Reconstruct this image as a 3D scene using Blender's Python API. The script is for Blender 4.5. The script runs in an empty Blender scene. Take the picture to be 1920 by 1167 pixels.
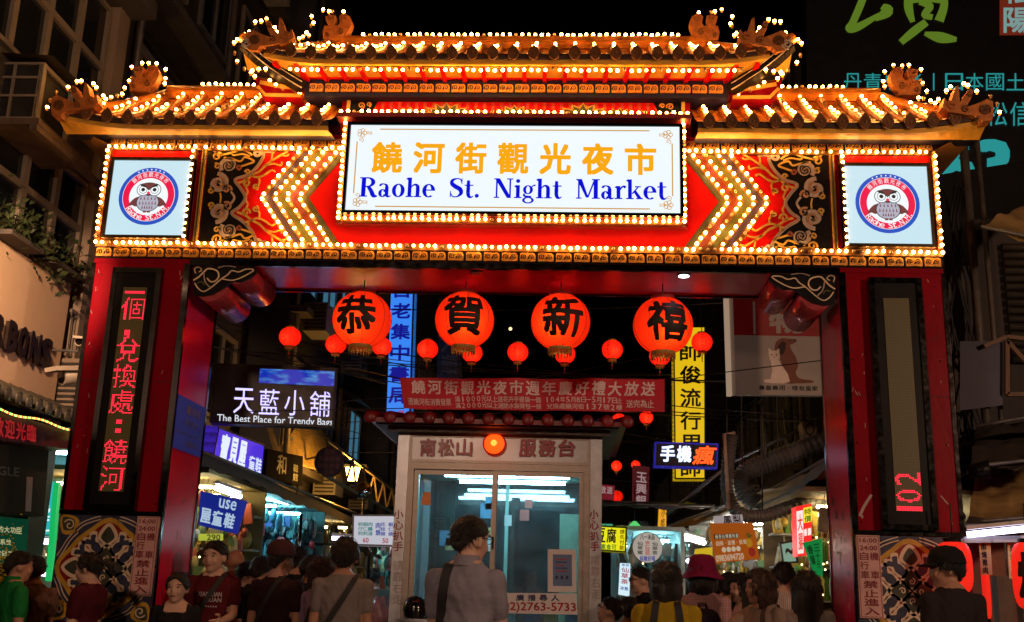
import bpy, bmesh, math, random
import numpy as np
from mathutils import Vector, Matrix, noise as mnoise
from mathutils.geometry import tessellate_polygon
random.seed(7)
S = bpy.context.scene
COL = S.collection
R = math.radians
# ------------------------------------------------------------------ camera
CAM = Vector((0.543, -9.0, 1.3)); FPX = 2030.0
_p, _y, _r = R(14.76), R(3.25), R(1.70)
FW = Vector((-math.sin(_y)*math.cos(_p), math.cos(_y)*math.cos(_p), math.sin(_p)))
_rt = Vector((math.cos(_y), math.sin(_y), 0)); _up = _rt.cross(FW)
RT = _rt*math.cos(_r) + _up*math.sin(_r); UP = _up*math.cos(_r) - _rt*math.sin(_r)
cam = bpy.data.cameras.new('camera'); cam.sensor_width = 36; cam.lens = FPX/1920*36
cam.clip_start = 0.05; cam.clip_end = 500
co = bpy.data.objects.new('camera', cam); COL.objects.link(co)
co.matrix_world = Matrix(((RT.x, UP.x, -FW.x, CAM.x), (RT.y, UP.y, -FW.y, CAM.y), (RT.z, UP.z, -FW.z, CAM.z), (0, 0, 0, 1)))
S.camera = co
# ------------------------------------------------------------------ night sky, exposure
W = bpy.data.worlds.new('World'); S.world = W; W.use_nodes = True
_n = W.node_tree.nodes; _bg = _n['Background']
_sky = _n.new('ShaderNodeTexSky'); _sky.sky_type = 'NISHITA'; _sky.sun_disc = False
_sky.sun_elevation = R(-7); _sky.sun_rotation = R(200)
W.node_tree.links.new(_sky.outputs[0], _bg.inputs[0]); _bg.inputs[1].default_value = 0.15
S.view_settings.view_transform = 'Standard'; S.view_settings.look = 'None'
S.view_settings.exposure = 0.0; S.view_settings.gamma = 1.0; S.view_settings.use_curve_mapping = False
S.render.engine = 'CYCLES'
S.cycles.use_denoising = True
try: S.cycles.denoiser = 'OPENIMAGEDENOISE'
except Exception: pass
S.cycles.max_bounces = 6; S.cycles.diffuse_bounces = 3; S.cycles.glossy_bounces = 3; S.cycles.transmission_bounces = 6
S.cycles.sample_clamp_indirect = 4.0; S.cycles.sample_clamp_direct = 0.0; S.cycles.blur_glossy = 0.6
S.cycles.caustics_reflective = False; S.cycles.caustics_refractive = False

def at(px, py, Y=0.0):
    d = FW + RT*((px-960)/FPX) - UP*((py-583.5)/FPX)
    return CAM + d*((Y-CAM.y)/d.y)

# ------------------------------------------------------------------ materials
MATS = {}
def M(name, rgb=(.5,.5,.5), rough=.5, metal=0.0, emit=None, es=0.0, var=.18, scale=6.0, bump=0.0, bscale=None, spec=.5, coat=0.0, stretch=None):
    if name in MATS: return MATS[name]
    m = bpy.data.materials.new(name); m.use_nodes = True; nt = m.node_tree; n = nt.nodes; L = nt.links
    b = n['Principled BSDF']
    b.inputs['Roughness'].default_value = rough; b.inputs['Metallic'].default_value = metal
    b.inputs['Specular IOR Level'].default_value = spec; b.inputs['Coat Weight'].default_value = coat
    tc = n.new('ShaderNodeTexCoord'); src = tc.outputs['Object']
    if stretch:
        mp = n.new('ShaderNodeMapping'); mp.inputs['Scale'].default_value = stretch; L.new(src, mp.inputs[0]); src = mp.outputs[0]
    nz = n.new('ShaderNodeTexNoise'); nz.inputs['Scale'].default_value = scale; nz.inputs['Detail'].default_value = 5; nz.inputs['Roughness'].default_value = .62
    L.new(src, nz.inputs['Vector'])
    mr = n.new('ShaderNodeMapRange'); mr.inputs['From Min'].default_value = .25; mr.inputs['From Max'].default_value = .75
    mr.inputs['To Min'].default_value = 1-var*1.6; mr.inputs['To Max'].default_value = 1+var*.6
    L.new(nz.outputs['Fac'], mr.inputs['Value'])
    mx = n.new('ShaderNodeMix'); mx.data_type = 'RGBA'; mx.blend_type = 'MULTIPLY'; mx.inputs['Factor'].default_value = 1
    mx.inputs['A'].default_value = (*rgb, 1); L.new(mr.outputs[0], mx.inputs['B']); L.new(mx.outputs['Result'], b.inputs['Base Color'])
    r2 = n.new('ShaderNodeMapRange'); r2.inputs['To Min'].default_value = max(0, rough-.12); r2.inputs['To Max'].default_value = min(1, rough+.12)
    L.new(nz.outputs['Fac'], r2.inputs['Value']); L.new(r2.outputs[0], b.inputs['Roughness'])
    if bump:
        n2 = n.new('ShaderNodeTexNoise'); n2.inputs['Scale'].default_value = bscale or scale*4; n2.inputs['Detail'].default_value = 4
        L.new(src, n2.inputs['Vector'])
        bp = n.new('ShaderNodeBump'); bp.inputs['Strength'].default_value = bump; bp.inputs['Distance'].default_value = .02
        L.new(n2.outputs['Fac'], bp.inputs['Height']); L.new(bp.outputs[0], b.inputs['Normal'])
    if emit:
        b.inputs['Emission Color'].default_value = (*emit, 1); b.inputs['Emission Strength'].default_value = es
    MATS[name] = m
    return m
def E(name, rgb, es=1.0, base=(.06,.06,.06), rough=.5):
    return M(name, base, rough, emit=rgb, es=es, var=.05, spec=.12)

# ------------------------------------------------------------------ mesh builder
class MB:
    def __init__(s): s.v = []; s.f = []; s.m = []; s.sm = []
    def add(s, vs, fs, mi=0, smooth=False):
        o = len(s.v); s.v.extend([tuple(v) for v in vs])
        for f in fs: s.f.append([i+o for i in f]); s.m.append(mi); s.sm.append(smooth)
        return s
    def box(s, x0, x1, y0, y1, z0, z1, mi=0):
        return s.add([(x, y, z) for x in (x0, x1) for y in (y0, y1) for z in (z0, z1)],
            [(0,1,3,2), (4,6,7,5), (0,4,5,1), (2,3,7,6), (0,2,6,4), (1,5,7,3)], mi)
    def rbox(s, p0, p1, w, h, mi=0, upv=(0,0,1)):
        p0 = Vector(p0); p1 = Vector(p1); d = (p1-p0).normalized(); u = Vector(upv)
        if abs(d.dot(u)) > .98: u = Vector((0,1,0))
        sx = d.cross(u).normalized()*w/2; sz = sx.cross(d).normalized()*h/2
        vs = [p + a*sx + b*sz for p in (p0, p1) for a, b in ((-1,-1), (1,-1), (1,1), (-1,1))]
        return s.add(vs, [(0,1,2,3), (7,6,5,4), (0,4,5,1), (1,5,6,2), (2,6,7,3), (3,7,4,0)], mi)
    def tube(s, pts, r, n=8, mi=0, smooth=True, cap=True, el=1.0):
        pts = [Vector(p) for p in pts]; k = len(pts)
        rs = r if isinstance(r, (list, tuple)) else [r]*k
        vs = []; prev = None
        for i, p in enumerate(pts):
            d = (pts[min(i+1, k-1)] - pts[max(i-1, 0)]).normalized()
            if prev is None:
                u = Vector((0,0,1)) if abs(d.z) < .9 else Vector((0,1,0))
                a = d.cross(u).normalized()
            else:
                a = (prev - d*prev.dot(d)).normalized()
            prev = a; b = d.cross(a)
            for j in range(n):
                t = 2*math.pi*j/n; vs.append(p + (a*math.cos(t) + b*math.sin(t)*el)*rs[i])
        fs = [(i*n+j, i*n+(j+1) % n, (i+1)*n+(j+1) % n, (i+1)*n+j) for i in range(k-1) for j in range(n)]
        s.add(vs, fs, mi, smooth)
        if cap:
            o = len(s.v)-len(vs); s.f.append([o+j for j in reversed(range(n))]); s.m.append(mi); s.sm.append(False)
            s.f.append([o+(k-1)*n+j for j in range(n)]); s.m.append(mi); s.sm.append(False)
        return s
    def ball(s, c, r, n=10, k=6, mi=0, smooth=True):
        r = (r, r, r) if not isinstance(r, (tuple, list)) else r; c = Vector(c)
        vs = [c + Vector((0, 0, r[2]))]
        for i in range(1, k):
            a = math.pi*i/k
            for j in range(n):
                t = 2*math.pi*j/n; vs.append(c + Vector((r[0]*math.sin(a)*math.cos(t), r[1]*math.sin(a)*math.sin(t), r[2]*math.cos(a))))
        vs.append(c - Vector((0, 0, r[2]))); e = len(vs)-1
        fs = [(0, 1+j, 1+(j+1) % n) for j in range(n)]
        fs += [(1+i*n+j, 1+(i+1)*n+j, 1+(i+1)*n+(j+1) % n, 1+i*n+(j+1) % n) for i in range(k-2) for j in range(n)]
        fs += [(e, 1+(k-2)*n+(j+1) % n, 1+(k-2)*n+j) for j in range(n)]
        return s.add(vs, fs, mi, smooth)
    def lathe(s, prof, c=(0,0,0), n=16, mi=0, smooth=True, axis='z'):
        c = Vector(c); vs = []
        for r, z in prof:
            for j in range(n):
                t = 2*math.pi*j/n
                q = Vector((r*math.cos(t), r*math.sin(t), z)) if axis == 'z' else Vector((r*math.cos(t), -z, r*math.sin(t)))
                vs.append(c+q)
        k = len(prof)
        return s.add(vs, [(i*n+j, i*n+(j+1) % n, (i+1)*n+(j+1) % n, (i+1)*n+j) for i in range(k-1) for j in range(n)], mi, smooth)
    def prism(s, poly, fn, h0, h1, mi=0, mside=None):
        """poly: 2-D outline; fn(a, b, h) -> point; front at h1, back at h0"""
        k = len(poly)
        vs = [fn(a, b, h0) for a, b in poly] + [fn(a, b, h1) for a, b in poly]
        if k > 4:
            T_ = tessellate_polygon([[Vector((a, b, 0)) for a, b in poly]])
            s.add(vs, [(t[2], t[1], t[0]) for t in T_]+[(t[0]+k, t[1]+k, t[2]+k) for t in T_], mi)
        else: s.add(vs, [list(reversed(range(k))), list(range(k, 2*k))], mi)
        o = len(s.v)-2*k
        for i in range(k):
            s.f.append([o+i, o+(i+1) % k, o+k+(i+1) % k, o+k+i]); s.m.append(mi if mside is None else mside); s.sm.append(False)
        return s
    def ribbon(s, pts, w, fn, h0, h1, mi=0):
        """a flat raised line: pts 2-D, w width (or list), fn maps (a,b,h)"""
        k = len(pts); ws = w if isinstance(w, (list, tuple)) else [w]*k
        vs = []
        for i, (a, b) in enumerate(pts):
            i0, i1 = max(i-1, 0), min(i+1, k-1)
            dx, dy = pts[i1][0]-pts[i0][0], pts[i1][1]-pts[i0][1]; l = math.hypot(dx, dy) or 1
            nx, ny = -dy/l*ws[i]/2, dx/l*ws[i]/2
            vs += [fn(a-nx, b-ny, h0), fn(a-nx, b-ny, h1), fn(a+nx, b+ny, h1), fn(a+nx, b+ny, h0)]
        fs = []
        for i in range(k-1):
            o, q = 4*i, 4*i+4
            fs += [(o, q, q+1, o+1), (o+1, q+1, q+2, o+2), (o+2, q+2, q+3, o+3)]
        return s.add(vs, fs, mi)
    def mesh(s, name, mats):
        me = bpy.data.meshes.new(name); me.from_pydata(s.v, [], s.f)
        for m in (mats if isinstance(mats, (list, tuple)) else [mats]): me.materials.append(m)
        me.polygons.foreach_set('material_index', s.m); me.polygons.foreach_set('use_smooth', s.sm)
        me.update(); return me
    def build(s, name, mats, parent=None, recalc=True):
        me = s.mesh(name, mats)
        if recalc:
            bm = bmesh.new(); bm.from_mesh(me); bmesh.ops.recalc_face_normals(bm, faces=bm.faces); bm.to_mesh(me); bm.free()
        return link(name, me, parent)
def link(name, me, parent=None):
    o = bpy.data.objects.new(name, me); COL.objects.link(o)
    if parent is not None:
        o.parent = parent
        if parent.name in LOCINV: o.matrix_parent_inverse = LOCINV[parent.name]
    return o
LOCINV = {}
def tag(o, label=None, cat=None, group=None, kind=None):
    if label: o['label'] = label
    if cat: o['category'] = cat
    if group: o['group'] = group
    if kind: o['kind'] = kind
    return o
def thing(name, label, cat, loc=(0,0,0), group=None):
    """an Empty at the thing's base; its parts are built in world coordinates"""
    o = bpy.data.objects.new(name, None); COL.objects.link(o); o.location = loc; o.empty_display_size = .2
    LOCINV[o.name] = Matrix.Translation(Vector(loc)).inverted()
    return tag(o, label, cat, group)
def inst(name, me, loc, parent, scale=None, rot=None):
    """a copy of a shared piece at a world position under a thing built by thing()"""
    o = link(name, me, parent); o.location = loc
    if scale: o.scale = scale
    if rot: o.rotation_euler = rot
    return o
# ------------------------------------------------------------------ flat faces in space, lettering
class Quad:
    def __init__(s, tl, tr, br, bl):
        s.c = [Vector(p) for p in (tl, tr, br, bl)]
        n = (s.c[1]-s.c[0]).cross(s.c[3]-s.c[0]).normalized(); mid = sum(s.c, Vector())/4
        s.n = n if n.dot(CAM-mid) > 0 else -n
    def P(s, u, v, h=0.0):
        tl, tr, br, bl = s.c
        return (tl*(1-u)+tr*u)*(1-v) + (bl*(1-u)+br*u)*v + s.n*h
    def base(s): q = s.P(.5, 1); return (q.x, q.y, q.z)
    def size(s): return ((s.c[1]-s.c[0]).length, (s.c[3]-s.c[0]).length)
def quad_px(pts, Y, Y2=None):
    """corners (tl,tr,br,bl) seen at these pixels, standing at depth Y (left edge) .. Y2 (right edge)"""
    Y2 = Y if Y2 is None else Y2
    tl, tr, bl = at(*pts[0], Y), at(*pts[1], Y2), at(*pts[3], Y)
    n = (tr-tl).cross(bl-tl); d = FW + RT*((pts[2][0]-960)/FPX) - UP*((pts[2][1]-583.5)/FPX)
    return Quad(tl, tr, CAM + d*((tl-CAM).dot(n)/d.dot(n)), bl)
def quad_xz(x0, x1, z0, z1, Y): return Quad((x0, Y, z1), (x1, Y, z1), (x1, Y, z0), (x0, Y, z0))
def qbox(mb, q, u0=0, v0=0, u1=1, v1=1, h0=-.05, h1=0.0, mi=0):
    return mb.prism([(u0, v0), (u1, v0), (u1, v1), (u0, v1)], q.P, h0, h1, mi)
def qframe(mb, q, w, h0, h1, mi=0):
    """four mitred bars of width w (metres) round a quad"""
    sx, sy = q.size(); a, b = w/sx, w/sy
    for pl in ([(0,0),(1,0),(1-a,b),(a,b)], [(1,0),(1,1),(1-a,1-b),(1-a,b)], [(1,1),(0,1),(a,1-b),(1-a,1-b)], [(0,1),(0,0),(a,b),(a,1-b)]):
        mb.prism(pl, q.P, h0, h1, mi)
    return mb
TMP = bpy.data.scenes.new('workbench')      # small side scene: lettering and bodies are evaluated there, quickly
def evaluate(o):
    TMP.collection.objects.link(o); vl = TMP.view_layers[0]; vl.update(); dg = vl.depsgraph
    me = bpy.data.meshes.new_from_object(o.evaluated_get(dg)); bpy.data.objects.remove(o); return me
_TX = {}
def glyphs(body, bold=0.0):
    k = (body, round(bold, 4))
    if k in _TX: return _TX[k]
    c = bpy.data.curves.new('lettering', 'FONT'); c.body = body; c.offset = bold; c.resolution_u = 2
    o = bpy.data.objects.new('lettering', c); me = evaluate(o)
    v = np.array([(a.co.x, a.co.y) for a in me.vertices]) if len(me.vertices) else np.zeros((0, 2))
    f = [tuple(p.vertices) for p in me.polygons]
    bpy.data.curves.remove(c); bpy.data.meshes.remove(me)
    if len(v):
        mn, mx = v.min(0), v.max(0); v = (v-mn)/np.maximum(mx-mn, 1e-6)
    _TX[k] = (v, f); return _TX[k]
_FN = {}
def fine_glyphs(body):
    """the same outlines cut into small triangles, for lettering on curved skins"""
    if body in _FN: return _FN[body]
    v, f = glyphs(body); V = [tuple(p) for p in v]; out = []; mid = {}
    st = [(t[0], t[i], t[i+1]) for t in f for i in range(1, len(t)-1)]
    while st:
        a, b, c = st.pop(); L_ = [(math.dist(V[a], V[b]), a, b, c), (math.dist(V[b], V[c]), b, c, a), (math.dist(V[c], V[a]), c, a, b)]; l, p, q, r = max(L_)
        if l < .09: out.append((a, b, c)); continue
        k = (min(p, q), max(p, q))
        if k not in mid: mid[k] = len(V); V.append(((V[p][0]+V[q][0])/2, (V[p][1]+V[q][1])/2))
        st += [(p, mid[k], r), (mid[k], q, r)]
    _FN[body] = (np.array(V).reshape(-1, 2), out); return _FN[body]
def put_text(mb, body, q, rect, mi=0, bold=.015, h=.004, shear=0.0, raised=0.0):
    """lettering filling rect (u0,v0,u1,v1) of a face; bold: strokes thickened by shifted copies"""
    v, f = fine_glyphs(body) if not isinstance(q, Quad) else glyphs(body); u0, v0, u1, v1 = rect
    sx, sy = q.size(); bv = bold*abs(v1-v0); bu = bold*abs(v1-v0)*sy/sx
    if len(body) == 1: bu = min(bu, bold*abs(u1-u0)*1.3)
    pts = [(u0+bu+(u1-u0-2*bu)*(a+shear*(b-.5)), v1-bv+(v0-v1+2*bv)*b) for a, b in v]
    for k, (da, db) in enumerate([(0, 0)] + ([(-1, -1), (1, 1), (-1, 1), (1, -1), (0, 1), (0, -1), (1, 0), (-1, 0)] if bold > 0 else [])):
        mb.add([q.P(a+da*bu, b+db*bv, h+k*.00006) for a, b in pts], f, mi)
    if raised:
        cnt = {}
        for t in f:
            for i in range(len(t)):
                e = (t[i], t[(i+1) % len(t)]); cnt[e] = 1
        edges = [e for e in cnt if (e[1], e[0]) not in cnt]
        o = len(mb.v)
        ids = {}
        for e in edges:
            for i in e:
                if i not in ids:
                    ids[i] = len(mb.v); mb.v.append(tuple(q.P(*pts[i], h)));  mb.v.append(tuple(q.P(*pts[i], h-raised)))
        for a, b in edges:
            mb.f.append([ids[a], ids[a]+1, ids[b]+1, ids[b]]); mb.m.append(mi); mb.sm.append(False)
    return mb
def put_column(mb, body, q, rect, mi=0, gap=.12, **kw):
    u0, v0, u1, v1 = rect; n = len(body); st = (v1-v0)/n
    for i, ch in enumerate(body):
        if ch == ' ': continue
        r = (u0, v0+i*st+st*gap/2, u1, v0+(i+1)*st-st*gap/2)
        if ch in '一－': r = (u0, v0+i*st+st*.44, u1, v0+i*st+st*.56)
        put_text(mb, ch, q, r, mi, **kw)
    return mb
def put_row(mb, body, q, rect, mi=0, gap=.12, **kw):
    u0, v0, u1, v1 = rect; n = len(body); st = (u1-u0)/n
    for i, ch in enumerate(body):
        if ch == ' ': continue
        r = (u0+i*st+st*gap/2, v0, u0+(i+1)*st-st*gap/2, v1)
        m_ = (r[0]+r[2])/2; hw = (r[2]-r[0])/2
        if ch in '一－-': r = (r[0], v0+(v1-v0)*.44, r[2], v0+(v1-v0)*.56)
        elif ch in '｜|1Il': r = (m_-hw*(.08 if ch in '｜|' else .26), r[1], m_+hw*(.08 if ch in '｜|' else .26), r[3])
        elif ch == '·': r = (m_-hw*.18, v0+(v1-v0)*.4, m_+hw*.18, v0+(v1-v0)*.6)
        elif ch in '0123456789': r = (m_-hw*.68, r[1], m_+hw*.68, r[3])
        put_text(mb, ch, q, r, mi, **kw)
    return mb
def spiral(cx, cy, r0, r1, a0, turns, n=18):
    """2-D points winding from radius r0 at angle a0 to r1"""
    out = []
    for i in range(n+1):
        t = i/n; a = a0+2*math.pi*turns*t; r = r0+(r1-r0)*t; out.append((cx+r*math.cos(a), cy+r*math.sin(a)))
    return out
def smooth2(pts, n=5):
    """Catmull-Rom through 2-D points"""
    out = []; k = len(pts)
    for i in range(k-1):
        p0, p1, p2, p3 = pts[max(i-1, 0)], pts[i], pts[i+1], pts[min(i+2, k-1)]
        for j in range(n):
            t = j/n
            out.append(tuple(.5*(2*p1[d]+(p2[d]-p0[d])*t+(2*p0[d]-5*p1[d]+4*p2[d]-p3[d])*t*t+(3*p1[d]-p0[d]-3*p2[d]+p3[d])*t**3) for d in range(len(p1))))
    out.append(tuple(pts[-1])); return out
# ================================================================== materials
RED = M('red_paint', (.26,.0015,.010), .30, var=.22, scale=1.7, spec=.08, bump=.05, bscale=18, stretch=(1, 1, .45))
REDB = M('lit_red_paint', (.72,.006,.06), .22, var=.2, scale=1.7, spec=.35, bump=.04, bscale=18)  # brighter copy of the red paint, carrying the glow under the arch
REDP = M('red_panel', (.66,.004,.003), .42, var=.15, scale=3, spec=.12)
DKRED = M('dark_red_board', (.22,.01,.012), .45, var=.2)
CHROME = M('steel_trim', (.13,.12,.115), .14, 1.0, var=.25, scale=14)
GOLD = M('gold_ornament', (.72,.30,.03), .38, .35, var=.3, scale=30, bump=.3, bscale=90)
GOLDD = M('old_gold_ornament', (.55,.24,.04), .45, .3, var=.35, scale=30, bump=.3, bscale=90)
GOLDS = M('gold_strip', (.20,.075,.010), .4, .2, var=.2, scale=20)
TILE = M('glazed_roof_tile', (.74,.21,.015), .32, var=.5, scale=7, bump=.25, bscale=40, coat=.2)
TILED = M('brown_tile_end', (.20,.075,.02), .35, var=.35, scale=14, bump=.3, bscale=60)
TERRA = M('carved_terracotta', (.60,.175,.022), .6, var=.35, scale=18, bump=.5, bscale=50)
SHADE = M('shaded_drip_tile', (.05,.02,.01), .6, var=.3)  # shade below the tile ends, put into a dark strip
YEL = M('yellow_eave_board', (.85,.42,.04), .5, var=.18, scale=5)
BLUE = M('dark_blue_board', (.010,.009,.035), .45, var=.2, spec=.15)
BLACK = M('black_lacquer', (.008,.007,.007), .4, var=.3, spec=.12)
GREY = M('grey_outline', (.42,.33,.27), .5, var=.2)
CREAM = M('cream_outline', (.70,.55,.38), .5, var=.15)
OCHRE = M('ochre_outline', (.62,.36,.05), .5, var=.2)
GREENP = M('olive_stripe', (.075,.08,.006), .5, var=.2)
PURPLE = M('violet_stripe', (.032,.014,.04), .5, var=.2)
BROWNR = M('brown_red_stripe', (.14,.012,.005), .5, var=.2)
DKGR = M('dark_olive_line', (.05,.045,.008), .5, var=.2)
PBLUE = M('blue_glaze', (.04,.045,.085), .3, var=.25, scale=12)
PGREEN = M('green_glaze', (.05,.055,.035), .3, var=.25, scale=12)
PYEL = M('yellow_glaze', (.55,.32,.04), .3, var=.2, scale=12)
PRED = M('red_glaze', (.24,.012,.01), .3, var=.2, scale=12)
BULB = E('lit_bulb', (1.0,.45,.09), 50.0, (.8,.6,.3)); BULB2 = E('bright_bulb', (1.0,.56,.18), 58.0, (.8,.6,.3)); BULB3 = E('weak_bulb', (1.0,.42,.08), 17.0, (.8,.6,.3))
BULBOFF = M('unlit_bulb', (.75,.50,.22), .12, var=.1, coat=.5)
SOCKET = M('brass_socket', (.55,.28,.06), .35, .6)
WIRE = M('black_wire', (.01,.01,.01), .6)
def FX(Y): return lambda a, b, h: Vector((a, Y-h, b))
def mirror(pts, s): return [(-p[0], *p[1:]) for p in pts] if s > 0 else [tuple(p) for p in pts]
def px2(pts, Y, ox=0, oy=0, sc=1.0):
    """outline seen at enlarged-picture points -> (X, Z) on the plane Y"""
    out = []
    for a, b in pts:
        p = at(ox+a/sc, oy+b/sc, Y); out.append((p.x, p.z))
    return out

G = thing('market_gate', 'red and gold street market gate with tiled roofs outlined by rows of lit bulbs', 'gate', (0, .4, 0))
# ---------------- bulbs
def bulb_mesh(lit):
    lit = {0: BULBOFF, 1: BULB, 2: BULB2, 3: BULB3}[lit]
    mb = MB(); mb.ball((0, -.026, 0), .0152, 10, 7, 0); mb.tube([(0, 0, 0), (0, -.018, 0)], [.012, .010], 7, 1, cap=False)
    return mb.mesh('bulb', [lit, SOCKET])
B_ON, B_OFF, B_HI, B_LO = bulb_mesh(1), bulb_mesh(0), bulb_mesh(2), bulb_mesh(3)
STUFF_B = MB(); NB = [0]
_bv = [tuple(v.co) for v in B_ON.vertices]; _bf = [tuple(p.vertices) for p in B_ON.polygons]; _bm = [p.material_index for p in B_ON.polygons]
def bulb(p, single=False, lit=None, up=False, off=.09, down=False):
    """one lamp; up/down: standing or hanging, else pointing at the street"""
    lit = (random.random() > off) if lit is None else lit
    p = Vector(p) + Vector((random.gauss(0, .0028), 0, random.gauss(0, .0028))); lv = random.random(); lv = 1 if lv < .62 else (2 if lv < .84 else 3)
    if single and NB[0] < 300:
        NB[0] += 1
        o = inst('bulb', (B_OFF, B_ON, B_HI, B_LO)[lv if lit else 0], p, G)
        if up: o.rotation_euler = (-math.pi/2, 0, 0)
        if down: o.rotation_euler = (math.pi/2, 0, 0)
        return
    if up: vs = [p+Vector((x, z, -y)) for x, y, z in _bv]
    elif down: vs = [p+Vector((x, -z, y)) for x, y, z in _bv]
    else: vs = [p+Vector(v) for v in _bv]
    o = len(STUFF_B.v); STUFF_B.v.extend([tuple(v) for v in vs])
    for f, m in zip(_bf, _bm):
        STUFF_B.f.append([i+o for i in f]); STUFF_B.m.append(2 if m else ((0, 3, 4)[lv-1] if lit else 1)); STUFF_B.sm.append(True)
def bulb_line(a, b, step, **kw):
    a = Vector(a); b = Vector(b); n = max(1, round((b-a).length/step))
    for i in range(n+1): bulb(a.lerp(b, i/n), **kw)

# ---------------- posts and beam
for s in (-1, 1):
    x0, x1 = sorted((s*2.83, s*3.70))
    mb = MB(); mb.box(x0, x1, 0, .8, 0, 4.06); mb.m[1 if s < 0 else 0] = 1  # inner face takes the brightened red
    P = mb.build('pillar', [RED, REDB], G)
    mb = MB()
    xi = s*2.83; mb.box(min(xi, xi+s*.045), max(xi, xi+s*.045), -.012, -.0005, 1.9, 4.06)
    mb.box(xi-.006 if s > 0 else xi+.0005, xi-.0005 if s > 0 else xi+.006, -.012, .03, 0, 4.06)
    xo = s*3.70; mb.box(min(xo-s*.02, xo+s*.012), max(xo-s*.02, xo+s*.012), -.010, .03, 1.9, 4.06)
    xb = s*2.83; mb.box(min(xb, xb-s*.008), max(xb, xb-s*.008), .77, .81, 0, 4.06)
    mb.box(x0-.004, x1+.004, -.03, -.001, 1.86, 1.895); mb.box(x0-.004, x1+.004, -.02, -.001, .98, 1.0)
    mb.build('steel_trim', CHROME, P)
    # glazed floral panel on the foot of the post
    q = MB(); fn = FX(-.001); cx, cz = s*3.265, 1.43; hw, hh = .43, .425
    q.box(cx-hw, cx+hw, -.012, -.001, cz-hh, cz+hh, 1)
    fn = FX(-.012)
    def shape(pts, mi, grow=0, h0=0, h1=.004, ang=0, sc=1.0, pos=(0, 0)):
        c, sn = math.cos(ang), math.sin(ang)
        k = len(pts); mx_ = sum(p[0] for p in pts)/k; my_ = sum(p[1] for p in pts)/k
        out = []
        for x, z in pts:
            if grow:
                l = math.hypot(x-mx_, z-my_) or 1; x += (x-mx_)/l*grow; z += (z-my_)/l*grow
            x, z = x*sc, z*sc; out.append((cx+pos[0]+x*c-z*sn, cz+pos[1]+x*sn+z*c))
        q.prism(out, fn, h0, h1, mi)
    ogee = []
    for i in range(48):
        a = 2*math.pi*i/48; r = .345+.065*abs(math.cos(2*a))**5; ogee.append((r*math.cos(a), r*math.sin(a)*.97))
    shape(ogee, 3, .012, 0, .004); shape(ogee, 2, -.028, .004, .006)
    bone = smooth2([(-.03,.0),(-.05,.07),(-.035,.12),(-.075,.17),(-.03,.2),(.0,.165),(.03,.2),(.075,.17),(.035,.12),(.05,.07),(.03,0),(-.03,0)], 3)
    spade = smooth2([(0,-.01),(-.055,.035),(-.04,.085),(0,.13),(.04,.085),(.055,.035),(0,-.01)], 4)
    for k in range(8):
        a = k*math.pi/4
        if k % 2 == 0:
            r = .205; pos = (-math.sin(a)*r, math.cos(a)*r)
            shape(spade, 0, .030, .006, .009, a, 1, pos); shape(spade, 5, 0, .009, .0105, a, 1, pos)
            pos = (-math.sin(a)*.035, math.cos(a)*.035)
            shape(spade, 0, .028, .006, .009, a, 1.0, pos); shape(spade, 5, 0, .009, .0105, a, 1.0, pos)
            q.ribbon([(cx+pos[0]+u*math.cos(a)-w*math.sin(a), cz+pos[1]+u*math.sin(a)+w*math.cos(a)) for u, w in spiral(0, .04, .004, .028, 0, 1.2, 12)], .008, fn, .0105, .013, 0)
        for d in (-1, 1):
            if k % 2 == 0:
                a2 = a+d*.42; pos = (-math.sin(a2)*.14, math.cos(a2)*.14)
                shape(bone, 0, .028, .006, .009, a2+d*.3, .80, pos); shape(bone, 4, -.006, .009, .0105, a2+d*.3, .80, pos)
    for sx in (-1, 1):
        for sz in (-1, 1):
            c0 = (sx*.36, sz*.36); a = math.atan2(-sx, sz)
            shape(spade, 3, .02, .0, .004, a, 1.1, (sx*.30, sz*.30)); shape(spade, 5, 0, .004, .006, a, 1.0, (sx*.31, sz*.31))
            q.ribbon([(cx+u, cz+w) for u, w in spiral(sx*.34, sz*.34, .006, .05, a, 1.3, 14)], .01, fn, .004, .008, 0)
            for d in (0, 1):
                pts = [(.405, .08), (.37, .14), (.33, .22), (.27, .29)] if d == 0 else [(.08, .405), (.15, .385), (.23, .35), (.28, .30)]
                pts = [(cx+sx*u, cz+sz*w) for u, w in smooth2(pts, 3)]
                q.ribbon(pts, .035, fn, 0, .003, 0); q.ribbon(pts, .018, fn, .003, .0045, 4)
    q.build('floral_tile_panel', [CREAM, PBLUE, PRED, PYEL, PBLUE, PGREEN], P)
mb = MB(); mb.box(-3.70, 3.70, 0, .8, 4.062, 5.30)
mb.m[4] = 1; BEAM = mb.build('beam', [RED, REDB], G)  # underside takes the brightened red for its glow
mb = MB(); mb.box(-2.83, 2.83, -.014, -.001, 4.060, 4.10); mb.box(-2.83, 2.83, -.014, .02, 4.046, 4.060); mb.box(-2.83, 2.83, .79, .81, 4.04, 4.075)
mb.build('steel_trim', CHROME, BEAM)
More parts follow.
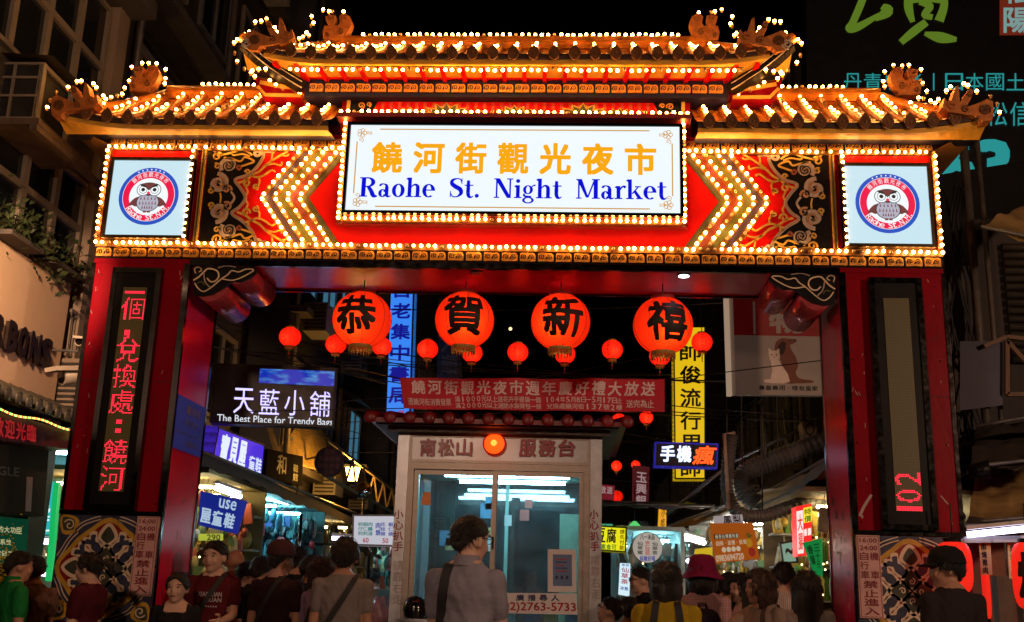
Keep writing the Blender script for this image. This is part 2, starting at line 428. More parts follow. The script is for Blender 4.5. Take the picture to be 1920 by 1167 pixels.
# seams, bolts, tape scraps and scuffs on the painted steel
SCUFF = M('pale_scuff', (.45,.33,.30), .7); DSCUFF = M('dark_scuff', (.02,.006,.008), .7)
for s, P in zip((-1, 1), [o for o in G.children if o.name.startswith('pillar')]):
    rnd = random.Random(40+s); mb = MB(); fn = FX(-.0005)
    for k in range(26):
        x = s*3.265+rnd.choice((-1, 1))*rnd.uniform(.26, .40); z = rnd.uniform(2.0, 4.0); a = rnd.uniform(-.5, .5)+math.pi/2; l = rnd.uniform(.01, .05)
        mb.ribbon([(x, z), (x+l*math.cos(a), z+l*math.sin(a))], rnd.uniform(.002, .006), fn, 0, .0008, 0 if rnd.random() < .5 else 1)
    if s > 0:
        mb.ribbon(smooth2(px2([(1612,968),(1620,950),(1634,928)], 0), 3), .022, fn, 0, .001, 0); mb.ribbon(px2([(1616,966),(1617,972)], 0), .014, fn, 0, .001, 0); mb.ribbon(px2([(1764,930),(1778,946)], 0), .01, fn, 0, .001, 0)
    inn = lambda y, z, h: Vector((s*(2.829-h), y, z))
    for k in range(46 if s > 0 else 14):
        y = rnd.uniform(.08, .72); z = rnd.uniform(.9, 2.3); pts = [(y, z)]
        for q in range(rnd.randint(1, 3)): y += rnd.uniform(-.05, .05); z += rnd.uniform(-.05, .05); pts.append((y, z))
        mb.ribbon(pts, rnd.uniform(.004, .012), inn, 0, .001, 1)
    tag(mb.build('scuff_marks', [SCUFF, DSCUFF], P, recalc=False), kind='stuff')
    mb = MB()
    for z in (1.96, 2.6, 3.3, 3.95):
        for x in (2.90, 3.62): mb.ball((s*x, -.001, z), (.008, .004, .008), 8, 5)
    tag(mb.build('bolts', CHROME, P, recalc=False), kind='stuff')
    mb = MB(); mb.box(min(s*2.88, s*3.69), max(s*2.88, s*3.69), -.0012, -.0003, 2.995, 3.0); mb.build('panel_seam', DSCUFF, P)
# scroll mouldings: single cast pieces
def scroll_piece(w, hgt, d):
    mb = MB(); fn = FX(0)
    a, b = w/2*.86, hgt/2
    mb.prism([(-a, -b), (a*.94, -b), (a, -b*.7), (a*.98, b*.35), (a*.86, b*.8), (a*.62, b), (a*.2, b*.86), (-a*.02, b), (-a*.7, b), (-a, b*.9)], fn, 0, d*.7, 0)
    for cx, k in ((-w*.215, 1.0), (w*.205, .9)):
        mb.ribbon(spiral(cx, b*.02, hgt*.03, hgt*.33*k, .6, 1.5, 18), [hgt*(.07+.07*i/18) for i in range(19)], fn, d*.6, d*.74, 1)
        mb.ribbon(spiral(cx, b*.02, hgt*.05, hgt*.24*k, .6+math.pi, 1.1, 14), hgt*.06, fn, d*.6, d, 0)
    mb.prism([(w*.02, b*.2), (w*.06, -b*.5), (-w*.02, -b*.5)], fn, d*.6, d*.74, 1)
    return mb
def place_scrolls(x0, x1, z, Y, w, hgt, d, mats, parent):
    n = round((x1-x0)/w); me = scroll_piece(w, hgt, d).mesh('scroll_ornament', mats)
    for i in range(n):
        o = link('scroll_ornament', me, parent)
        o.location = (x0+(i+.5)*(x1-x0)/n, Y, z)
place_scrolls(-3.69, 3.69, 4.155, -.006, .158, .078, .034, [GOLD, BLACK], G)
place_scrolls(-3.69, -1.53, 5.215, -.006, .155, .075, .03, [GOLDD, BLACK], G)
place_scrolls(1.53, 3.69, 5.215, -.006, .155, .075, .03, [GOLDD, BLACK], G)
place_scrolls(-1.87, 1.87, 5.715, -.106, .146, .078, .022, [GOLD, BLUE], G)
mb = MB(); mb.box(-3.70, 3.70, -.006, -.0005, 4.105, 4.205, 2); mb.box(-3.70, 3.70, -.026, -.0005, 4.206, 4.265, 1)
for a, b in ((-3.70, -1.53), (1.53, 3.70)):
    mb.box(a, b, -.006, -.0005, 5.17, 5.262, 2); mb.box(a, b, -.024, -.0005, 5.135, 5.168, 1)
mb.build('moulding_rail', [DKRED, GOLDS, BLACK], BEAM)
bulb_line((-3.69, -.026, 4.237), (3.69, -.026, 4.237), .0618, single=True)
bulb_line((-2.79, -.024, 5.152), (-1.56, -.024, 5.152), .0618)
bulb_line((1.56, -.024, 5.152), (2.79, -.024, 5.152), .0618)
# ---------------- painted field of the beam, one per side
ZM = 4.69
for s in (-1, 1):
    fn = FX(-.0005)
    mb = MB()
    o4 = 4.489
    right = [(790,185),(700,200),(690,250),(640,330),(560,400),(455,440),(500,510),(540,592),(490,670),(425,722),(520,790),(600,880),(640,960),(710,1000)]
    bd = px2(right, 0, 340, 240, o4); bd = [(x, min(5.13, max(4.27, z))) for x, z in bd]
    sm = smooth2(bd, 4)
    poly = mirror([(-2.775, 5.134), *sm, (-2.775, 4.268)], s)
    mb.prism(poly, fn, 0, .005, 0)
    mb.ribbon(mirror(sm, s), .028, fn, .005, .010, 1)
    mb.ribbon(mirror(sm, s), .010, fn, .010, .012, 2)
    def sp(x, y, r0, r1, a0, tr, w, mi, n=22):
        c = px2([(x, y)], 0, 340, 240, o4)[0]; k = 1/o4/225
        mb.ribbon(mirror(spiral(c[0], c[1], r0*k, r1*k, a0, tr, n), s), w*k*1.45, fn, .006, .012, mi)
    def st(pts, w, mi): mb.ribbon(mirror(smooth2(px2(pts, 0, 340, 240, o4), 4), s), w*1.4/o4/225, fn, .006, .012, mi)
    for f in (1, -1):
        Y_ = lambda y: 592+f*(y-592)
        sp(310, Y_(470), 15, 95, -f*.5, f*1.35, 26, 1); sp(315, Y_(470), 8, 60, f*.3, f*1.2, 14, 2)
        sp(250, Y_(530), 6, 32, 0, f*1.3, 12, 3); sp(385, Y_(520), 8, 44, 1, -f*1.2, 14, 2)
        sp(400, Y_(320), 12, 78, f*2, f*1.3, 26, 1); sp(402, Y_(322), 6, 48, 0, f*1.2, 12, 2)
        sp(305, Y_(245), 8, 46, 2, -f*1.3, 12, 3); sp(300, Y_(325), 6, 30, 1, f*1.2, 10, 3); sp(640, Y_(215), 8, 40, 0, f*1.2, 18, 1)
        st([(275, Y_(195)), (330, Y_(230)), (420, Y_(215)), (500, Y_(190)), (560, Y_(205)), (600, Y_(235))], 12, 3)
        st([(360, Y_(255)), (430, Y_(265)), (500, Y_(285)), (540, Y_(250)), (615, Y_(285)), (560, Y_(310)), (500, Y_(330))], 12, 3)
        st([(480, Y_(320)), (505, Y_(335)), (490, Y_(355)), (470, Y_(338)), (480, Y_(320))], 12, 4)
        st([(430, Y_(200)), (440, Y_(235)), (520, Y_(225)), (580, Y_(245))], 10, 3)
        # tendrils on the red ground
        st([(470, Y_(470)), (530, Y_(450)), (600, Y_(400)), (660, Y_(370)), (710, Y_(320)), (780, Y_(270)), (900, Y_(200))], 14, 3)
        st([(590, Y_(400)), (640, Y_(420)), (700, Y_(400)), (760, Y_(360)), (795, Y_(375))], 12, 3)
        st([(710, Y_(320)), (780, Y_(305)), (840, Y_(320)), (850, Y_(290))], 11, 3); st([(760, Y_(285)), (770, Y_(220)), (790, Y_(195))], 11, 3)
        st([(840, Y_(235)), (890, Y_(240)), (905, Y_(225))], 10, 3)
        sp(545, Y_(470), 6, 40, 1, f*1.2, 12, 3); sp(625, Y_(500), 6, 30, 0, -f*1.2, 11, 3); sp(560, Y_(375), 5, 26, 2, f*1.2, 10, 3)
        st([(545, Y_(500)), (560, Y_(540)), (545, Y_(570))], 12, 3); st([(655, Y_(420)), (660, Y_(460)), (640, Y_(500))], 11, 3)
    st([(330, 550), (335, 592), (330, 635)], 10, 3)
    st([(420, 540), (450, 592), (420, 640)], 14, 1)
    mb.build('cloud_scroll_painting', [BLACK, GREY, M('tan_outline', (.42,.22,.11), .5), OCHRE, M('dull_red_outline', (.25,.06,.03), .5)], BEAM)
    # chevrons
    mb = MB()
    zt, zb = 5.132, 4.268; SL = .72
    def chev(xa, xb, h, mi, mb=mb):
        """band between chevrons with tips at xa and xb (left side, tips to the left)"""
        xe = -1.535
        def side(z0):
            dz = abs(z0-ZM)
            a = [(xa, ZM), (min(xa+dz*SL, xe), z0 if xa+dz*SL < xe else ZM+(xe-xa)/SL*(1 if z0 > ZM else -1))]
            b = [(xb, ZM), (min(xb+dz*SL, xe), z0 if xb+dz*SL < xe else ZM+(xe-xb)/SL*(1 if z0 > ZM else -1))]
            pl = [a[0], a[1]]
            if a[1][0] < xe-1e-6 and b[1][0] >= xe-1e-6 and z0 > ZM: pl.append((xe, z0))
            pl += [b[1], b[0]]
            return pl
        for z0 in (zt, zb):
            if z0 == zb:
                dz = ZM-zb; pl = [(xa, ZM), (xa+dz*SL, zb), (xb+dz*SL, zb), (xb, ZM)]
            else: pl = side(z0)
            mb.prism(mirror(pl, s), fn, .0, h, mi)
    tips = [-2.24, -2.127, -2.014, -1.901]
    for i, t in enumerate(tips):
        chev(t-.027, t+.024, .016, 0)
        chev(t+.024, t+.086, .008, 1+i)
        for d in (1, -1):
            L_ = (zt-ZM if d > 0 else ZM-zb)-.02; n = 8
            for j in range(n):
                z = ZM+d*(.028+(L_-.03)*j/(n-1)); x = t+abs(z-ZM)*SL
                if d > 0 and x > -1.55: continue
                bulb((-x*s if s > 0 else x, -.016, z), off=.12)
    mb.build('chevron_bands', [GOLDS, PURPLE, GREENP, BROWNR, DKGR], BEAM)
    # gold fillet between field and owl box
    mb = MB(); a, b = sorted((s*2.785, s*2.825)); mb.box(a, b, -.02, -.0005, 4.266, 5.134)
    mb.box(a+.014, b-.014, -.03, -.02, 4.266, 5.134, 1); mb.build('gilt_fillet', [OCHRE, DKGR], BEAM)
    # bulb frame round the owl sign
    xa, xb = s*2.885, s*3.675
    mb = MB(); fa, fb = sorted((xa, xb))
    for u in (fa, fb): MB().box(u-.02, u+.02, -.06, -.0005, 4.266, 5.134).build('bulb_rail', GOLDS, BEAM)
    for x in (xa, xb): bulb_line((x, -.06, 4.29), (x, -.06, 5.10), .0618, single=True)
    bulb_line((xa, -.03, 5.152), (xb, -.03, 5.152), .0618, single=True)
    # bright red glossy liner behind owl sign
    mb = MB(); mb.box(fa+.02, fb-.02, -.012, -.0005, 4.268, 5.13); mb.build('red_liner', REDP, BEAM)
mb = MB(); fn = FX(-.0005); k = .72*(ZM-4.268)
mb.prism([(-1.82, ZM), (-1.82+k, 4.268), (1.82-k, 4.268), (1.82, ZM), (1.53, ZM+.29/.72), (-1.53, ZM+.29/.72)], fn, 0, .004, 0)
mb.build('red_field', REDP, BEAM)
# red ground behind the chevrons and tendrils
for a in (-2.77, 1.5): MB().box(a, a+1.27, -.0004, -.0001, 4.268, 5.13).build('red_ground', REDP, BEAM)
# ---------------- central upper block
mb = MB(); mb.box(-1.58, 1.58, 0, .8, 5.302, 5.9); mb.box(-1.56, 1.56, -.27, -.001, 5.36, 5.40, 1); mb.box(-1.53, 1.53, -.10, -.0008, 4.50, 5.359, 1)
mb.build('upper_block', [RED, DKRED], G)
bulb_line((-1.53, -.24, 5.40), (1.53, -.24, 5.40), .0618, up=True, off=.12, single=True)
for s in (-1, 1): bulb_line((s*1.50, -.15, 4.50), (s*1.50, -.15, 5.34), .0618, single=True, off=.05)
bulb_line((-1.50, -.15, 4.445), (1.50, -.15, 4.445), .0618, single=True, off=.05)
for s in (-1, 1): MB().box(s*1.50-.022, s*1.50+.022, -.15, -.101, 4.44, 5.358).build('bulb_rail', GOLDS, G)
mb = MB(); mb.box(-1.478, 1.478, -.15, -.101, 4.425, 4.465); mb.box(-1.53, 1.53, -.1, -.0008, 4.42, 4.499, 1)
mb.build('bulb_rail', [GOLDS, DKRED], G)
# lotus frieze
mb = MB(); fn = FX(-.0005)
mb.box(-1.50, 1.50, -.004, -.0005, 5.402, 5.632, 0)
fn = FX(-.004)
for i in range(34):
    x = -1.28+i*2.56/33; hgt = .075+.02*(i % 2); mb.prism([(x-.014, 5.625), (x+.014, 5.625), (x+.014, 5.625-hgt), (x, 5.61-hgt), (x-.014, 5.625-hgt)], fn, 0, .003, 1)
def lotus(cx, sc):
    for k in range(-3, 4):
        a = k*.42; pts = [(0, 0), (-.05, .07), (0, .17), (.05, .07)]
        f = lambda p: (cx+(p[0]*math.cos(a)+p[1]*math.sin(a))*sc*1.5, 5.475+(p[1]*math.cos(a)-p[0]*math.sin(a))*sc*.9)
        mb.prism([f(p) for p in pts], fn, .003, .006+.001*(3-abs(k)), 3)
        mb.prism([f((p[0]*.6, p[1]*.8+.01)) for p in pts], fn, .006+.001*(3-abs(k)), .008+.001*(3-abs(k)), 2)
for cx, sc in ((-.62, 1.0), (0, .85), (.62, 1.0), (-.95, .7), (.95, .7), (-.3, .5), (.3, .5)): lotus(cx, sc)
for cx in (-1.15, -.8, -.45, -.15, .15, .45, .8, 1.15):
    mb.ribbon(spiral(cx, 5.50, .01, .05, 0, 1.3, 14), .014, fn, .003, .007, 4)
for s in (-1, 1):
    mb.prism([(s*1.5, 5.63), (s*1.25, 5.63), (s*1.30, 5.53), (s*1.40, 5.49), (s*1.5, 5.41)], fn, .003, .006, 5)
    for c in ((1.40, 5.59, .035), (1.42, 5.50, .04), (1.33, 5.60, .025)): mb.ribbon(spiral(s*c[0], c[1], .006, c[2], 1, 1.4*s, 14), .012, fn, .006, .01, 4)
    mb.box(min(s*1.50, s*1.53), max(s*1.50, s*1.53), -.03, -.001, 5.402, 5.632, 6)
mb.build('lotus_frieze', [REDP, M('pale_red_paint', (.62,.055,.012), .5), GREENP, OCHRE, M('orange_scroll', (.8,.3,.04), .5), BLACK, OCHRE], G)
mb = MB(); mb.box(-1.91, 1.91, -.10, .5, 5.635, 5.80); mb.build('blue_frieze_board', BLUE, G)
# ---------------- roofs
YR, YE = .4, -.42
def roof(x0, x1, xr0, xr1, zr, ze, lift, label):
    """x0..x1 eave, xr0..xr1 ridge; curved slope with pan tiles, tube tiles and end caps"""
    rf = bpy.data.objects.new('tiled_roof', None); COL.objects.link(rf); rf.parent = G; rf.matrix_parent_inverse = LOCINV[G.name]; rf['label'] = label
    LOCINV[rf.name] = Matrix.Identity(4)
    xc = (x0+x1)/2
    def lf(x):
        e = 0
        if xr0 > x0+.05: e = max(e, (xr0+.15-x)/(xr0+.15-x0))
        if xr1 < x1-.05: e = max(e, (x-(xr1-.15))/(x1-(xr1-.15)))
        return lift*max(0, e)**2
    def pt(x, t, off=0, back=False):
        y = YR+(YE-YR)*t; z = ze+(zr-ze)*(1-t)**1.22 + lf(x)*t
        if back: y = 2*YR-y
        return Vector((x, y-off*.45*(-1 if back else 1), z+off*.9))
    def tmin(x):
        if x < xr0: return (xr0-x)/(xr0-x0)
        if x > xr1: return (x-xr1)/(x1-xr1)
        return 0
    pan = MB(); nx, nt_ = 40, 8
    for back in (False, True):
        vs = []
        for i in range(nx+1):
            x = x0+(x1-x0)*i/nx; t0 = tmin(x)
            for j in range(nt_+1): vs.append(pt(x, t0+(1-t0)*j/nt_, 0, back))
        pan.add(vs, [(i*(nt_+1)+j, (i+1)*(nt_+1)+j, (i+1)*(nt_+1)+j+1, i*(nt_+1)+j+1) for i in range(nx) for j in range(nt_)])
    for xs, xr in ((x0, xr0), (x1, xr1)):
        if abs(xs-xr) > .05:
            vs = []
            for i in range(9):
                for back in (False, True): vs.append(pt(xr+(xs-xr)*i/8, i/8, 0, back))
            pan.add(vs, [(2*i, 2*i+2, 2*i+3, 2*i+1) for i in range(8)])
    pan.build('pan_tile_bed', TILE, rf)
    # eave boards
    eb = MB(); k = 30
    for i in range(k):
        xa, xb = x0+(x1-x0)*i/k, x0+(x1-x0)*(i+1)/k
        for (d0, d1, yo, mi) in ((-.005, -.045, .01, 0), (-.045, -.085, .03, 1)):
            A = [pt(xa, 1), pt(xb, 1)]
            vs = [A[0]+Vector((0, yo, d0)), A[1]+Vector((0, yo, d0)), A[1]+Vector((0, yo, d1)), A[0]+Vector((0, yo, d1))]
            vs += [v+Vector((0, .04, 0)) for v in vs]
            eb.add(vs, [(0,1,2,3), (7,6,5,4), (0,4,5,1), (3,2,6,7)], mi)
        a, b = pt(xa, 1)+Vector((0, .04, -.082)), pt(xb, 1)+Vector((0, .04, -.082))
        zi = ze-.02
        A_, B_ = Vector((xa, -.20, ze-.055)), Vector((xb, -.20, ze-.055)); eb.add([a, b, B_, A_], [(0,1,2,3)], 1); eb.add([A_, B_, Vector((xb, .02, zi)), Vector((xa, .02, zi))], [(0,1,2,3)], 2)
    for xs, xr in ((x0, xr0), (x1, xr1)):
        if abs(xs-xr) > .05:
            p = pt(xs, 1); sg = 1 if xs > xr else -1
            vs = [p+Vector((0, .01, -.005)), p+Vector((0, 1.6, -.005)), p+Vector((0, 1.6, -.08)), p+Vector((0, .01, -.08))]
            eb.add(vs, [(0,1,2,3)], 0)
            inner = Vector((xs-sg*.35, .02, ze-.08))
            eb.add([p+Vector((0, .03, -.085)), p+Vector((0, 1.6, -.085)), inner+Vector((0, .9, 0)), inner], [(0,1,2,3)], 3)
    eb.build('eave_board', [SHADE, YEL, BLUE, M('ochre_soffit', (.22,.10,.02), .6)], rf)
    # tube tiles with medallion ends, one object per row
    n = round((x1-x0-.12)/.177)
    for i in range(n):
        x = x0+.09+(x1-x0-.18)*i/(n-1); t0 = min(tmin(x)+.02, .93)
        mb = MB(); m = 9
        P_ = [pt(x, t0+(1-t0)*j/m, .012) for j in range(m+1)]
        mb.tube(P_, .036, 8, 0)
        for j in range(1, m): mb.tube([P_[j], P_[j]+(P_[j+1]-P_[j])*.18], .041, 8, 0, cap=False)
        o = mb.build('tube_tile', TILE, rf)
        e = P_[-1]
        cap = MB(); c = e+Vector((0, -.008, -.012))
        out = [(.050*math.sin(a), .055*math.cos(a)) for a in [2*math.pi*q/14 for q in range(14)]]
        out[0] = (0, .082); out[1] = (.030, .052); out[13] = (-.030, .052); out[7] = (0, -.066)
        fn = lambda a, b, h: Vector((c.x+a, c.y-h, c.z+b))
        cap.prism(out, fn, -.02, .008, 0); cap.ribbon(spiral(0, 0, .040, .040, 0, 1, 12), .009, fn, .008, .015, 0)
        cap.ball((c.x, c.y-.008, c.z), (.016, .01, .016), 8, 4, 0)
        cap.build('tile_end_cap', TILED, rf)
        nb = 6 if zr < 6.2 else 4
        tt0, tt1 = (max(.12, t0+.05), .80) if nb == 6 else (max(.25, t0+.05), .93)
        if tt1-tt0 > .1:
            nb2 = max(1, round(nb*(tt1-tt0)/(.68)))
            for q in range(nb2):
                if random.random() < .06: continue
                bulb(pt(x, tt0+(tt1-tt0)*q/max(1, nb2-1), .050), up=True, lit=random.random() > .05)
    # pan tile courses, seen between the rows
    pc = MB()
    for i in range(n-1):
        xa, xb = x0+.09+(x1-x0-.18)*i/(n-1)+.036, x0+.09+(x1-x0-.18)*(i+1)/(n-1)-.036
        t0 = max(tmin(xa), tmin(xb))
        for j in range(1, 7):
            t = j/6.5
            if t < t0+.05: continue
            a, b = pt(xa, t, .012), pt(xb, t, .012); mdl = pt((xa+xb)/2, min(1, t+.02), -.002)
            up = [pt(xa, t-.13, .0), pt((xa+xb)/2, t-.13, -.0), pt(xb, t-.13, .0)]
            pc.add([up[0], up[1], up[2], b, mdl, a], [(0,1,4,5), (1,2,3,4)])
    tag(pc.build('pan_tile_courses', TILE, rf), kind='stuff')
    # ridge
    rb = MB(); ra, rb_ = xr0, xr1
    rb.box(ra, rb_, YR-.055, YR+.055, zr-.03, zr+.075); rb.box(ra, rb_, YR-.075, YR+.075, zr+.03, zr+.045); rb.tube([(ra, YR, zr+.085), (rb_, YR, zr+.085)], .04, 10)
    rb.build('ridge', TILE, rf)
    for xs, xr in ((x0, xr0), (x1, xr1)):
        if abs(xs-xr) > .05:
            hp = MB(); P_ = [pt(xr+(xs-xr)*j/8, j/8, .03) for j in range(9)]; hp.tube(P_, .05, 8); hp.build('hip_ridge', TILE, rf)
    return rf, pt
RL, ptL = roof(-4.02, -1.60, -3.38, -1.60, 5.86, 5.26, .10, 'left lower tiled roof')
RR, ptR = roof(1.60, 4.02, 1.60, 3.38, 5.86, 5.26, .10, 'right lower tiled roof')
RU, ptU = roof(-2.42, 2.42, -1.80, 1.80, 6.395, 5.895, .12, 'upper tiled roof')
bulb_line((-3.05, YR, 5.975), (-2.05, YR, 5.975), .062, up=True); bulb_line((2.05, YR, 5.975), (3.05, YR, 5.975), .062, up=True)
bulb_line((-1.52, YR, 6.512), (1.52, YR, 6.512), .062, up=True, off=.16)
# rafters and hanging bulbs under the upper eave
mb = MB(); mb.box(-2.0, 2.0, -.04, .7, 5.802, 5.90, 0)
mb.add([(-2.0, -.04, 5.80), (2.0, -.04, 5.80), (2.15, -.36, 5.845), (-2.15, -.36, 5.845)], [(0,1,2,3)], 1)
mb.build('eave_soffit', [RED, YEL], RU)
MB().box(-2.0, 2.0, -.13, -.05, 5.803, 5.858).build('red_wall_plate', REDP, RU)
for i in range(24):
    x = -2.05+4.1*i/23; mb = MB(); mb.rbox((x, -.03, 5.79), (x*1.04, -.36, 5.835), .035, .04); mb.build('rafter', REDP, RU)
bulb_line((-1.98, -.38, 5.785), (1.98, -.38, 5.785), .0625, down=True, off=.14)
mb = MB(); mb.tube([(-2.0, -.38, 5.79), (2.0, -.38, 5.79)], .004, 5); mb.build('bulb_wire', WIRE, RU)
# carved ridge and corner ornaments
RIDGE_ORN = [(1085,490),(1080,400),(1110,320),(1165,325),(1130,270),(1122,205),(1185,190),(1248,195),(1240,270),(1225,315),(1270,325),(1298,280),(1290,215),(1320,182),(1370,178),(1420,210),(1442,270),(1425,330),(1380,400),(1330,450),(1320,500)]
CORN_ORN = [(150,790),(140,700),(155,570),(220,545),(330,600),(450,645),(405,560),(375,450),(405,428),(435,440),(465,520),(520,585),(532,480),(548,388),(575,410),(595,490),(612,572),(660,575),(692,535),(705,640),(640,695),(450,725),(300,745),(250,805)]
def ornament(pts, Y, th, ox, oy, sc, par, s, extra, dx=0, dz=0):
    w = [(x+dx, z+dz) for x, z in px2(pts, Y, ox, oy, sc)]
    mb = MB(); fn = FX(Y)
    mb.prism(mirror(w, s), fn, -th/2, th/2, 0)
    ins = []
    mx_ = sum(p[0] for p in w)/len(w); mz_ = sum(p[1] for p in w)/len(w)
    for (x, y, r0, r1, a0, tr, wd) in extra:
        c = px2([(x, y)], Y, ox, oy, sc)[0]; k = 1/sc/225
        mb.ribbon(mirror([(a+dx, b+dz) for a, b in spiral(c[0], c[1], r0*k, r1*k, a0, tr, 18)], s), wd*k, fn, th/2, th/2+.014, 1 if wd < 15 else 0)
    return mb.build('carved_ornament', [TERRA, TILED], par)
RX = [(1350,230,10,62,0,1.6,18),(1180,260,6,40,1.57,.01,14),(1200,380,10,60,2,1.2,16),(1290,400,8,50,0,1.3,14),(1130,440,6,34,1,1.2,12),(1160,250,4,42,1.5,.02,10),(1215,250,4,42,1.5,.02,10)]
CX = [(235,670,8,62,0,2.6,14),(235,670,60,62,0,1,10),(600,620,10,60,0,1.2,16),(450,670,8,50,1,1.2,14),(410,500,6,40,2,1.0,12)]
for s, par in ((-1, RL), (1, RR)):
    ornament(RIDGE_ORN, .40, .10, 80, 100, 6.485, par, s, RX)
    ornament(CORN_ORN, -.42, .12, 80, 100, 6.485, par, s, CX)
    for k, (x, y, l) in enumerate([(50,665,1),(90,570,0),(160,480,0),(310,422,1),(415,355,1),(465,338,1),(610,378,1),(655,422,1),(740,520,1),(770,568,1),(830,548,1),(905,510,0),(965,503,1)]):
        c = px2([(x, y)], -.40, 80, 100, 6.485)[0]; bulb((c[0] if s < 0 else -c[0], -.40, c[1]-.02), lit=bool(l), up=True)
    for (x, y, l) in [(995,430,1),(1050,338,1),(1080,300,0),(1080,178,1),(1212,125,1),(1288,130,1),(1390,122,1),(1488,198,1),(1492,312,1),(1477,377,1),(1530,420,0)]:
        c = px2([(x, y)], .40, 80, 100, 6.485)[0]; bulb((c[0] if s < 0 else -c[0], .40, c[1]-.02), lit=bool(l), up=True)
    # upper roof: same carvings, moved to its ridge ends and corners
    ridge0 = px2([(1320, 500)], .4, 80, 100, 6.485)[0]; ridge1 = at(642, 66, .4)
    ornament(RIDGE_ORN, .40, .10, 80, 100, 6.485, RU, s, RX, ridge1.x-ridge0[0]+.02, 6.45-ridge0[1])
    c0 = px2([(150, 700)], -.42, 80, 100, 6.485)[0]; c1 = at(462, 84, -.42)
    ornament(CORN_ORN, -.42, .12, 80, 100, 6.485, RU, s, CX, c1.x-c0[0]+.03, c1.z-c0[1]-.01)
    def ub(lst, Y):
        for (x, y, l) in lst:
            p = at(1260+x/6.142, 10+y/6.142, Y); bulb((s*p.x, Y, p.z-.02), lit=bool(l), up=True)
    ub([(290,275,1),(270,195,0),(313,85,1),(445,75,0),(495,80,1),(570,55,1),(690,135,1),(672,213,1),(697,240,0),(720,355,1),(750,327,1),(780,380,1),(830,395,1)], .4)
    ub([(890,405,1),(935,385,1),(960,418,1),(985,322,1),(1010,265,1),(1113,167,1),(1175,192,1),(1250,203,1),(1275,370,1),(1308,322,1),(1370,350,1),(1450,405,1),(1485,443,1),(1480,573,0),(1440,668,1),(1345,755,0),(1250,775,1),(1265,803,1),(1213,845,1),(1172,768,1),(1080,750,1)], -.42)
    ub([(1065,893,1),(993,945,1),(905,978,0)], -.2)
    # swept corner bracket under the upper eave
    mb = MB(); path = [(2.40, -.42, 5.99), (2.30, -.38, 5.90), (2.17, -.28, 5.82), (2.02, -.15, 5.76), (1.93, -.08, 5.73)]
    path = [(s*a, b, c) for a, b, c in smooth2(path, 4)]
    for i in range(len(path)-1): mb.rbox(path[i], path[i+1], .10, .11-.03*i/len(path), 0)
    mb.tube([(a, b-.06, c+.03) for a, b, c in path], .007, 5, 1); mb.tube([(a, b-.06, c-.03) for a, b, c in path], .007, 5, 1)
    e = path[0]; mb.ribbon([(s*2.36+u, 5.96+w) for u, w in spiral(0, 0, .006, .05, 0, 1.8, 20)], .011, FX(-.475), 0, .008, 1)
    mb.build('corner_bracket', [BLACK, CREAM], RU)
    mb = MB(); q = [(1.95, 5.64), (2.30, 5.64), (2.36, 5.72), (2.40, 5.86), (2.25, 5.80), (2.05, 5.72)]
    mb.prism([(s*a, b) for a, b in q], FX(-.06), -.6, .0, 0); mb.ribbon([(s*a, b) for a, b in [(1.95, 5.66), (2.28, 5.665), (2.36, 5.75)]], .03, FX(-.06), 0, .012, 1)
    mb.ribbon([(s*a, b) for a, b in [(1.95, 5.735), (2.12, 5.745), (2.34, 5.79)]], .035, FX(-.06), 0, .014, 1)
    mb.build('corner_apron', [RED, YEL], RU)
tag(STUFF_B.build('roof_and_chevron_bulbs', [BULB, BULBOFF, SOCKET, BULB2, BULB3], G, recalc=False), kind='stuff')
# ---------------- tube brackets in the top corners of the opening
TUBE = M('red_tube_steel', (.50,.07,.09), .30, .45, var=.2, scale=10, stretch=(1, 1, 12))
for s in (-1, 1):
    for (x, z, r) in ((2.40, 4.02, .135), (2.63, 3.86, .135)):
        mb = MB(); mb.tube([(s*x, .012, z), (s*x, .79, z)], r, 28); mb.build('bracket_tube', TUBE, BEAM)
    out = [(362,500),(478,500),(482,512),(470,522),(452,530),(438,528),(420,540),(400,552),(380,556),(362,554)]
    w = px2(out, -.005); w = mirror(w, s)
    mb = MB(); mb.prism(w, FX(.0), -.01, .004, 0)
    def ln(pts, wd, mi): mb.ribbon(mirror(smooth2(px2([(340+a/3.89, 480+b/3.89) for a, b in pts], 0), 4), s), wd, FX(-.004), 0, .006, mi)
    ln([(90,180),(130,155),(165,120),(200,95),(260,110),(275,150),(250,185),(215,190),(190,165)], .012, 1)
    ln([(100,200),(125,240),(165,262),(215,235),(270,190),(300,165)], .010, 1); ln([(165,120),(175,190),(215,235)], .009, 2)
    ln([(300,170),(380,180),(460,150),(530,105),(470,100),(420,120),(370,110),(340,140),(300,165)], .010, 1)
    ln([(105,130),(100,95),(130,85),(150,105),(130,120)], .007, 1); ln([(270,90),(330,75),(400,85)], .008, 2); ln([(120,200),(150,190),(170,215)], .01, 3)
    mb.build('corner_plate', [BLACK, CREAM, GREY, GREENP], BEAM)
LAMPW = E('white_downlight', (.9,.85,1.0), 12)
for x in (2.05*.74, -.3):
    mb = MB(); mb.tube([(x, .12, 4.059), (x, .12, 4.045)], .06, 16, 1); mb.tube([(x, .12, 4.045), (x, .12, 4.042)], .045, 16, 0)
    mb.build('downlight', [LAMPW if x > 0 else M('unlit_downlight', (.5,.5,.5), .3), CHROME], BEAM)
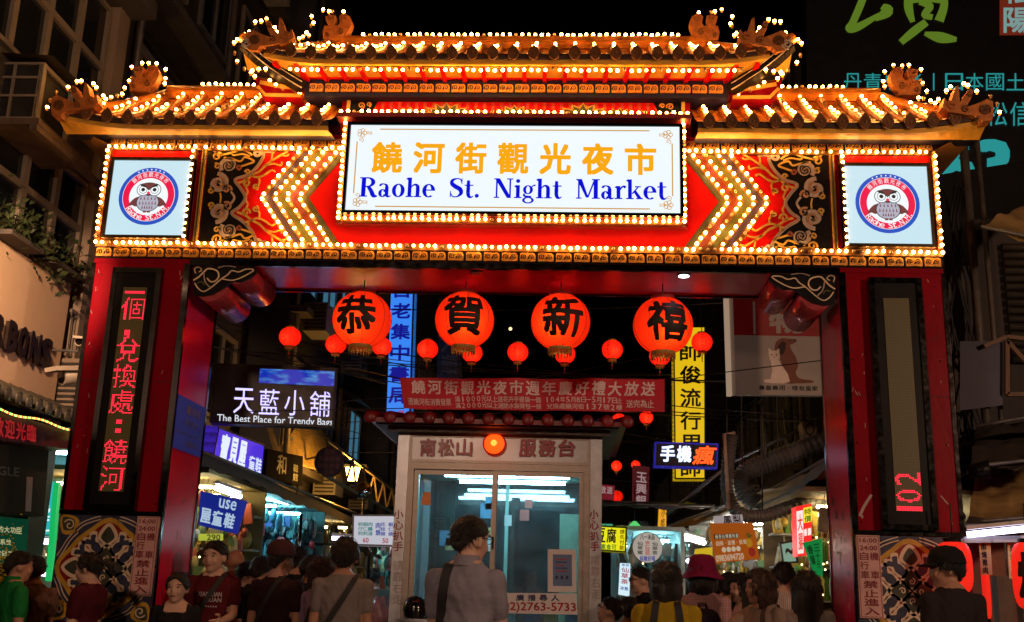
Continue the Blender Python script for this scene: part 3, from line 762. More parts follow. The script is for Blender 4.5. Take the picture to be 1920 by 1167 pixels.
# ================================================================== signs on the gate
WHITE_LB = E('lightbox_white', (.84,.94,1.0), 1.0, (.12,.12,.12), .3)
WHITE_LB2 = E('lightbox_pale_blue', (.60,.85,.95), .92, (.10,.10,.10), .3)
ORANGE_L = E('orange_lettering', (1.0,.42,.005), .95, (.02,.01,0)); BLUE_L = E('blue_lettering', (.0,.004,.72), .9, (0,0,.01)); GOLD_L = E('gold_line', (.75,.38,.05), .8)
NAVY_L = E('emblem_blue', (.005,.09,.62), .85); CRIM_L = E('emblem_crimson', (1.0,.0,.075), .85); PALE_L = E('emblem_white', (.9,.97,1.0), 1.0)
BROWN_L = E('owl_brown', (.20,.045,.045), .8); GREYB_L = E('owl_grey', (.55,.55,.68), .8); BLK_L = E('owl_black', (.01,.02,.02), .5); PINK_L = E('owl_beak', (1.0,.02,.1), .9)
# --- bold serif capitals and small letters for the main sign
def arcp(cx, cy, rx, ry, a0, a1, n=14): return [(cx+rx*math.cos(R(a0+(a1-a0)*i/n)), cy+ry*math.sin(R(a0+(a1-a0)*i/n))) for i in range(n+1)]
def ring(cx, cy, rx, ry, tx, ty, a0=0, a1=360):
    n = 18; o = arcp(cx, cy, rx, ry, a0, a1, n); i_ = arcp(cx, cy, rx-tx, ry-ty, a0, a1, n)
    return [[o[k], o[k+1], i_[k+1], i_[k]] for k in range(n)]
def rect(a, b, c, d): return [[(a, c), (b, c), (b, d), (a, d)]]
def stroke(pts, ws, n=5):
    pts = smooth2([(*p, w) for p, w in zip(pts, ws)], n); out = []
    L_ = []; R_ = []
    for i, (x, y, w) in enumerate(pts):
        p0, p1 = pts[max(i-1, 0)], pts[min(i+1, len(pts)-1)]; dx, dy = p1[0]-p0[0], p1[1]-p0[1]; l = math.hypot(dx, dy) or 1
        L_.append((x-dy/l*w/2, y+dx/l*w/2)); R_.append((x+dy/l*w/2, y-dx/l*w/2))
    return [[L_[i], L_[i+1], R_[i+1], R_[i]] for i in range(len(pts)-1)]
SF = .06
def stem(x, w, y0, y1, b=True, t='l'):
    o = rect(x, x+w, y0, y1)
    if b: o += rect(x-.09, x+w+.09, y0, y0+SF)
    if t == 'l': o += [[(x-.1, y1-.07), (x, y1-.13), (x+.02, y1), (x-.02, y1)]]
    if t == 'b': o += rect(x-.09, x+w+.09, y1-SF, y1)
    return o
GL = {
 'R': (stem(.12,.21,0,1,True,'b') + ring(.42,.745,.36,.255,.2,.07,-90,90) + rect(.3,.43,.93,1) + rect(.3,.43,.49,.56) + stroke([(.45,.52),(.6,.3),(.72,.06),(.9,.035)],[.16,.2,.2,.07]), .92),
 'a': (ring(.24,.19,.21,.21,.16,.05,20,340) + rect(.34,.52,.1,.5) + stroke([(.1,.55),(.14,.63),(.27,.66),(.4,.6),(.43,.48)],[.12,.1,.06,.12,.18]) + stroke([(.43,.15),(.47,.04),(.58,.03),(.64,.08)],[.18,.13,.06,.03]), .66),
 'o': (ring(.33,.335,.31,.35,.19,.06), .68),
 'h': (stem(.1,.18,0,1) + stroke([(.27,.5),(.34,.6),(.45,.64),(.55,.58),(.58,.45),(.58,.05)],[.04,.07,.1,.16,.18,.18]) + rect(.40,.76,0,SF), .78),
 'e': (ring(.33,.335,.31,.35,.19,.06,0,310) + rect(.15,.62,.335,.395), .66),
 'S': (stroke([(.62,.76),(.55,.93),(.36,.96),(.17,.87),(.16,.7),(.34,.55),(.55,.42),(.6,.22),(.42,.05),(.2,.06),(.1,.25)],[.04,.06,.07,.15,.2,.22,.22,.18,.07,.06,.04]) + [[(.6,.98),(.65,.98),(.65,.68),(.61,.68)], [(.07,.02),(.12,.02),(.12,.34),(.08,.34)]], .74),
 't': (stroke([(.2,.88),(.2,.5),(.2,.2),(.26,.05),(.38,.03),(.45,.1)],[.14,.18,.18,.15,.07,.03]) + rect(.02,.44,.6,.66), .48),
 '.': (ring(.14,.1,.1,.1,.1,.1), .3),
 'N': (stem(.12,.08,0,1,True,'b') + [[(.06,1),(.3,1),(.86,0),(.66,0)]] + rect(.76,.84,0,1) + rect(.64,.94,1-SF,1), .98),
 'i': (stem(.1,.18,0,.66) + ring(.19,.87,.1,.1,.1,.1), .38),
 'g': (ring(.29,.43,.24,.23,.15,.05) + ring(.3,-.1,.28,.17,.12,.06) + stroke([(.14,.24),(.1,.15),(.2,.09),(.45,.08)],[.06,.1,.1,.08]) + stroke([(.47,.58),(.56,.66),(.64,.64)],[.06,.06,.1]), .66),
 'M': (stem(.12,.08,0,1,True,'b') + [[(.06,1),(.3,1),(.62,.06),(.5,.06)], [(.54,.06),(.62,.06),(.96,1),(.88,1)]] + stem(.86,.2,0,1,True,'b'), 1.18),
 'r': (stem(.1,.18,0,.66) + stroke([(.27,.46),(.34,.59),(.44,.64),(.52,.58)],[.05,.08,.1,.16]), .54),
 'k': (stem(.1,.18,0,1) + [[(.28,.3),(.52,.6),(.6,.6),(.32,.24)]] + rect(.42,.7,.6,.66) + [[(.34,.4),(.46,.46),(.76,.03),(.56,.03)]] + rect(.48,.8,0,SF), .8),
 ' ': ([], .62)}
def serif(mb, body, q, rect_, mi, h):
    tot = sum(GL[c][1] for c in body); u0, v0, u1, v1 = rect_; x = 0; hh = h
    for c in body:
        g, adv = GL[c]
        for k, pl in enumerate(g):
            mb.add([q.P(u0+(u1-u0)*(x+a)/tot, v1+(v0-v1)*b, hh+.00004*(k % 9)) for a, b in pl], [list(range(len(pl)))], mi)
        x += adv
q = Quad(at(659,234,-.25), at(1276,236,-.25), at(1273,403,-.25), at(650,397,-.25))
q = quad_xz(-1.425, 1.455, 4.482, 5.293, -.25)
T = thing('name_lightbox', 'glowing white main lightbox with orange characters and blue Raohe St. Night Market lettering', 'sign', (0, -.2, 4.48))
mb = MB(); qbox(mb, q, h0=-.04, h1=-.001); mb.build('light_panel', WHITE_LB, T)
mb = MB(); mb.box(-1.455, 1.485, -.24, -.102, 4.462, 5.313); qframe(mb, quad_xz(-1.455, 1.485, 4.462, 5.313, -.25), .026, -.03, .012, 1); mb.build('casing', [DKRED, CHROME], T)
mb = MB(); put_row(mb, '饒河街觀光夜市', q, (.053, .205, .947, .565), 0, gap=.26, bold=.028, h=.003); mb.build('chinese_lettering', ORANGE_L, T, recalc=False)
_tot = sum(GL[c][1] for c in 'Raohe St. Night Market'); _x = 0
for wd in ('Raohe', 'St.', 'Night', 'Market'):
    wl = sum(GL[c][1] for c in wd); mb = MB(); serif(mb, wd, q, (.037+.925*_x/_tot, .615, .037+.925*(_x+wl)/_tot, .838), 0, .003); mb.build('english_word', BLUE_L, T, recalc=False); _x += wl+GL[' '][1]
mb = MB()
for v in (.055, .945): mb.ribbon([(.09, v), (.91, v)], .012, q.P, 0, .003)
for u in (.022, .978): mb.ribbon([(u, .2), (u, .8)], .0035, q.P, 0, .003)
for (u, v) in ((.035, .10), (.965, .10), (.035, .90), (.965, .90)):
    sx, sy = q.size()
    for k in range(5):
        a = k*1.257; mb.ribbon(spiral(0, 0, 1, 1, 0, 1, 10), .3, lambda x, y, h, u=u, v=v, a=a: q.P(u+(x*.016+math.cos(a)*.022)/sx*1.1, v+(y*.016+math.sin(a)*.022)/sy*1.1, h), 0, .003)
    for d in (-1, 1):
        e = 1 if u < .5 else -1; g = 1 if v < .5 else -1
        mb.ribbon(spiral(u+e*.02, v+g*.01*d, .001, .012, 0, 1.2*e, 12), .0025, q.P, 0, .003); mb.ribbon(spiral(u-.005*e, v+g*.08, .004, .03, 0, 1.2, 12), .006, lambda x, y, h: q.P(u+(x-u)*.3, y, h), 0, .003)
mb.build('corner_flourish', GOLD_L, T, recalc=False)
# --- owl signs
for s in (-1, 1):
    xc = s*3.245; Y = -.08; z0, z1 = 4.298, 5.005; hw = .352
    q = quad_xz(xc-hw, xc+hw, z0, z1, Y)
    T = thing('owl_emblem_sign', 'pale square lightbox with owl emblem on the %s end of the gate' % ('left' if s < 0 else 'right'), 'sign', (xc, Y, z0), 'owl signs')
    mb = MB(); qbox(mb, q, h0=-.02, h1=0); mb.build('light_panel', WHITE_LB2, T)
    mb = MB(); qframe(mb, quad_xz(xc-hw-.028, xc+hw+.028, z0-.03, z1+.03, Y), .028, -.066, .012); mb.build('casing', M('bronze_frame', (.10,.065,.03), .3, .6), T)
    cz = (z0+z1)/2+.012
    fn = lambda a, b, h: Vector((xc+a, Y-h, cz+b))
    circ = lambda r, n=40, cx=0, cy=0, ry=None: [(cx+r*math.cos(2*math.pi*i/n), cy+(ry or r)*math.sin(2*math.pi*i/n)) for i in range(n)]
    mb = MB()
    mb.prism(circ(.272), fn, 0, .002, 0); mb.prism(circ(.238), fn, .002, .003, 1); mb.prism(circ(.234), fn, .003, .004, 2); mb.prism(circ(.176, cy=-.005), fn, .004, .005, 1)
    for i in range(7):
        a = R(90+(i-3)*9); mb.prism(circ(.007, 6, .254*math.cos(a), .254*math.sin(a)), fn, .002, .004, 1)
    mb.build('emblem_disc', [NAVY_L, PALE_L, CRIM_L], T)
    mb = MB()
    def curved(body, r, a0, a1, sz, up=True, bold=.02):
        n = len(body)
        for i, ch in enumerate(body):
            if ch == ' ': continue
            v, f = glyphs(ch); a = R(a0+(a1-a0)*(i+.5)/n); w = sz*(.85 if ord(ch) > 255 else (.25 if ch == '.' else .72)); hg = sz if ch != '.' else sz*.25
            if ch in 'aoe': hg = sz*.75
            c, sn = math.cos(a-math.pi/2 if up else a+math.pi/2), math.sin(a-math.pi/2 if up else a+math.pi/2)
            pts = []
            for x, y in v:
                lx, ly = (x-.5)*w, (y*hg-sz/2)
                pts.append(fn(r*math.cos(a)+lx*c-ly*sn, r*math.sin(a)+lx*sn+ly*c, .007))
            mb.add(pts, f)
    curved('饒河街觀光夜市', .205, 142, 38, .046); mb.build('emblem_lettering', PALE_L, T, recalc=False); mb = MB(); curved('Raohe St.N.M.', .205, 212, 335, .05, False, .03)
    mb.build('emblem_lettering', PALE_L, T, recalc=False)
    mb = MB()
    for e in (-1, 1):
        mb.prism([(e*x, y) for x, y in smooth2([(.06,.0),(.12,-.02),(.165,-.07),(.17,-.095),(.14,-.088),(.11,-.1),(.07,-.08),(.05,-.03),(.06,0)], 3)], fn, .0052, .007, 0)
    mb.prism(circ(.105, 28, 0, -.062, .088), fn, .007, .0085, 1); mb.prism(circ(.098, 28, 0, -.062, .082), fn, .0085, .009, 2)
    mb.prism(smooth2([(-.085,.07),(-.06,.115),(0,.128),(.06,.115),(.085,.07),(.06,.03),(0,.0),(-.06,.03),(-.085,.07)], 4), fn, .009, .0098, 1)
    for e in (-1, 1):
        for k, (r, mi) in enumerate(((.060,1),(.054,3),(.037,4),(.033,3),(.017,1))): mb.prism(circ(r, 24, e*.052, .058), fn, .0098+.0006*k, .0104+.0006*k, mi)
        mb.prism([(0, .105), (e*.085, .112), (e*.075, .092), (e*.03, .078), (0, .05)], fn, .013, .0135, 1)
    mb.prism([(-.06, .118), (.06, .118), (.03, .09), (0, .055), (-.03, .09)], fn, .0136, .014, 0)
    mb.prism([(-.016, .03), (0, .042), (.016, .03), (0, .005)], fn, .0136, .0142, 5)
    for (rr, yy, nn) in ((.08, -.02, 5), (.085, -.065, 6), (.055, -.105, 5)):
        for i in range(nn):
            x = (i-(nn-1)/2)*2*rr/nn; mb.prism([(x-.007, yy-.016), (x, yy+.018), (x+.007, yy-.016)], fn, .009, .0097, 0)
    for e in (-1, 1): mb.prism([(e*.006, -.14), (e*.03, -.14), (e*.034, -.158), (e*.004, -.158)], fn, .009, .0096, 0)
    mb.build('owl_figure', [BROWN_L, BLK_L, GREYB_L, PALE_L, E('owl_green', (.01,.10,.07), .6), PINK_L], T)
# --- LED displays
LEDR = E('red_led', (1.0,.015,.05), 1.7); 
def led_grid_mat():
    m = M('amber_led_grid', (.105,.07,.015), .5, var=.25, scale=2.5); nt = m.node_tree; n = nt.nodes; L = nt.links
    b = n['Principled BSDF']; tc = n.new('ShaderNodeTexCoord'); br = n.new('ShaderNodeTexBrick'); br.offset = 0; br.inputs['Scale'].default_value = 1
    br.inputs['Brick Width'].default_value = .0127; br.inputs['Row Height'].default_value = .0127; br.inputs['Mortar Size'].default_value = .003
    br.inputs['Color1'].default_value = (.11,.07,.013,1); br.inputs['Color2'].default_value = (.09,.058,.012,1); br.inputs['Mortar'].default_value = (.02,.012,.004,1)
    mp = n.new('ShaderNodeMapping'); mp.inputs['Rotation'].default_value = (math.pi/2, 0, 0); L.new(tc.outputs['Object'], mp.inputs[0]); L.new(mp.outputs[0], br.inputs[0])
    mx = [k for k in n if k.type == 'MIX'][0]; L.new(br.outputs[0], mx.inputs['A'])
    b.inputs['Emission Color'].default_value = (.3,.19,.03,1); b.inputs['Emission Strength'].default_value = .06
    return m
LEDG = led_grid_mat()
def raster(ch, n=16, bold=.0, rot=False):
    v, f = glyphs(ch); g = np.zeros((n, n), bool)
    cs = (np.arange(n)+.5)/n; X, Z = np.meshgrid(cs, cs)
    for t in f:
        for i in range(1, len(t)-1):
            a, b, c = v[t[0]], v[t[i]], v[t[i+1]]
            d = (b[1]-c[1])*(a[0]-c[0])+(c[0]-b[0])*(a[1]-c[1])
            if abs(d) < 1e-9: continue
            l1 = ((b[1]-c[1])*(X-c[0])+(c[0]-b[0])*(Z-c[1]))/d; l2 = ((c[1]-a[1])*(X-c[0])+(a[0]-c[0])*(Z-c[1]))/d
            g |= (l1 >= -.02) & (l2 >= -.02) & (l1+l2 <= 1.02)
    return g
for s in (-1, 1):
    x0, x1 = sorted((s*3.05, s*3.49)); z0, z1 = 1.90, 4.0
    T = thing('led_display', 'tall red scrolling LED display on the left gate pillar' if s < 0 else 'tall LED display mostly dark with small red digits on the right pillar', 'display', (s*3.27, -.06, z0), 'pillar LED displays')
    mb = MB(); mb.box(x0+.02, x1-.02, -.06, -.002, z0+.02, z1-.02, 0); mb.build('cabinet', BLACK, T)
    mb = MB(); qframe(mb, quad_xz(x0, x1, z0, z1, -.075), .045, -.07, .0); mb.build('steel_frame', CHROME, T)
    mx0, mx1 = s*3.27-.105, s*3.27+.105; mz0, mz1 = 2.05, 3.82
    mb = MB(); mb.box(mx0, mx1, -.066, -.061, mz0, mz1); mb.build('dot_matrix', LEDG, T)
    st_ = (mx1-mx0)/16.5
    mb = MB()
    def dots(g, xo, zt_):
        n = g.shape[0]
        for i in range(n):
            for j in range(g.shape[1]):
                if g[i, j]:
                    x = xo+(j+.5)*st_; z = zt_-(n-1-i+.5)*st_
                    if not (mz0 < z < mz1): continue
                    mb.prism([(x+.0056*math.cos(k*1.0472), z+.0056*math.sin(k*1.0472)) for k in range(6)], FX(-.066), 0, .003)
    if s < 0:
        z = 3.80
        gr = np.zeros((16, 16), bool); gr[13:15, 1:15] = True; dots(gr[:, :], mx0+.004, z); z -= 4*st_
        for ch in ('個', '，', '兌', '換', '處', '：', '饒', '河'):
            if ch == '，': gr = np.zeros((16, 16), bool); gr[7:11, 4:8] = True; gr[5:8, 6:8] = True; gr[3:6, 4:6] = True; z -= 3*st_; dots(gr[2:13], mx0+.004, z-2*st_); z -= 9*st_; continue
            if ch == '：': gr = np.zeros((16, 16), bool); gr[10:13, 6:10] = True; gr[4:7, 6:10] = True; z -= 2*st_; dots(gr[2:15], mx0+.004, z); z -= 14*st_; continue
            z -= 1.5*st_; dots(raster(ch), mx0+.004, z); z -= 16*st_
    else:
        for ch, zt_ in (('2', 2.36), ('0', 2.22), ('1', 2.09)):
            g = raster(ch, 16)[:, ::1]; g = g[:, ::2]; g = np.rot90(g, -1); dots(g, mx0+.004, zt_)
    tag(mb.build('lit_dots', LEDR, T, recalc=False), kind='stuff')
# --- notice boards
PINKB = M('faded_pink_board', (.62,.36,.33), .45, var=.15, scale=8); REDT = M('dark_red_print', (.20,.012,.02), .5)
for s in (-1, 1):
    x0, x1 = sorted((s*2.848, s*3.03)); z0, z1 = 1.215, 1.855; Y = -.032
    q = quad_xz(x0, x1, z0, z1, Y)
    T = thing('entry_hours_notice', 'narrow pink notice with red no-entry hours, on the %s pillar' % ('left' if s < 0 else 'right'), 'sign', (s*2.94, Y, z0), 'no-entry notices')
    mb = MB(); qbox(mb, q, h0=-.02, h1=0); mb.build('board', PINKB, T)
    mb = MB()
    put_text(mb, '16:00', q, (.12, .035, .88, .09), 0, .03, .002); put_text(mb, '24:00', q, (.12, .125, .88, .185), 0, .03, .002); mb.add([q.P(.48,.1,.002), q.P(.52,.1,.002), q.P(.52,.118,.002), q.P(.48,.118,.002)], [(0,1,2,3)])
    put_column(mb, '自行車', q, (.1, .2, .48, .54), 0, bold=.02, h=.002); put_column(mb, '機 車', q, (.54, .2, .92, .54), 0, bold=.02, h=.002)
    put_column(mb, '禁止進入', q, (.2, .545, .82, .97), 0, bold=.03, h=.002)
    qq = Quad(q.P(.04,.012), q.P(.96,.012), q.P(.96,.988), q.P(.04,.988)); qframe(mb, qq, .004, 0, .002)
    mb.build('lettering', REDT, T, recalc=False)
# ================================================================== the street floor
mb = MB(); mb.add([(-60, -60, 0), (60, -60, 0), (60, 90, 0), (-60, 90, 0)], [(0,1,2,3)])
tag(mb.build('street', M('asphalt', (.045,.043,.042), .55, var=.35, scale=2.2, bump=.3, bscale=60), None), kind='structure')
# ================================================================== lanterns
def lantern_skin(name, tint, em):
    m = bpy.data.materials.new(name); m.use_nodes = True; nt = m.node_tree; n = nt.nodes; L = nt.links; n.clear()
    out = n.new('ShaderNodeOutputMaterial'); tr = n.new('ShaderNodeBsdfTranslucent'); df = n.new('ShaderNodeBsdfDiffuse'); gl = n.new('ShaderNodeEmission')
    nz = n.new('ShaderNodeTexNoise'); nz.inputs['Scale'].default_value = 9; tc = n.new('ShaderNodeTexCoord'); L.new(tc.outputs['Object'], nz.inputs[0])
    mx = n.new('ShaderNodeMix'); mx.data_type = 'RGBA'; mx.inputs['A'].default_value = (tint[0]*.8, tint[1]*.6, tint[2]*.6, 1); mx.inputs['B'].default_value = (*tint, 1); L.new(nz.outputs['Fac'], mx.inputs['Factor'])
    L.new(mx.outputs['Result'], tr.inputs[0]); df.inputs[0].default_value = (.5,.02,.015,1); gl.inputs[0].default_value = (1.0,.018,.006,1); gl.inputs[1].default_value = em
    a1 = n.new('ShaderNodeMixShader'); a1.inputs[0].default_value = .25; L.new(tr.outputs[0], a1.inputs[1]); L.new(df.outputs[0], a1.inputs[2])
    a2 = n.new('ShaderNodeAddShader'); L.new(a1.outputs[0], a2.inputs[0]); L.new(gl.outputs[0], a2.inputs[1]); L.new(a2.outputs[0], out.inputs[0])
    return m
SKIN = lantern_skin('lantern_paper', (1.0,.085,.014), .20); SKINS = lantern_skin('lantern_silk', (1.0,.05,.025), .30)
INK = M('lantern_ink', (.012,.004,.004), .6); GOLDF = M('gold_fringe', (.45,.28,.05), .5, var=.4, scale=40); SEAM = M('lantern_seam', (.22,.01,.008), .6)
TASG = M('green_tassel', (.05,.35,.06), .6); TASR = M('red_tassel', (.5,.02,.03), .6)
class SphereFace:
    def __init__(s, c, r, rz, lon0=0, span=90, lat0=0, vspan=90): s.c = Vector(c); s.r = r; s.rz = rz; s.a = R(lon0); s.sp = R(span); s.l0 = R(lat0); s.vs = R(vspan)
    def P(s, u, v, h=0):
        lo = s.a+(u-.5)*s.sp; la = s.l0+(.5-v)*s.vs; k = 1+h/s.r
        return s.c + Vector((math.sin(lo)*math.cos(la)*s.r*k, -math.cos(lo)*math.cos(la)*s.r*k, math.sin(la)*s.rz*k))
    def size(s): return (s.r*s.sp, s.rz*s.vs)
def lantern(px, py, Y, rpx, label, char=None, group=None, big=False, top=None, lon=0, power=None, tassel=True):
    c = at(px, py, Y); r = rpx/FPX*(Y+9)*1.02; rz = r*(.98 if big else .93)
    T = thing('big_paper_lantern' if big else 'small_silk_lantern', label, 'lantern', (c.x, c.y, c.z-rz*1.15), group)
    mb = MB(); K = 44 if big else 22; N = 36 if big else 24; prof = []
    for i in range(K+1):
        a = math.pi*(.12+.76*i/K); k = 1+(.007 if big else .004)*(1 if i % 2 else -1); prof.append((r*math.sin(a)*k, rz*math.cos(a)*k))
    if not big:   # lobed silk panels
        vs = []; N = 40
        for rr, z in prof:
            for j in range(N):
                t = 2*math.pi*j/N; q = rr*(1-.05*(abs(math.cos(4*t))**6)); vs.append(c+Vector((q*math.cos(t), q*math.sin(t), z)))
        mb.add(vs, [(i*N+j, i*N+(j+1) % N, (i+1)*N+(j+1) % N, (i+1)*N+j) for i in range(K) for j in range(N)], 0, True)
    else: mb.lathe(prof, c, N, 0)
    mb.build('shell', SKIN if big else SKINS, T)
    sf = SphereFace(c, r, rz)
    mb = MB(); n = 8
    for k in range(n):
        lo = 2*math.pi*(k+.3)/n; pts = []
        for i in range(13):
            a = math.pi*(.12+.76*i/12); pts.append(c+Vector((r*1.012*math.sin(a)*math.sin(lo), -r*1.012*math.sin(a)*math.cos(lo), rz*1.012*math.cos(a))))
        mb.tube(pts, r*(.008 if big else .012), 4)
    mb.build('seam', SEAM, T)
    zt, zb = rz*math.cos(math.pi*.12), -rz*math.cos(math.pi*.12); rr = r*math.sin(math.pi*.12)
    mb = MB(); mb.lathe([(rr*1.1, zt-.006), (rr*1.12, zt+r*.10), (rr*.9, zt+r*.11), (rr*.9, zt)], c, 20, 0); mb.build('top_ring', SEAM if big else GOLDF, T)
    mb = MB(); mb.lathe([(rr*1.1, zb+.004), (rr*1.12, zb-r*.1), (rr*1.02, zb-r*.12)], c, 20, 0)
    for k in range(22):
        t = 2*math.pi*k/22; p = c+Vector((rr*1.05*math.cos(t), rr*1.05*math.sin(t), zb-r*.1)); l = r*(.16 if big else .22)*random.uniform(.8, 1.15)
        mb.tube([p, p-Vector((0, 0, l))], [r*.035, r*.02], 4, 0)
    mb.build('fringe', GOLDF, T)
    if tassel and not big:
        mb = MB(); p = c+Vector((0, 0, zb-r*.3)); mb.tube([p, p-Vector((0, 0, r*.25))], r*.05, 6, 0); mb.tube([p-Vector((0, 0, r*.25)), p-Vector((0, 0, r*.75))], [r*.06, r*.03], 6, 1); mb.build('tassel', [TASG, TASR], T)
    zt2 = top if top else c.z+rz+r*.5
    mb = MB(); mb.tube([c+Vector((0, 0, zt)), (c.x, c.y, zt2)], .006 if big else .004, 5); mb.build('hanging_cord', WIRE, T)
    mb = MB()
    if big:
        f = SphereFace(c, r*1.012, rz*1.012, lon, 84, 0, 84); put_text(mb, char, f, (0, 0, 1, 1), 0, bold=.028, h=.003)
    else:
        f = SphereFace(c, r*1.01, rz*1.01, lon, 16, 0, 90)
        for i in range(4): put_text(mb, '恭賀新禧'[i], f, (0, i*.25, 1, i*.25+.22), 0, bold=0, h=.003)
    mb.build('lettering', INK, T, recalc=False)
    li = bpy.data.lights.new('lantern_bulb', 'POINT'); li.energy = power if power else (2.1 if big else 0.42)*(r/.25)**(0 if big else 0); li.color = (1.0,.55,.2) if big else (1.0,.35,.15); li.shadow_soft_size = .03
    lo = bpy.data.objects.new('lantern_bulb', li); COL.objects.link(lo); lo.parent = T; lo.matrix_parent_inverse = LOCINV[T.name]
    lo.location = c+Vector((random.uniform(-.06, .04)*r/.25, -.150*r/.25, random.uniform(-.08, -.03)*r/.25))
    return T
for (px, py, ch, lo, nm) in ((679,600,'恭',-4,'leftmost, in front of the blue vertical bookshop sign'), (871,601,'賀',4,'second from the left'), (1051,604,'新',6,'third from the left'), (1243,611,'禧',6,'rightmost, beside the yellow vertical sign')):
    lantern(px, py, .42, 56, 'big glowing red paper lantern reading %s, %s' % (ch, nm), ch, 'big lanterns under the gate beam', True, 4.06, lo)
for i, (px, py, r, nm) in enumerate(((544,632,21,'leftmost, hanging alone above the violet neon shop sign'), (630,646,20,'tucked behind the left side of the first big lantern'), (716,650,19,'peeking out at the right below the first big lantern'), (802,655,20,'between the first and second big lanterns'),
        (885,662,20,'right below the second big lantern'), (971,661,20,'between the second and third big lanterns'), (1059,664,20,'right below the third big lantern'), (1148,656,20,'between the third and fourth big lanterns'), (1237,668,20,'right below the fourth big lantern'), (1316,642,20,'right of the fourth big lantern before the yellow sign'))):
    lantern(px, py, 1.55, r, 'small red silk lantern, '+nm, None, 'small lanterns strung behind the big ones', lon=random.uniform(-25, 25))
for (px, py, r, Y, nm) in ((1161,789,14,5.0,'left of the pair just below the red banner end'), (1212,783,13,5.4,'right of the pair just below the red banner end'), (1156,874,10,8.5,'far off beside the booth header'), (1192,872,8.5,9.5,'very small and dim above the dark red vertical sign')):
    lantern(px, py, Y, r, 'little red lantern '+nm, None, 'distant street lanterns', power=.5, lon=10)
T = lantern(1157, 931, 9.0, 11, 'small yellow lantern beside the booth, above the tofu sign', None, None, power=.1); T.children[0].data.materials.clear(); T.children[0].data.materials.append(E('yellow_lantern_silk', (.8,.6,.03), .8)); T.name = 'small_yellow_lantern'
# ================================================================== banner
BANR = M('banner_red', (.50,.008,.03), .6, var=.1, scale=3, bump=.15, bscale=5); WHT = M('white_print', (.75,.70,.70), .6, var=.05)
q = quad_px([(750,709),(1246,711),(1246,773),(758,767)], 1.5)
T = thing('red_banner', 'wide red cloth banner with white lettering hung above the service booth', 'banner', q.base())
mb = MB(); n = 40; vs = []
wav = lambda u, v: .018*math.sin(u*19+v*2)+.012*math.sin(u*43+1)
class Cloth(Quad):
    def P(s, u, v, h=0): return Quad.P(s, u, v, h+wav(u, v))
c = Cloth(*q.c)
for i in range(n+1):
    for j in range(5): vs.append(c.P(i/n, j/4, 0))
mb.add(vs, [(i*5+j, (i+1)*5+j, (i+1)*5+j+1, i*5+j+1) for i in range(n) for j in range(4)], 0, True)
mb.build('cloth', BANR, T)
mb = MB(); put_row(mb, '饒河街觀光夜市週年慶好禮大放送', c, (.035, .08, .97, .52), 0, gap=.16, bold=.02, h=.004, shear=.12)
put_row(mb, '憑饒河街消費發票', c, (.02, .66, .185, .88), 0, gap=.04, bold=.008, h=.004)
put_row(mb, '滿1000元以上送花卉手提袋一個', c, (.20, .57, .53, .75), 0, gap=.04, bold=.008, h=.004); put_row(mb, '滿2000元以上送防水製背包一個', c, (.20, .78, .53, .95), 0, gap=.04, bold=.008, h=.004)
put_row(mb, '104年5月8日-5月17日止', c, (.545, .57, .84, .74), 0, gap=.04, bold=.008, h=.004); put_row(mb, '兌換處饒河街137號2樓', c, (.55, .78, .84, .95), 0, gap=.04, bold=.008, h=.004)
put_row(mb, '送完為止', c, (.855, .64, .96, .88), 0, gap=.04, bold=.01, h=.004)
mb.build('lettering', WHT, T, recalc=False)
for u in (0, 1):
    a = q.P(u, .02); b = q.P(u, .98); e = -1 if u == 0 else 1
    MB().tube([a, a+Vector((e*1.6, .1, .25))], .005, 4).build('tie_rope', WIRE, T); MB().tube([b, b+Vector((e*1.6, .1, -.05))], .005, 4).build('tie_rope', WIRE, T)
# ================================================================== service booth
ALU = M('brushed_aluminium', (.50,.54,.58), .34, .55, var=.18, scale=10, bump=.05); ALUD = M('bronzed_aluminium', (.36,.33,.29), .4, .5, var=.2, scale=8)
FLUO = E('fluorescent_tube', (.50,.88,1.0), 42.0); FLUOV = E('violet_white_tube', (.80,.72,1.0), 7.0); TEAL = M('pale_green_wall', (.30,.50,.45), .6); LETR = M('raised_red_letter', (.30,.012,.03), .35)
def glass(name, tint, refl=.08, dust=.12):
    m = bpy.data.materials.new(name); m.use_nodes = True; nt = m.node_tree; n = nt.nodes; L = nt.links; n.clear()
    out = n.new('ShaderNodeOutputMaterial'); tr = n.new('ShaderNodeBsdfTransparent'); tr.inputs[0].default_value = (*tint, 1)
    gl = n.new('ShaderNodeBsdfGlossy'); gl.inputs['Roughness'].default_value = .03; df = n.new('ShaderNodeBsdfDiffuse'); df.inputs[0].default_value = (.6,.65,.68,1)
    fr = n.new('ShaderNodeFresnel'); fr.inputs[0].default_value = 1.5
    nz = n.new('ShaderNodeTexNoise'); nz.inputs['Scale'].default_value = 2.2; nz.inputs['Detail'].default_value = 9; nz.inputs['Roughness'].default_value = .75; mr = n.new('ShaderNodeMapRange'); mr.inputs['To Max'].default_value = dust*2; mr.inputs['From Min'].default_value = .35; L.new(nz.outputs[0], mr.inputs[0])
    a = n.new('ShaderNodeMixShader'); L.new(mr.outputs[0], a.inputs[0]); L.new(tr.outputs[0], a.inputs[1]); L.new(df.outputs[0], a.inputs[2])
    ad = n.new('ShaderNodeMath'); ad.operation = 'ADD'; ad.inputs[1].default_value = refl-.04; L.new(fr.outputs[0], ad.inputs[0])
    b = n.new('ShaderNodeMixShader'); L.new(ad.outputs[0], b.inputs[0]); L.new(a.outputs[0], b.inputs[1]); L.new(gl.outputs[0], b.inputs[2]); L.new(b.outputs[0], out.inputs[0])
    return m
GLASS = glass('window_glass', (.80,.92,.95))
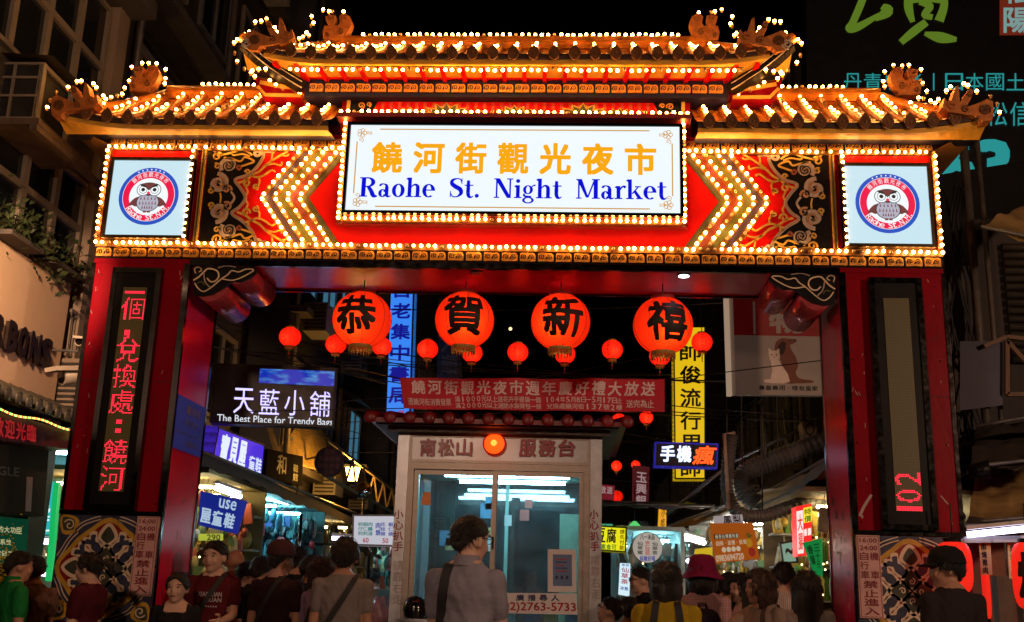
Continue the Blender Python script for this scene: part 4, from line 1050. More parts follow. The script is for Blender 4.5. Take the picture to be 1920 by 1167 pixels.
T = thing('service_booth', 'aluminium and glass service booth under the gate with red tiled eave', 'booth', (-.17, 2.9, 0))
X0, X1, Y0, Y1 = -1.21, .875, 2.0, 3.9
for x, y in ((X0, Y0), (X1-.115, Y0), (X0, Y1), (X1-.115, Y1)):
    mb = MB(); mb.box(x, x+.115, y, y+.115, 0, 2.885); mb.build('corner_post', ALU, T)
mb = MB(); qh = quad_xz(X0+.116, X1-.116, 2.585, 2.885, Y0+.02); mb.box(X0+.116, X1-.116, Y0+.02, Y0+.08, 2.62, 2.885); mb.build('header_panel', M('warm_steel_panel', (.42,.43,.45), .36, .5, var=.2, scale=4), T)
mb = MB(); qframe(mb, quad_xz(X0+.116, X1-.116, 2.60, 2.885, Y0+.02), .028, -.02, .014); mb.build('header_frame', ALUD, T)
hq = Quad(at(770,815,2.0), at(1097,815,2.0), at(1095,865,2.0), at(768,865,2.0))
mb = MB(); put_row(mb, '南松山', hq, (.05, .16, .365, .82), 0, gap=.12, bold=.03, h=.006, raised=.012); mb.build('raised_lettering', LETR, T, recalc=False); mb = MB(); put_row(mb, '服務台', hq, (.62, .18, .955, .84), 0, gap=.12, bold=.03, h=.006, raised=.012); mb.build('raised_lettering', LETR, T, recalc=False)
c = at(927, 833, 1.98); mb = MB(); mb.lathe([(0, .10), (.05, .092), (.085, .06), (.105, .0)], c, 24, 0, axis='y'); b_ = mb.build('beacon_lens', E('beacon_glow', (1.0,.06,.004), 2.2, (.6,.1,.02), .2), T)
mb = MB(); mb.lathe([(0, .115), (.028, .105), (.034, .088)], c, 16, 0, axis='y'); mb.build('beacon_core', E('beacon_core_glow', (1.0,.28,.03), 2.6), b_)
mb = MB(); mb.lathe([(.103, .0), (.118, .0), (.118, .03), (.103, .03)], c, 24, 0, axis='y'); mb.build('beacon_rim', M('red_plastic', (.5,.03,.01), .3), b_)
li = bpy.data.lights.new('beacon_light', 'POINT'); li.energy = .8; li.color = (1,.07,.01); li.shadow_soft_size = .05; lo = bpy.data.objects.new('beacon_light', li); COL.objects.link(lo); lo.parent = T; lo.matrix_parent_inverse = LOCINV[T.name]; lo.location = c+Vector((0, -.17, 0))
# window wall
wx0, wx1 = X0+.116, X1-.116
mb = MB(); mb.box(wx0, wx1, Y0+.01, Y0+.09, 2.53, 2.598); mb.box(wx0, wx0+.06, Y0+.01, Y0+.09, .9, 2.53); mb.box(wx1-.06, wx1, Y0+.01, Y0+.09, .9, 2.53); mb.box(wx0, wx1, Y0-.02, Y0+.11, .86, .90); mb.build('window_frame', ALUD, T)
mb = MB(); mb.box(wx0, wx1, Y0+.02, Y0+.08, 0, .86); mb.build('lower_panel', ALU, T)
xm = at(925, 1000, 2.0).x
for k, (a, b, yy) in enumerate(((wx0+.06, xm+.03, Y0+.055), (xm-.03, wx1-.06, Y0+.03))):
    sh = bpy.data.objects.new('sliding_sash', None); COL.objects.link(sh); sh.parent = T; sh.matrix_parent_inverse = LOCINV[T.name]; LOCINV[sh.name] = Matrix.Identity(4)
    mb = MB(); qframe(mb, quad_xz(a, b, .9, 2.53, yy), .05, -.022, 0); mb.build('sash_frame', ALUD, sh)
    mb = MB(); mb.box(a+.05, b-.05, yy+.009, yy+.013, .95, 2.48); mb.build('pane', GLASS, sh)
    if k: MB().box(a+.015, a+.035, yy-.015, yy, 1.75, 1.87).build('handle', BLACK, sh)
# inside
mb = MB(); mb.box(X0+.116, X1-.116, Y0+.1, Y1-.02, 2.60, 2.64); mb.build('ceiling', TEAL, T)
mb = MB(); mb.box(X0+.02, X0+.06, Y0+.116, Y1, 0, 1.0); mb.box(X1-.06, X1-.02, Y0+.116, Y1, 0, 1.0); mb.box(X0+.12, X1-.12, Y1+.02, Y1+.06, 0, 1.0); mb.build('skirt_wall', TEAL, T)
for x in (X0+.03, X1-.05):
    for y in (2.6, 3.3): mb = MB(); mb.box(x, x+.03, y, y+.04, 1.0, 2.6); mb.build('mullion', TEAL, T)
    mb = MB(); mb.box(x+.01, x+.014, Y0+.12, Y1, 1.0, 2.6); mb.build('side_pane', GLASS, T)
mb = MB(); mb.box(X0+.12, X1-.12, Y1+.03, Y1+.035, 1.0, 2.6); mb.build('back_pane', GLASS, T)
mb = MB(); mb.box(-.2, -.16, Y1+.02, Y1+.07, 1.0, 2.6); mb.build('back_mullion', TEAL, T)
mb = MB(); mb.box(X0+.15, X1-.15, 2.3, 2.7, .98, 1.02); mb.build('counter', M('counter_top', (.28,.24,.2), .4), T)
for y, a, b in ((2.28, -.92, -.22), (2.28, -.10, .62), (2.75, -.80, .55), (3.4, -.7, .5)):
    mb = MB(); mb.tube([(a, y, 2.555), (b, y, 2.555)], .022, 10); tb = mb.build('fluorescent_tube', FLUO, T); mb = MB(); mb.box(a-.03, b+.03, y-.03, y+.03, 2.575, 2.60); mb.build('batten', M('white_batten', (.7,.75,.75), .5), tb)
# booth eave
EV = M('booth_soffit', (.12,.10,.085), .6); BT = M('dull_red_tile', (.20,.008,.012), .4, var=.3)
mb = MB(); mb.box(-1.40, 1.03, 1.72, 4.2, 2.935, 2.975); mb.box(-1.30, .95, 1.85, 4.1, 2.886, 2.934); mb.build('soffit', EV, T)
mb = MB(); mb.add([(-1.48, 1.62, 2.98), (1.11, 1.62, 2.98), (1.0, 2.6, 3.10), (-1.35, 2.6, 3.10), (1.0, 3.3, 3.10), (-1.35, 3.3, 3.10), (1.11, 4.3, 2.98), (-1.48, 4.3, 2.98)], [(0,1,2,3), (3,2,4,5), (5,4,6,7), (1,6,4,2), (0,3,5,7), (0,7,6,1)]); mb.build('roof_slab', BT, T)
for i in range(14):
    x = -1.44+i*(2.55/13); mb = MB(); mb.tube([(x, 1.58, 3.0), (x*.93, 2.55, 3.12)], .05, 10); mb.ball((x, 1.575, 2.985), (.062, .02, .062), 12, 6); mb.build('tube_tile', BT, T)
mb = MB(); mb.box(-1.49, 1.12, 1.60, 1.63, 2.94, 2.985); mb.build('eave_board', BT, T)
# things kept inside the booth
BOOTHC = [M('booth_card_%d' % k, c, .6) for k, c in enumerate(((.6,.62,.6), (.5,.42,.2), (.1,.25,.4), (.5,.12,.1), (.25,.4,.3), (.05,.06,.07)))]
rnd = random.Random(5)
for k in range(9):
    x = -.95+k*.19+rnd.uniform(-.03, .03); h = rnd.uniform(.08, .28); mb = MB(); mb.rbox((x, 2.5, 1.021), (x+rnd.uniform(-.02, .02), 2.5, 1.021+h), rnd.uniform(.08, .16), .12, 0); mb.build('desk_item', BOOTHC[rnd.randrange(6)], T)
for k in range(14):
    x = rnd.uniform(-1.0, .65); z = rnd.uniform(1.5, 2.35); w = rnd.uniform(.08, .16); mb = MB(); mb.box(x, x+w, Y1+.015, Y1+.02, z, z+w*rnd.uniform(1, 1.5)); mb.build('pinned_sheet', BOOTHC[rnd.randrange(5)], T)
MB().box(.45, .72, 3.2, 3.75, 0, 2.2).build('cabinet', BOOTHC[4], T); MB().box(X0+.07, X0+.20, 2.25, 2.33, 1.0, 2.6).build('green_jamb', M('sea_green_frame', (.16,.36,.30), .5), T)
mb = MB(); mb.add([(-.93, Y0+.052, 2.30), (-.86, Y0+.052, 2.30), (-.85, Y0+.052, 2.17), (-.95, Y0+.052, 2.17)], [(0,1,2,3)]); mb.build('orange_tag', M('orange_tag', (.8,.3,.08), .5), T)
# lettering on posts
mb = MB()
for (px, c4) in (((738,757), '小心扒手'), ((1105,1122), '小心扒手')):
    qq = quad_px([(px[0], 955), (px[1], 955), (px[1]-(2 if px[0] < 900 else -2), 1035), (px[0]-(2 if px[0] < 900 else -2), 1035)], 1.998); put_column(mb, c4, qq, (0, 0, 1, 1), 0, bold=.02, h=.002)
    qq = quad_px([(px[0]-2, 1050), (px[1]-2, 1050), (px[1]-3, 1135), (px[0]-3, 1135)] if px[0] < 900 else [(px[0]+1, 1040), (px[1]+1, 1040), (px[1]+3, 1125), (px[0]+3, 1125)], 1.998); put_column(mb, '請靠右走', qq, (.05, 0, 1.05, 1), 1, bold=.0, h=.002)
mb.build('post_lettering', [LETR, M('faded_print', (.33,.29,.26), .5)], T, recalc=False)
# signs fixed on the booth
PAPER = M('white_paper', (.72,.72,.74), .5, var=.06); CRT = M('crimson_print', (.38,.01,.02), .5); NVT = M('navy_print', (.02,.02,.12), .5)
q = quad_px([(935,1112),(1081,1113),(1083,1153),(934,1150)], 1.99)
T = thing('phone_number_sign', 'white phone number sign on the booth window reading (02)2763-5733', 'sign', q.base())
mb = MB(); qbox(mb, q, h0=-.008, h1=0); mb.build('board', PAPER, T)
mb = MB(); put_row(mb, '廣播尋人', q, (.2, .07, .8, .38), 0, gap=.3, bold=.03, h=.002); mb.build('navy_lettering', NVT, T, recalc=False)
mb = MB(); put_text(mb, '(02)2763-5733', q, (.015, .44, .985, .97), 0, bold=.02, h=.002); mb.build('red_lettering', CRT, T, recalc=False)
q = quad_px([(1027,1030),(1080,1031),(1081,1111),(1027,1110)], 1.985)
T = thing('taped_poster', 'white sheet with blue printed poster taped inside the booth window', 'poster', q.base())
mb = MB(); qbox(mb, q, h0=-.003, h1=0); mb.build('sheet', PAPER, T)
mb = MB(); qbox(mb, q, .18, .12, .85, .86, 0, .002, 0)
for k in range(5): qbox(mb, q, .28, .22+k*.07, .28+.4*random.uniform(.6, 1.1), .245+k*.07, .002, .003, 1+(k % 2))
for k in range(3): qbox(mb, q, .27+k*.18, .62, .36+k*.18, .70, .002, .003, 2)
mb.build('print', [M('poster_blue', (.12,.22,.42), .5), CRT, NVT], T)
c = at(778, 1140, 1.95); T = thing('glossy_helmet', 'glossy black round helmet on the booth ledge at the left window corner', 'helmet', (c.x, c.y, c.z-.11))
mb = MB(); mb.lathe([(.02, .115), (.07, .1), (.105, .055), (.118, 0), (.112, -.06), (.10, -.10)], c, 24); mb.build('shell', M('black_gloss', (.01,.01,.012), .08, coat=.6), T)
mb = MB(); mb.lathe([(.119, -.01), (.122, -.02), (.119, -.03)], c, 24); mb.build('rim_band', CHROME, T)
mb = MB(); mb.box(c.x-.16, c.x+.2, 1.85, 1.998, c.z-.13, c.z-.102); tag(mb.build('booth_ledge', ALU, None), 'narrow aluminium ledge under the booth window', 'ledge')
# ================================================================== building blocks for the street
def sign(name, label, pts, Y, Y2, face, texts=(), mats=(), thick=.08, frame=None, fw=.02, cat='sign', group=None):
    """a board standing in the street: texts are (kind, body, rect, material index, options)"""
    q = pts if isinstance(pts, Quad) else quad_px(pts, Y, Y2)
    T = thing(name, label, cat, q.base(), group)
    mb = MB(); qbox(mb, q, h0=-thick, h1=0); mb.build('panel', face, T)
    if frame: mb = MB(); qframe(mb, q, fw, -thick-.004, .008); mb.build('frame', frame, T)
    for (kind, body, rc, mi, *opt) in texts:
        mb = MB(); kw = dict(bold=.02, h=.004); kw.update(opt[0] if opt else {})
        {'t': put_text, 'c': put_column, 'r': put_row}[kind](mb, body, q, rc, 0, **kw) if kind in 'tcr' else qbox(mb, q, *rc, 0, kw['h'])
        mb.build('lettering' if kind in 'tcr' else 'painted_block', mats[mi], T, recalc=False)
    return T, q
def tubelight(label, a, b, mat, r=.018, cat='lamp', group=None):
    a = Vector(a); b = Vector(b); T = thing('fluorescent_lamp', label, cat, tuple((a+b)/2), group)
    mb = MB(); mb.tube([a, b], r, 8); mb.build('tube', mat, T)
    mb = MB(); mb.rbox(a+Vector((0, 0, r*2.2)), b+Vector((0, 0, r*2.2)), .05, .03); mb.build('batten', M('white_batten', (.7,.75,.75), .5), T)
    return T
DK = M('dark_metal', (.03,.028,.026), .5, .3, var=.3); GREYM = M('grey_metal', (.22,.22,.22), .45, .5, var=.25); WOOD = M('brown_wood', (.13,.07,.035), .6, var=.3)
CONC = M('stained_concrete', (.075,.065,.055), .8, var=.45, scale=1.6, bump=.3, bscale=12); TILEW = M('grey_wall_tile', (.085,.07,.055), .5, var=.35, scale=2.0, bump=.2, bscale=25)
BRWN = M('brown_facade', (.03,.022,.016), .7, var=.4, scale=1.5); WINF = M('white_window_frame', (.24,.20,.15), .45, var=.15); DGL = M('dark_window_pane', (.012,.014,.016), .08, var=.2, spec=.6)
CORR = M('corrugated_sheet', (.07,.06,.045), .55, .3, var=.35, scale=3); PIPE = M('drain_pipe', (.10,.085,.07), .5, var=.3); CREAMW = M('cream_render', (.28,.21,.15), .6, var=.12, scale=1.2, bump=.05)
# ================================================================== left corner building with the BONS board
X = -4.6
T = thing('corner_building', 'old corner building left of the gate with rows of white framed windows', 'building', (-6.5, 0, 0))
mb = MB(); mb.box(-9, X-.08, -6, 1.86, 2.9, 9.6, 0); mb.build('wall', TILEW, T)
mb = MB(); mb.box(X-.08, X+.06, 1.62, 1.88, 2.9, 9.6); mb.build('corner_pier', CREAMW, T)
mb = MB(); mb.box(X-.08, X-.03, -6, 1.62, 5.45, 5.95); mb.build('spandrel', TILEW, T)
mb = MB(); mb.box(X-.08, X+.35, -6, 1.9, 7.55, 7.75); mb.build('balcony_slab', CONC, T)
mb = MB(); mb.box(-9, -4.68, 1.4, 1.8, 0, 2.9); mb.build('ground_floor_wall', BRWN, T)
for (za, zt, zb) in ((4.28, 4.90, 5.42), (6.02, 6.76, 7.5)):
    for k in range(7):
        ya = 1.58-.62*(k+1); yb = 1.58-.62*k
        mb = MB(); w = .045; x0, x1 = X-.079, X-.02
        mb.box(x0, x1, ya, ya+w, za, zb); mb.box(x0, x1, yb-w, yb, za, zb); mb.box(x0, x1, ya+w, yb-w, za, za+w); mb.box(x0, x1, ya+w, yb-w, zt-.035, zt+.035); mb.box(x0, x1, ya+w, yb-w, zb-w, zb)
        fr = mb.build('window', WINF, T)
        for (c0, c1) in ((za+w, zt-.035), (zt+.035, zb-w)):
            mb = MB(); mb.box(X-.075, X-.06, ya+w, yb-w, c0, c1); mb.build('pane', DGL, fr)
# the board
q = Quad((X+.02, -1.6, 4.255), (X+.02, 1.43, 4.255), (X+.02, 1.40, 3.0), (X+.02, -1.6, 3.0))
T = thing('shop_name_board', 'cream wall board with dark raised letters BONS left of the gate', 'sign', (X, .2, 3.0))
mb = MB(); qbox(mb, q, h0=-.1, h1=0); mb.build('board', M('cream_signboard', (.78,.56,.36), .5, var=.1, scale=1.0), T)
BOL = M('bronze_letter', (.035,.02,.015), .4, .3)
def atX(px, py, X_):
    d = FW + RT*((px-960)/FPX) - UP*((py-583.5)/FPX); return CAM + d*((X_-CAM.x)/d.x)
for ch, xa, xb in (('B', 3, 22), ('O', 24, 42), ('N', 46, 66), ('S', 68, 87), ('R', -24, -2)):
    zc = lambda x: 645+ (x)*.43
    a, b = atX(xa, zc(xa), X+.02), atX(xb, zc(xb), X+.02)
    qq = Quad((X+.02, a.y, 3.60), (X+.02, b.y, 3.60), (X+.02, b.y, 3.31), (X+.02, a.y, 3.31))
    mb = MB(); put_text(mb, ch, qq, (0, 0, 1, 1), 0, bold=.05, h=.045, raised=.045); mb.build('letter', BOL, T, recalc=False)
T = thing('assumed_gooseneck_lamp', 'assumed unseen gooseneck lamp lighting the cream BONS board from the left', 'lamp', (-4.55, -2.3, 4.3))  # assumed lamp out of view, added with its spot to brighten the board
MB().tube([(-4.6, -2.3, 4.3), (-4.4, -2.3, 4.65), (-4.0, -2.3, 4.75), (-3.75, -2.3, 4.6)], .02, 8).build('arm', GREYM, T)
mb = MB(); mb.lathe([(.03, .10), (.12, .0), (.13, -.02)], (-3.75, -2.3, 4.5), 16); mb.build('shade', GREYM, T); mb = MB(); mb.ball((-3.75, -2.3, 4.49), .05, 10, 8); mb.build('lamp', E('assumed_sign_glow', (1,.62,.35), 6), T)
li = bpy.data.lights.new('assumed_sign_light', 'SPOT'); li.spot_size = R(46); li.spot_blend = .5; li.energy = 620; li.color = (1,.58,.34); li.shadow_soft_size = .08; lo = bpy.data.objects.new('assumed_sign_light', li); COL.objects.link(lo); lo.parent = T; lo.matrix_parent_inverse = LOCINV[T.name]; lo.location = (-3.7, -2.3, 4.36); lo.rotation_euler = (Vector((-4.6, .75, 3.65))-Vector((-3.7, -2.3, 4.36))).to_track_quat('-Z', 'Y').to_euler()
# air conditioner in a white cage, high on the corner building
AX0, AX1, AY0, AY1, AZ0, AZ1 = -4.80, -4.28, -.30, .30, 5.30, 5.86
T = thing('caged_air_conditioner', 'white caged air conditioner high on the left corner building', 'air conditioner', (-4.5, 0, AZ0))
mb = MB(); mb.box(AX0+.02, AX1-.02, AY0+.02, AY1-.02, AZ0+.02, AZ1-.02); mb.build('housing', DK, T)
mb = MB(); w = .022
for x in (AX0, (AX0+AX1)/2, AX1-w): mb.box(x, x+w, AY0-.01, AY0+.012, AZ0, AZ1)
for z in (AZ0, AZ0+.22, AZ0+.40, AZ1-w): mb.box(AX0, AX1, AY0-.012, AY0+.010, z, z+w)
for (y, z) in ((AY0, AZ0), (AY1, AZ0), (AY0, AZ1-.03), (AY1, AZ1-.03)): pass
mb.box(AX1-.01, AX1+.02, AY0, AY1, AZ0, AZ0+.04); mb.box(AX1-.01, AX1+.02, AY0, AY1, AZ1-.04, AZ1); mb.box(AX1-.01, AX1+.022, AY0-.01, AY0+.05, AZ0, AZ1); mb.box(AX1-.01, AX1+.021, AY1-.05, AY1, AZ0, AZ1)
mb.build('cage', WINF, T)
mb = MB(); mb.box(AX0-.1, AX1+.1, AY0-.1, AY1+.35, AZ0-.09, AZ0-.03); mb.box(AX1+.02, AX1+.09, AY0-.1, AY1+1.0, AZ0-.14, AZ0-.09); mb.build('bracket_shelf', M('rusty_shelf', (.16,.10,.06), .7, var=.4), T)
mb = MB(); mb.add([(AX0-.05, AY0-.1, AZ1+.06), (AX1+.14, AY0-.1, AZ1+.02), (AX1+.12, AY1+.5, AZ1+.05), (AX0-.05, AY1+.5, AZ1+.1)], [(0,1,2,3)]); mb.build('rain_hood', DK, T)
# ledge, plants, small balcony rail
LEAF = M('dark_foliage', (.035,.055,.015), .6, var=.5, scale=20)
for k, (ya, n) in enumerate(((-.9, 260), (.1, 320), (.95, 260))):
    T = thing('balcony_plant', ['leafy dark plant spilling over the far left board edge', 'bushy dark plant above the middle of the BONS board', 'trailing dark plant at the right end of the BONS board'][k], 'plant', (X+.1, ya, 4.25), 'plants above the board')
    mb = MB()
    for i in range(n):
        p = Vector((X+.06+abs(random.gauss(0, .10)), ya+random.gauss(0, .28), 4.28+abs(random.gauss(0, .16))-(.25 if k == 2 and random.random() < .5 else 0)*random.random()))
        d = Vector((random.uniform(-1, 1), random.uniform(-1, 1), random.uniform(-.6, .8))).normalized(); e = d.cross(Vector((random.random(), random.random(), 1))).normalized()
        l = random.uniform(.05, .11); mb.add([p, p+d*l*.5+e*l*.25, p+d*l, p+d*l*.5-e*l*.25], [(0,1,2,3)])
    mb.build('foliage', LEAF, T, recalc=False)
    mb = MB()
    for i in range(6): p = Vector((X+.08, ya+random.gauss(0, .2), 4.26)); mb.tube([p, p+Vector((random.uniform(0, .12), random.uniform(-.12, .12), random.uniform(.15, .35)))], [.008, .004], 4)
    mb.build('stem', WOOD, T)
    mb = MB(); mb.box(X+.03, X+.22, ya-.3, ya+.3, 4.256, 4.30); mb.build('planter', CONC, T)
T = thing('balcony_rail', 'short white balcony rail between the board and the left pillar', 'railing', (-4.5, 1.6, 3.55))
mb = MB()
for k in range(6): y = 1.50+k*.09; mb.box(X+.02, X+.035, y, y+.02, 3.55, 4.0)
mb.box(X+.015, X+.04, 1.48, 2.0, 3.98, 4.02); mb.box(X+.015, X+.04, 1.48, 2.0, 3.53, 3.56); mb.build('bars', WINF, T)
T = thing('wall_air_conditioner', 'cream air conditioner unit below the balcony rail beside the pillar', 'air conditioner', (-4.45, 1.7, 2.95))
mb = MB(); mb.box(-4.62, -4.28, 1.48, 1.85, 2.95, 3.5); mb.build('housing', CREAMW, T)
mb = MB()
for k in range(9): mb.box(-4.60, -4.32, 1.466, 1.479, 2.99+k*.055, 3.015+k*.055)
mb.build('grille', DK, T)
# surveillance cameras on the pillar's outer edge
def cctv(px, py, Y, sc, ang, label):
    c = at(px, py, Y); T = thing('security_camera', label, 'camera', tuple(c), 'security cameras beside the left pillar')
    M_ = Matrix.Translation(c) @ Matrix.Rotation(R(ang), 4, 'Z') @ Matrix.Rotation(R(14), 4, 'X')
    f = lambda v: M_ @ (Vector(v)*sc)
    mb = MB(); mb.tube([f((0, .22, 0)), f((0, -.12, 0))], .058*sc, 14); mb.build('body', M('camera_shell', (.55,.48,.38), .4), T)
    mb = MB(); mb.tube([f((0, -.121, 0)), f((0, -.128, 0))], .045*sc, 14); mb.build('lens', M('lens_glass', (.01,.01,.012), .05), T)
    mb = MB(); mb.add([f((-.075, .2, .06)), f((.075, .2, .06)), f((.075, -.2, .075)), f((-.075, -.2, .075)), f((-.075, .2, .02)), f((.075, .2, .02)), f((.075, -.2, .045)), f((-.075, -.2, .045))], [(0,1,2,3), (0,3,7,4), (1,5,6,2), (3,2,6,7)]); mb.build('sun_hood', M('camera_shell', (.55,.48,.38), .4), T)
    mb = MB(); mb.tube([f((0, .05, -.05)), f((-.02, .12, -.14)), f((-.35, .25, -.16))], .018*sc, 8); mb.build('arm', GREYM, T)
cctv(150, 640, .5, .7, 20, 'upper white security camera beside the left pillar'); cctv(145, 705, .3, 1.25, -35, 'lower larger white security camera beside the left pillar')
# lit tiled hood and signs under the board, far left
T, q = sign('red_running_light_sign', 'red scrolling light sign with coloured fairy lights, far left', [(0,772),(132,808),(128,842),(0,826)], .2, 1.3, M('dark_red_sign', (.10,.01,.012), .5), [('r', '歡迎光臨', (-.1,.2,.5,.9), 0)], [E('dim_red_led', (1,.02,.03), .30)], thick=.15)
mb = MB()
T2 = thing('fairy_lights', 'string of tiny coloured fairy lights along the red sign at far left', 'fairy lights', tuple(q.P(.5, 0)))
FA = [E('fairy_red', (1,.05,.03), 3), E('fairy_green', (.1,1,.15), 2.5), E('fairy_yellow', (1,.6,.1), 3)]
for k in range(64):
    u = -.3+1.3*k/63; p = q.P(u, -.02+.06*math.sin(u*9), .03); mb.ball(p, .010, 6, 4, k % 3)
for k in range(14): p = q.P(1.0, .02-.5*k/13 if k < 7 else .02+.4*(k-7)/6, .03); mb.ball(p, .010, 6, 4, k % 3)
tag(mb.build('bulbs', FA, T2, recalc=False), kind='stuff')
mb = MB(); mb.tube([q.P(-.3+1.3*k/30, -.02+.06*math.sin((-.3+1.3*k/30)*9), .022) for k in range(31)], .004, 4); mb.build('cable', WIRE, T2)
T = thing('scalloped_tile_hood', 'old scalloped tile hood above the red sign, far left', 'canopy', (-4.4, .6, 2.95))
for k in range(14):
    mb = MB(); y = -1.2+k*.19; mb.tube([(-4.6, y, 3.0), (-4.28, y, 2.86)], .06, 8); mb.ball((-4.275, y, 2.855), (.02, .062, .062), 8, 5); mb.build('tile', M('grey_green_tile', (.10,.09,.06), .5, var=.3), T)
sign('dark_shop_sign', 'dark brown shop sign with faint letters GLE, far left', [(0,832),(92,842),(82,968),(0,962)], .4, 1.2, M('dark_brown_board', (.03,.024,.014), .7, spec=.1), [('t', 'GLE', (-.05,.33,.38,.46), 0), ('b', '', (.55,.45,.68,.95), 1)], [M('dim_bronze', (.10,.08,.05), .5), M('dim_pink', (.30,.16,.12), .5)], thick=.1)
sign('green_menu_board', 'dark green menu board with pale yellow writing, far left', [(-10,968),(54,974),(48,1060),(-10,1056)], .9, 1.2, E('green_board', (.004,.09,.04), .35, (.01,.08,.04)), [('r', '感染的大功臣', (-.3,.2,.82,.34), 0), ('r', '循環系統', (-.2,.48,.5,.60), 0), ('r', '你的健康', (-.2,.72,.58,.84), 0)], [E('pale_yellow_print', (.85,.80,.4), .5)], thick=.04)
# teal lit stall at the far left, seen between building and pillar
T = thing('teal_side_stall', 'side shop glowing teal and green left of the left pillar', 'stall', (-4.6, 3, 0))
MB().box(-6.2, -4.0, 3.6, 3.66, 0, 2.9).build('back_wall', M('pale_teal_wall', (.30,.55,.55), .6), T)
MB().box(-6.2, -4.0, 2.2, 3.6, 2.75, 2.8).build('ceiling', M('pale_teal_wall', (.30,.55,.55), .6), T)
MB().box(-5.6, -4.35, 2.4, 2.9, 0, 1.05).build('counter', M('white_counter', (.6,.65,.65), .4), T)
mb = MB(); mb.rbox(at(108,905,1.9), at(92,1090,1.9), .05, .07); mb.build('green_lit_post', E('green_post_glow', (.01,.60,.14), .75), T)  # post glows by itself in place of green light falling on it
sign('teal_lightbox', 'teal lightbox with white characters beside a green lit post, far left', [(70,905),(100,903),(94,1000),(62,1002)], 2.0, 2.0, E('teal_light', (.03,.55,.55), .8), [('c', '愛工', (.15,.45,.95,.98), 0)], [E('white_print_light', (.8,1,.95), 1.0)], thick=.1)
tubelight('violet white fluorescent tube in the teal side stall', at(52,1015,2.1), at(96,1016,2.1), FLUOV, .028); tubelight('second violet tube lower in the teal side stall', at(66,1075,2.3), at(92,1078,2.3), FLUOV, .02); tubelight('hidden ceiling tube of the teal side stall', (-5.5, 2.8, 2.7), (-4.3, 2.8, 2.7), FLUO, .018)
T = thing('yellow_flower_bunch', 'bunch of yellow flowers at the far left edge', 'flowers', tuple(at(4, 1100, -.1)))
mb = MB()
for k in range(260): p = at(0, 1075, -.1)+Vector((random.gauss(0, .06), random.gauss(0, .06), random.gauss(0, .14))); mb.ball(p, (random.uniform(.005, .016), random.uniform(.005, .016), random.uniform(.004, .010)), 6, 4)
mb.build('blossoms', M('yellow_petal', (.65,.5,.02), .6, var=.3), T); p = at(0, 1110, -.1); MB().tube([(p.x, p.y, 0), (p.x, p.y, p.z+.05)], [.09, .12], 12).build('bucket', DK, T)
# ================================================================== rows of buildings behind the gate
def facade(label, sx, xw, y0, y1, h, mat, seed, z0=2.9, lit=0):
    rnd = random.Random(seed)
    T = thing('street_building', label, 'building', (xw+sx*2, (y0+y1)/2, 0), 'buildings along the market street')
    xa, xb = sorted((xw, xw+sx*5)); MB().box(xa, xb, y0, y1, 0 if z0 < 0 else z0, h).build('wall', mat, T)
    nf = int((h-3.4)//2.6); nb = max(1, int((y1-y0)//1.7))
    for f in range(nf):
        for b in range(nb):
            ya = y0+.3+b*(y1-y0-.4)/nb; yb = ya+min(1.25, (y1-y0)/nb-.35); za = 3.7+f*2.6; zb = za+1.35
            e = -sx; x_ = lambda d: xw+e*d
            def bx(mb, d0, d1, *a): p, r_ = sorted((x_(d0), x_(d1))); mb.box(p, r_, *a)
            mb = MB(); w = .06; bx(mb, .002, .06, ya, ya+w, za, zb); bx(mb, .002, .06, yb-w, yb, za, zb); bx(mb, .002, .06, ya+w, yb-w, zb-w, zb); bx(mb, .002, .06, ya+w, yb-w, za, za+w); bx(mb, .002, .055, (ya+yb)/2-.025, (ya+yb)/2+.025, za+w, zb-w)
            wn = mb.build('window', WINF if rnd.random() < .6 else GREYM, T)
            mb = MB(); bx(mb, .003, .02, ya+w, yb-w, za+w, zb-w); mb.build('pane', E('lit_window', (.10,.35,.55), .35) if rnd.random() < lit else DGL, wn)
            if rnd.random() < .55:
                mb = MB(); bx(mb, .1, .5, ya+.2, ya+.9, za-.75, za-.25); ac = mb.build('air_conditioner', M('grey_ac_case', (.25,.24,.22), .5), T)
                mb = MB(); p, r_ = sorted((x_(.1), x_(.5)))
                for g in range(7): mb.box(p+.03, r_-.03, ya+.19, ya+.199, za-.71+g*.065, za-.68+g*.065)
                mb.build('grille', DK, ac)
            if rnd.random() < .4:
                mb = MB(); p = [Vector((x_(.05), ya-.1, zb+.15)), Vector((x_(.55), ya-.1, zb-.1)), Vector((x_(.55), yb+.1, zb-.1)), Vector((x_(.05), yb+.1, zb+.15))]; mb.add(p, [(0,1,2,3)]); mb.build('rain_hood', CORR, T)
        mb = MB(); p, r_ = sorted((xw-sx*.001, xw-sx*.28)); mb.box(p, r_, y0, y1, 3.15+f*2.6, 3.27+f*2.6); mb.build('ledge', CONC, T)
    for k in range(2):
        y = y0+.15+k*(y1-y0)*.55; MB().tube([(xw-sx*.08, y, 3.3), (xw-sx*.08, y, h)], .05, 8).build('drain_pipe', PIPE, T)
    return T
facade('tall dark building just behind the left pillar', -1, -4.75, 2.3, 8.0, 15.5, BRWN, 3); facade('grey building in the left row behind the neon sign', -1, -4.1, 8.1, 15.0, 12.5, M('dark_grey_tile', (.05,.048,.046), .5, var=.35, scale=2.0), 5, lit=.25); facade('last dark building at the far end of the left row', -1, -3.5, 15.1, 30, 10.5, CONC, 9)
facade('dark building just behind the right pillar', 1, 4.7, 2.75, 6.4, 5.0, BRWN, 12); facade('shabby concrete building in the right row behind the yellow sign', 1, 4.2, 7.6, 15.0, 10.5, CONC, 15); facade('last dark building at the far end of the right row', 1, 3.6, 15.1, 30, 9.5, BRWN, 17)
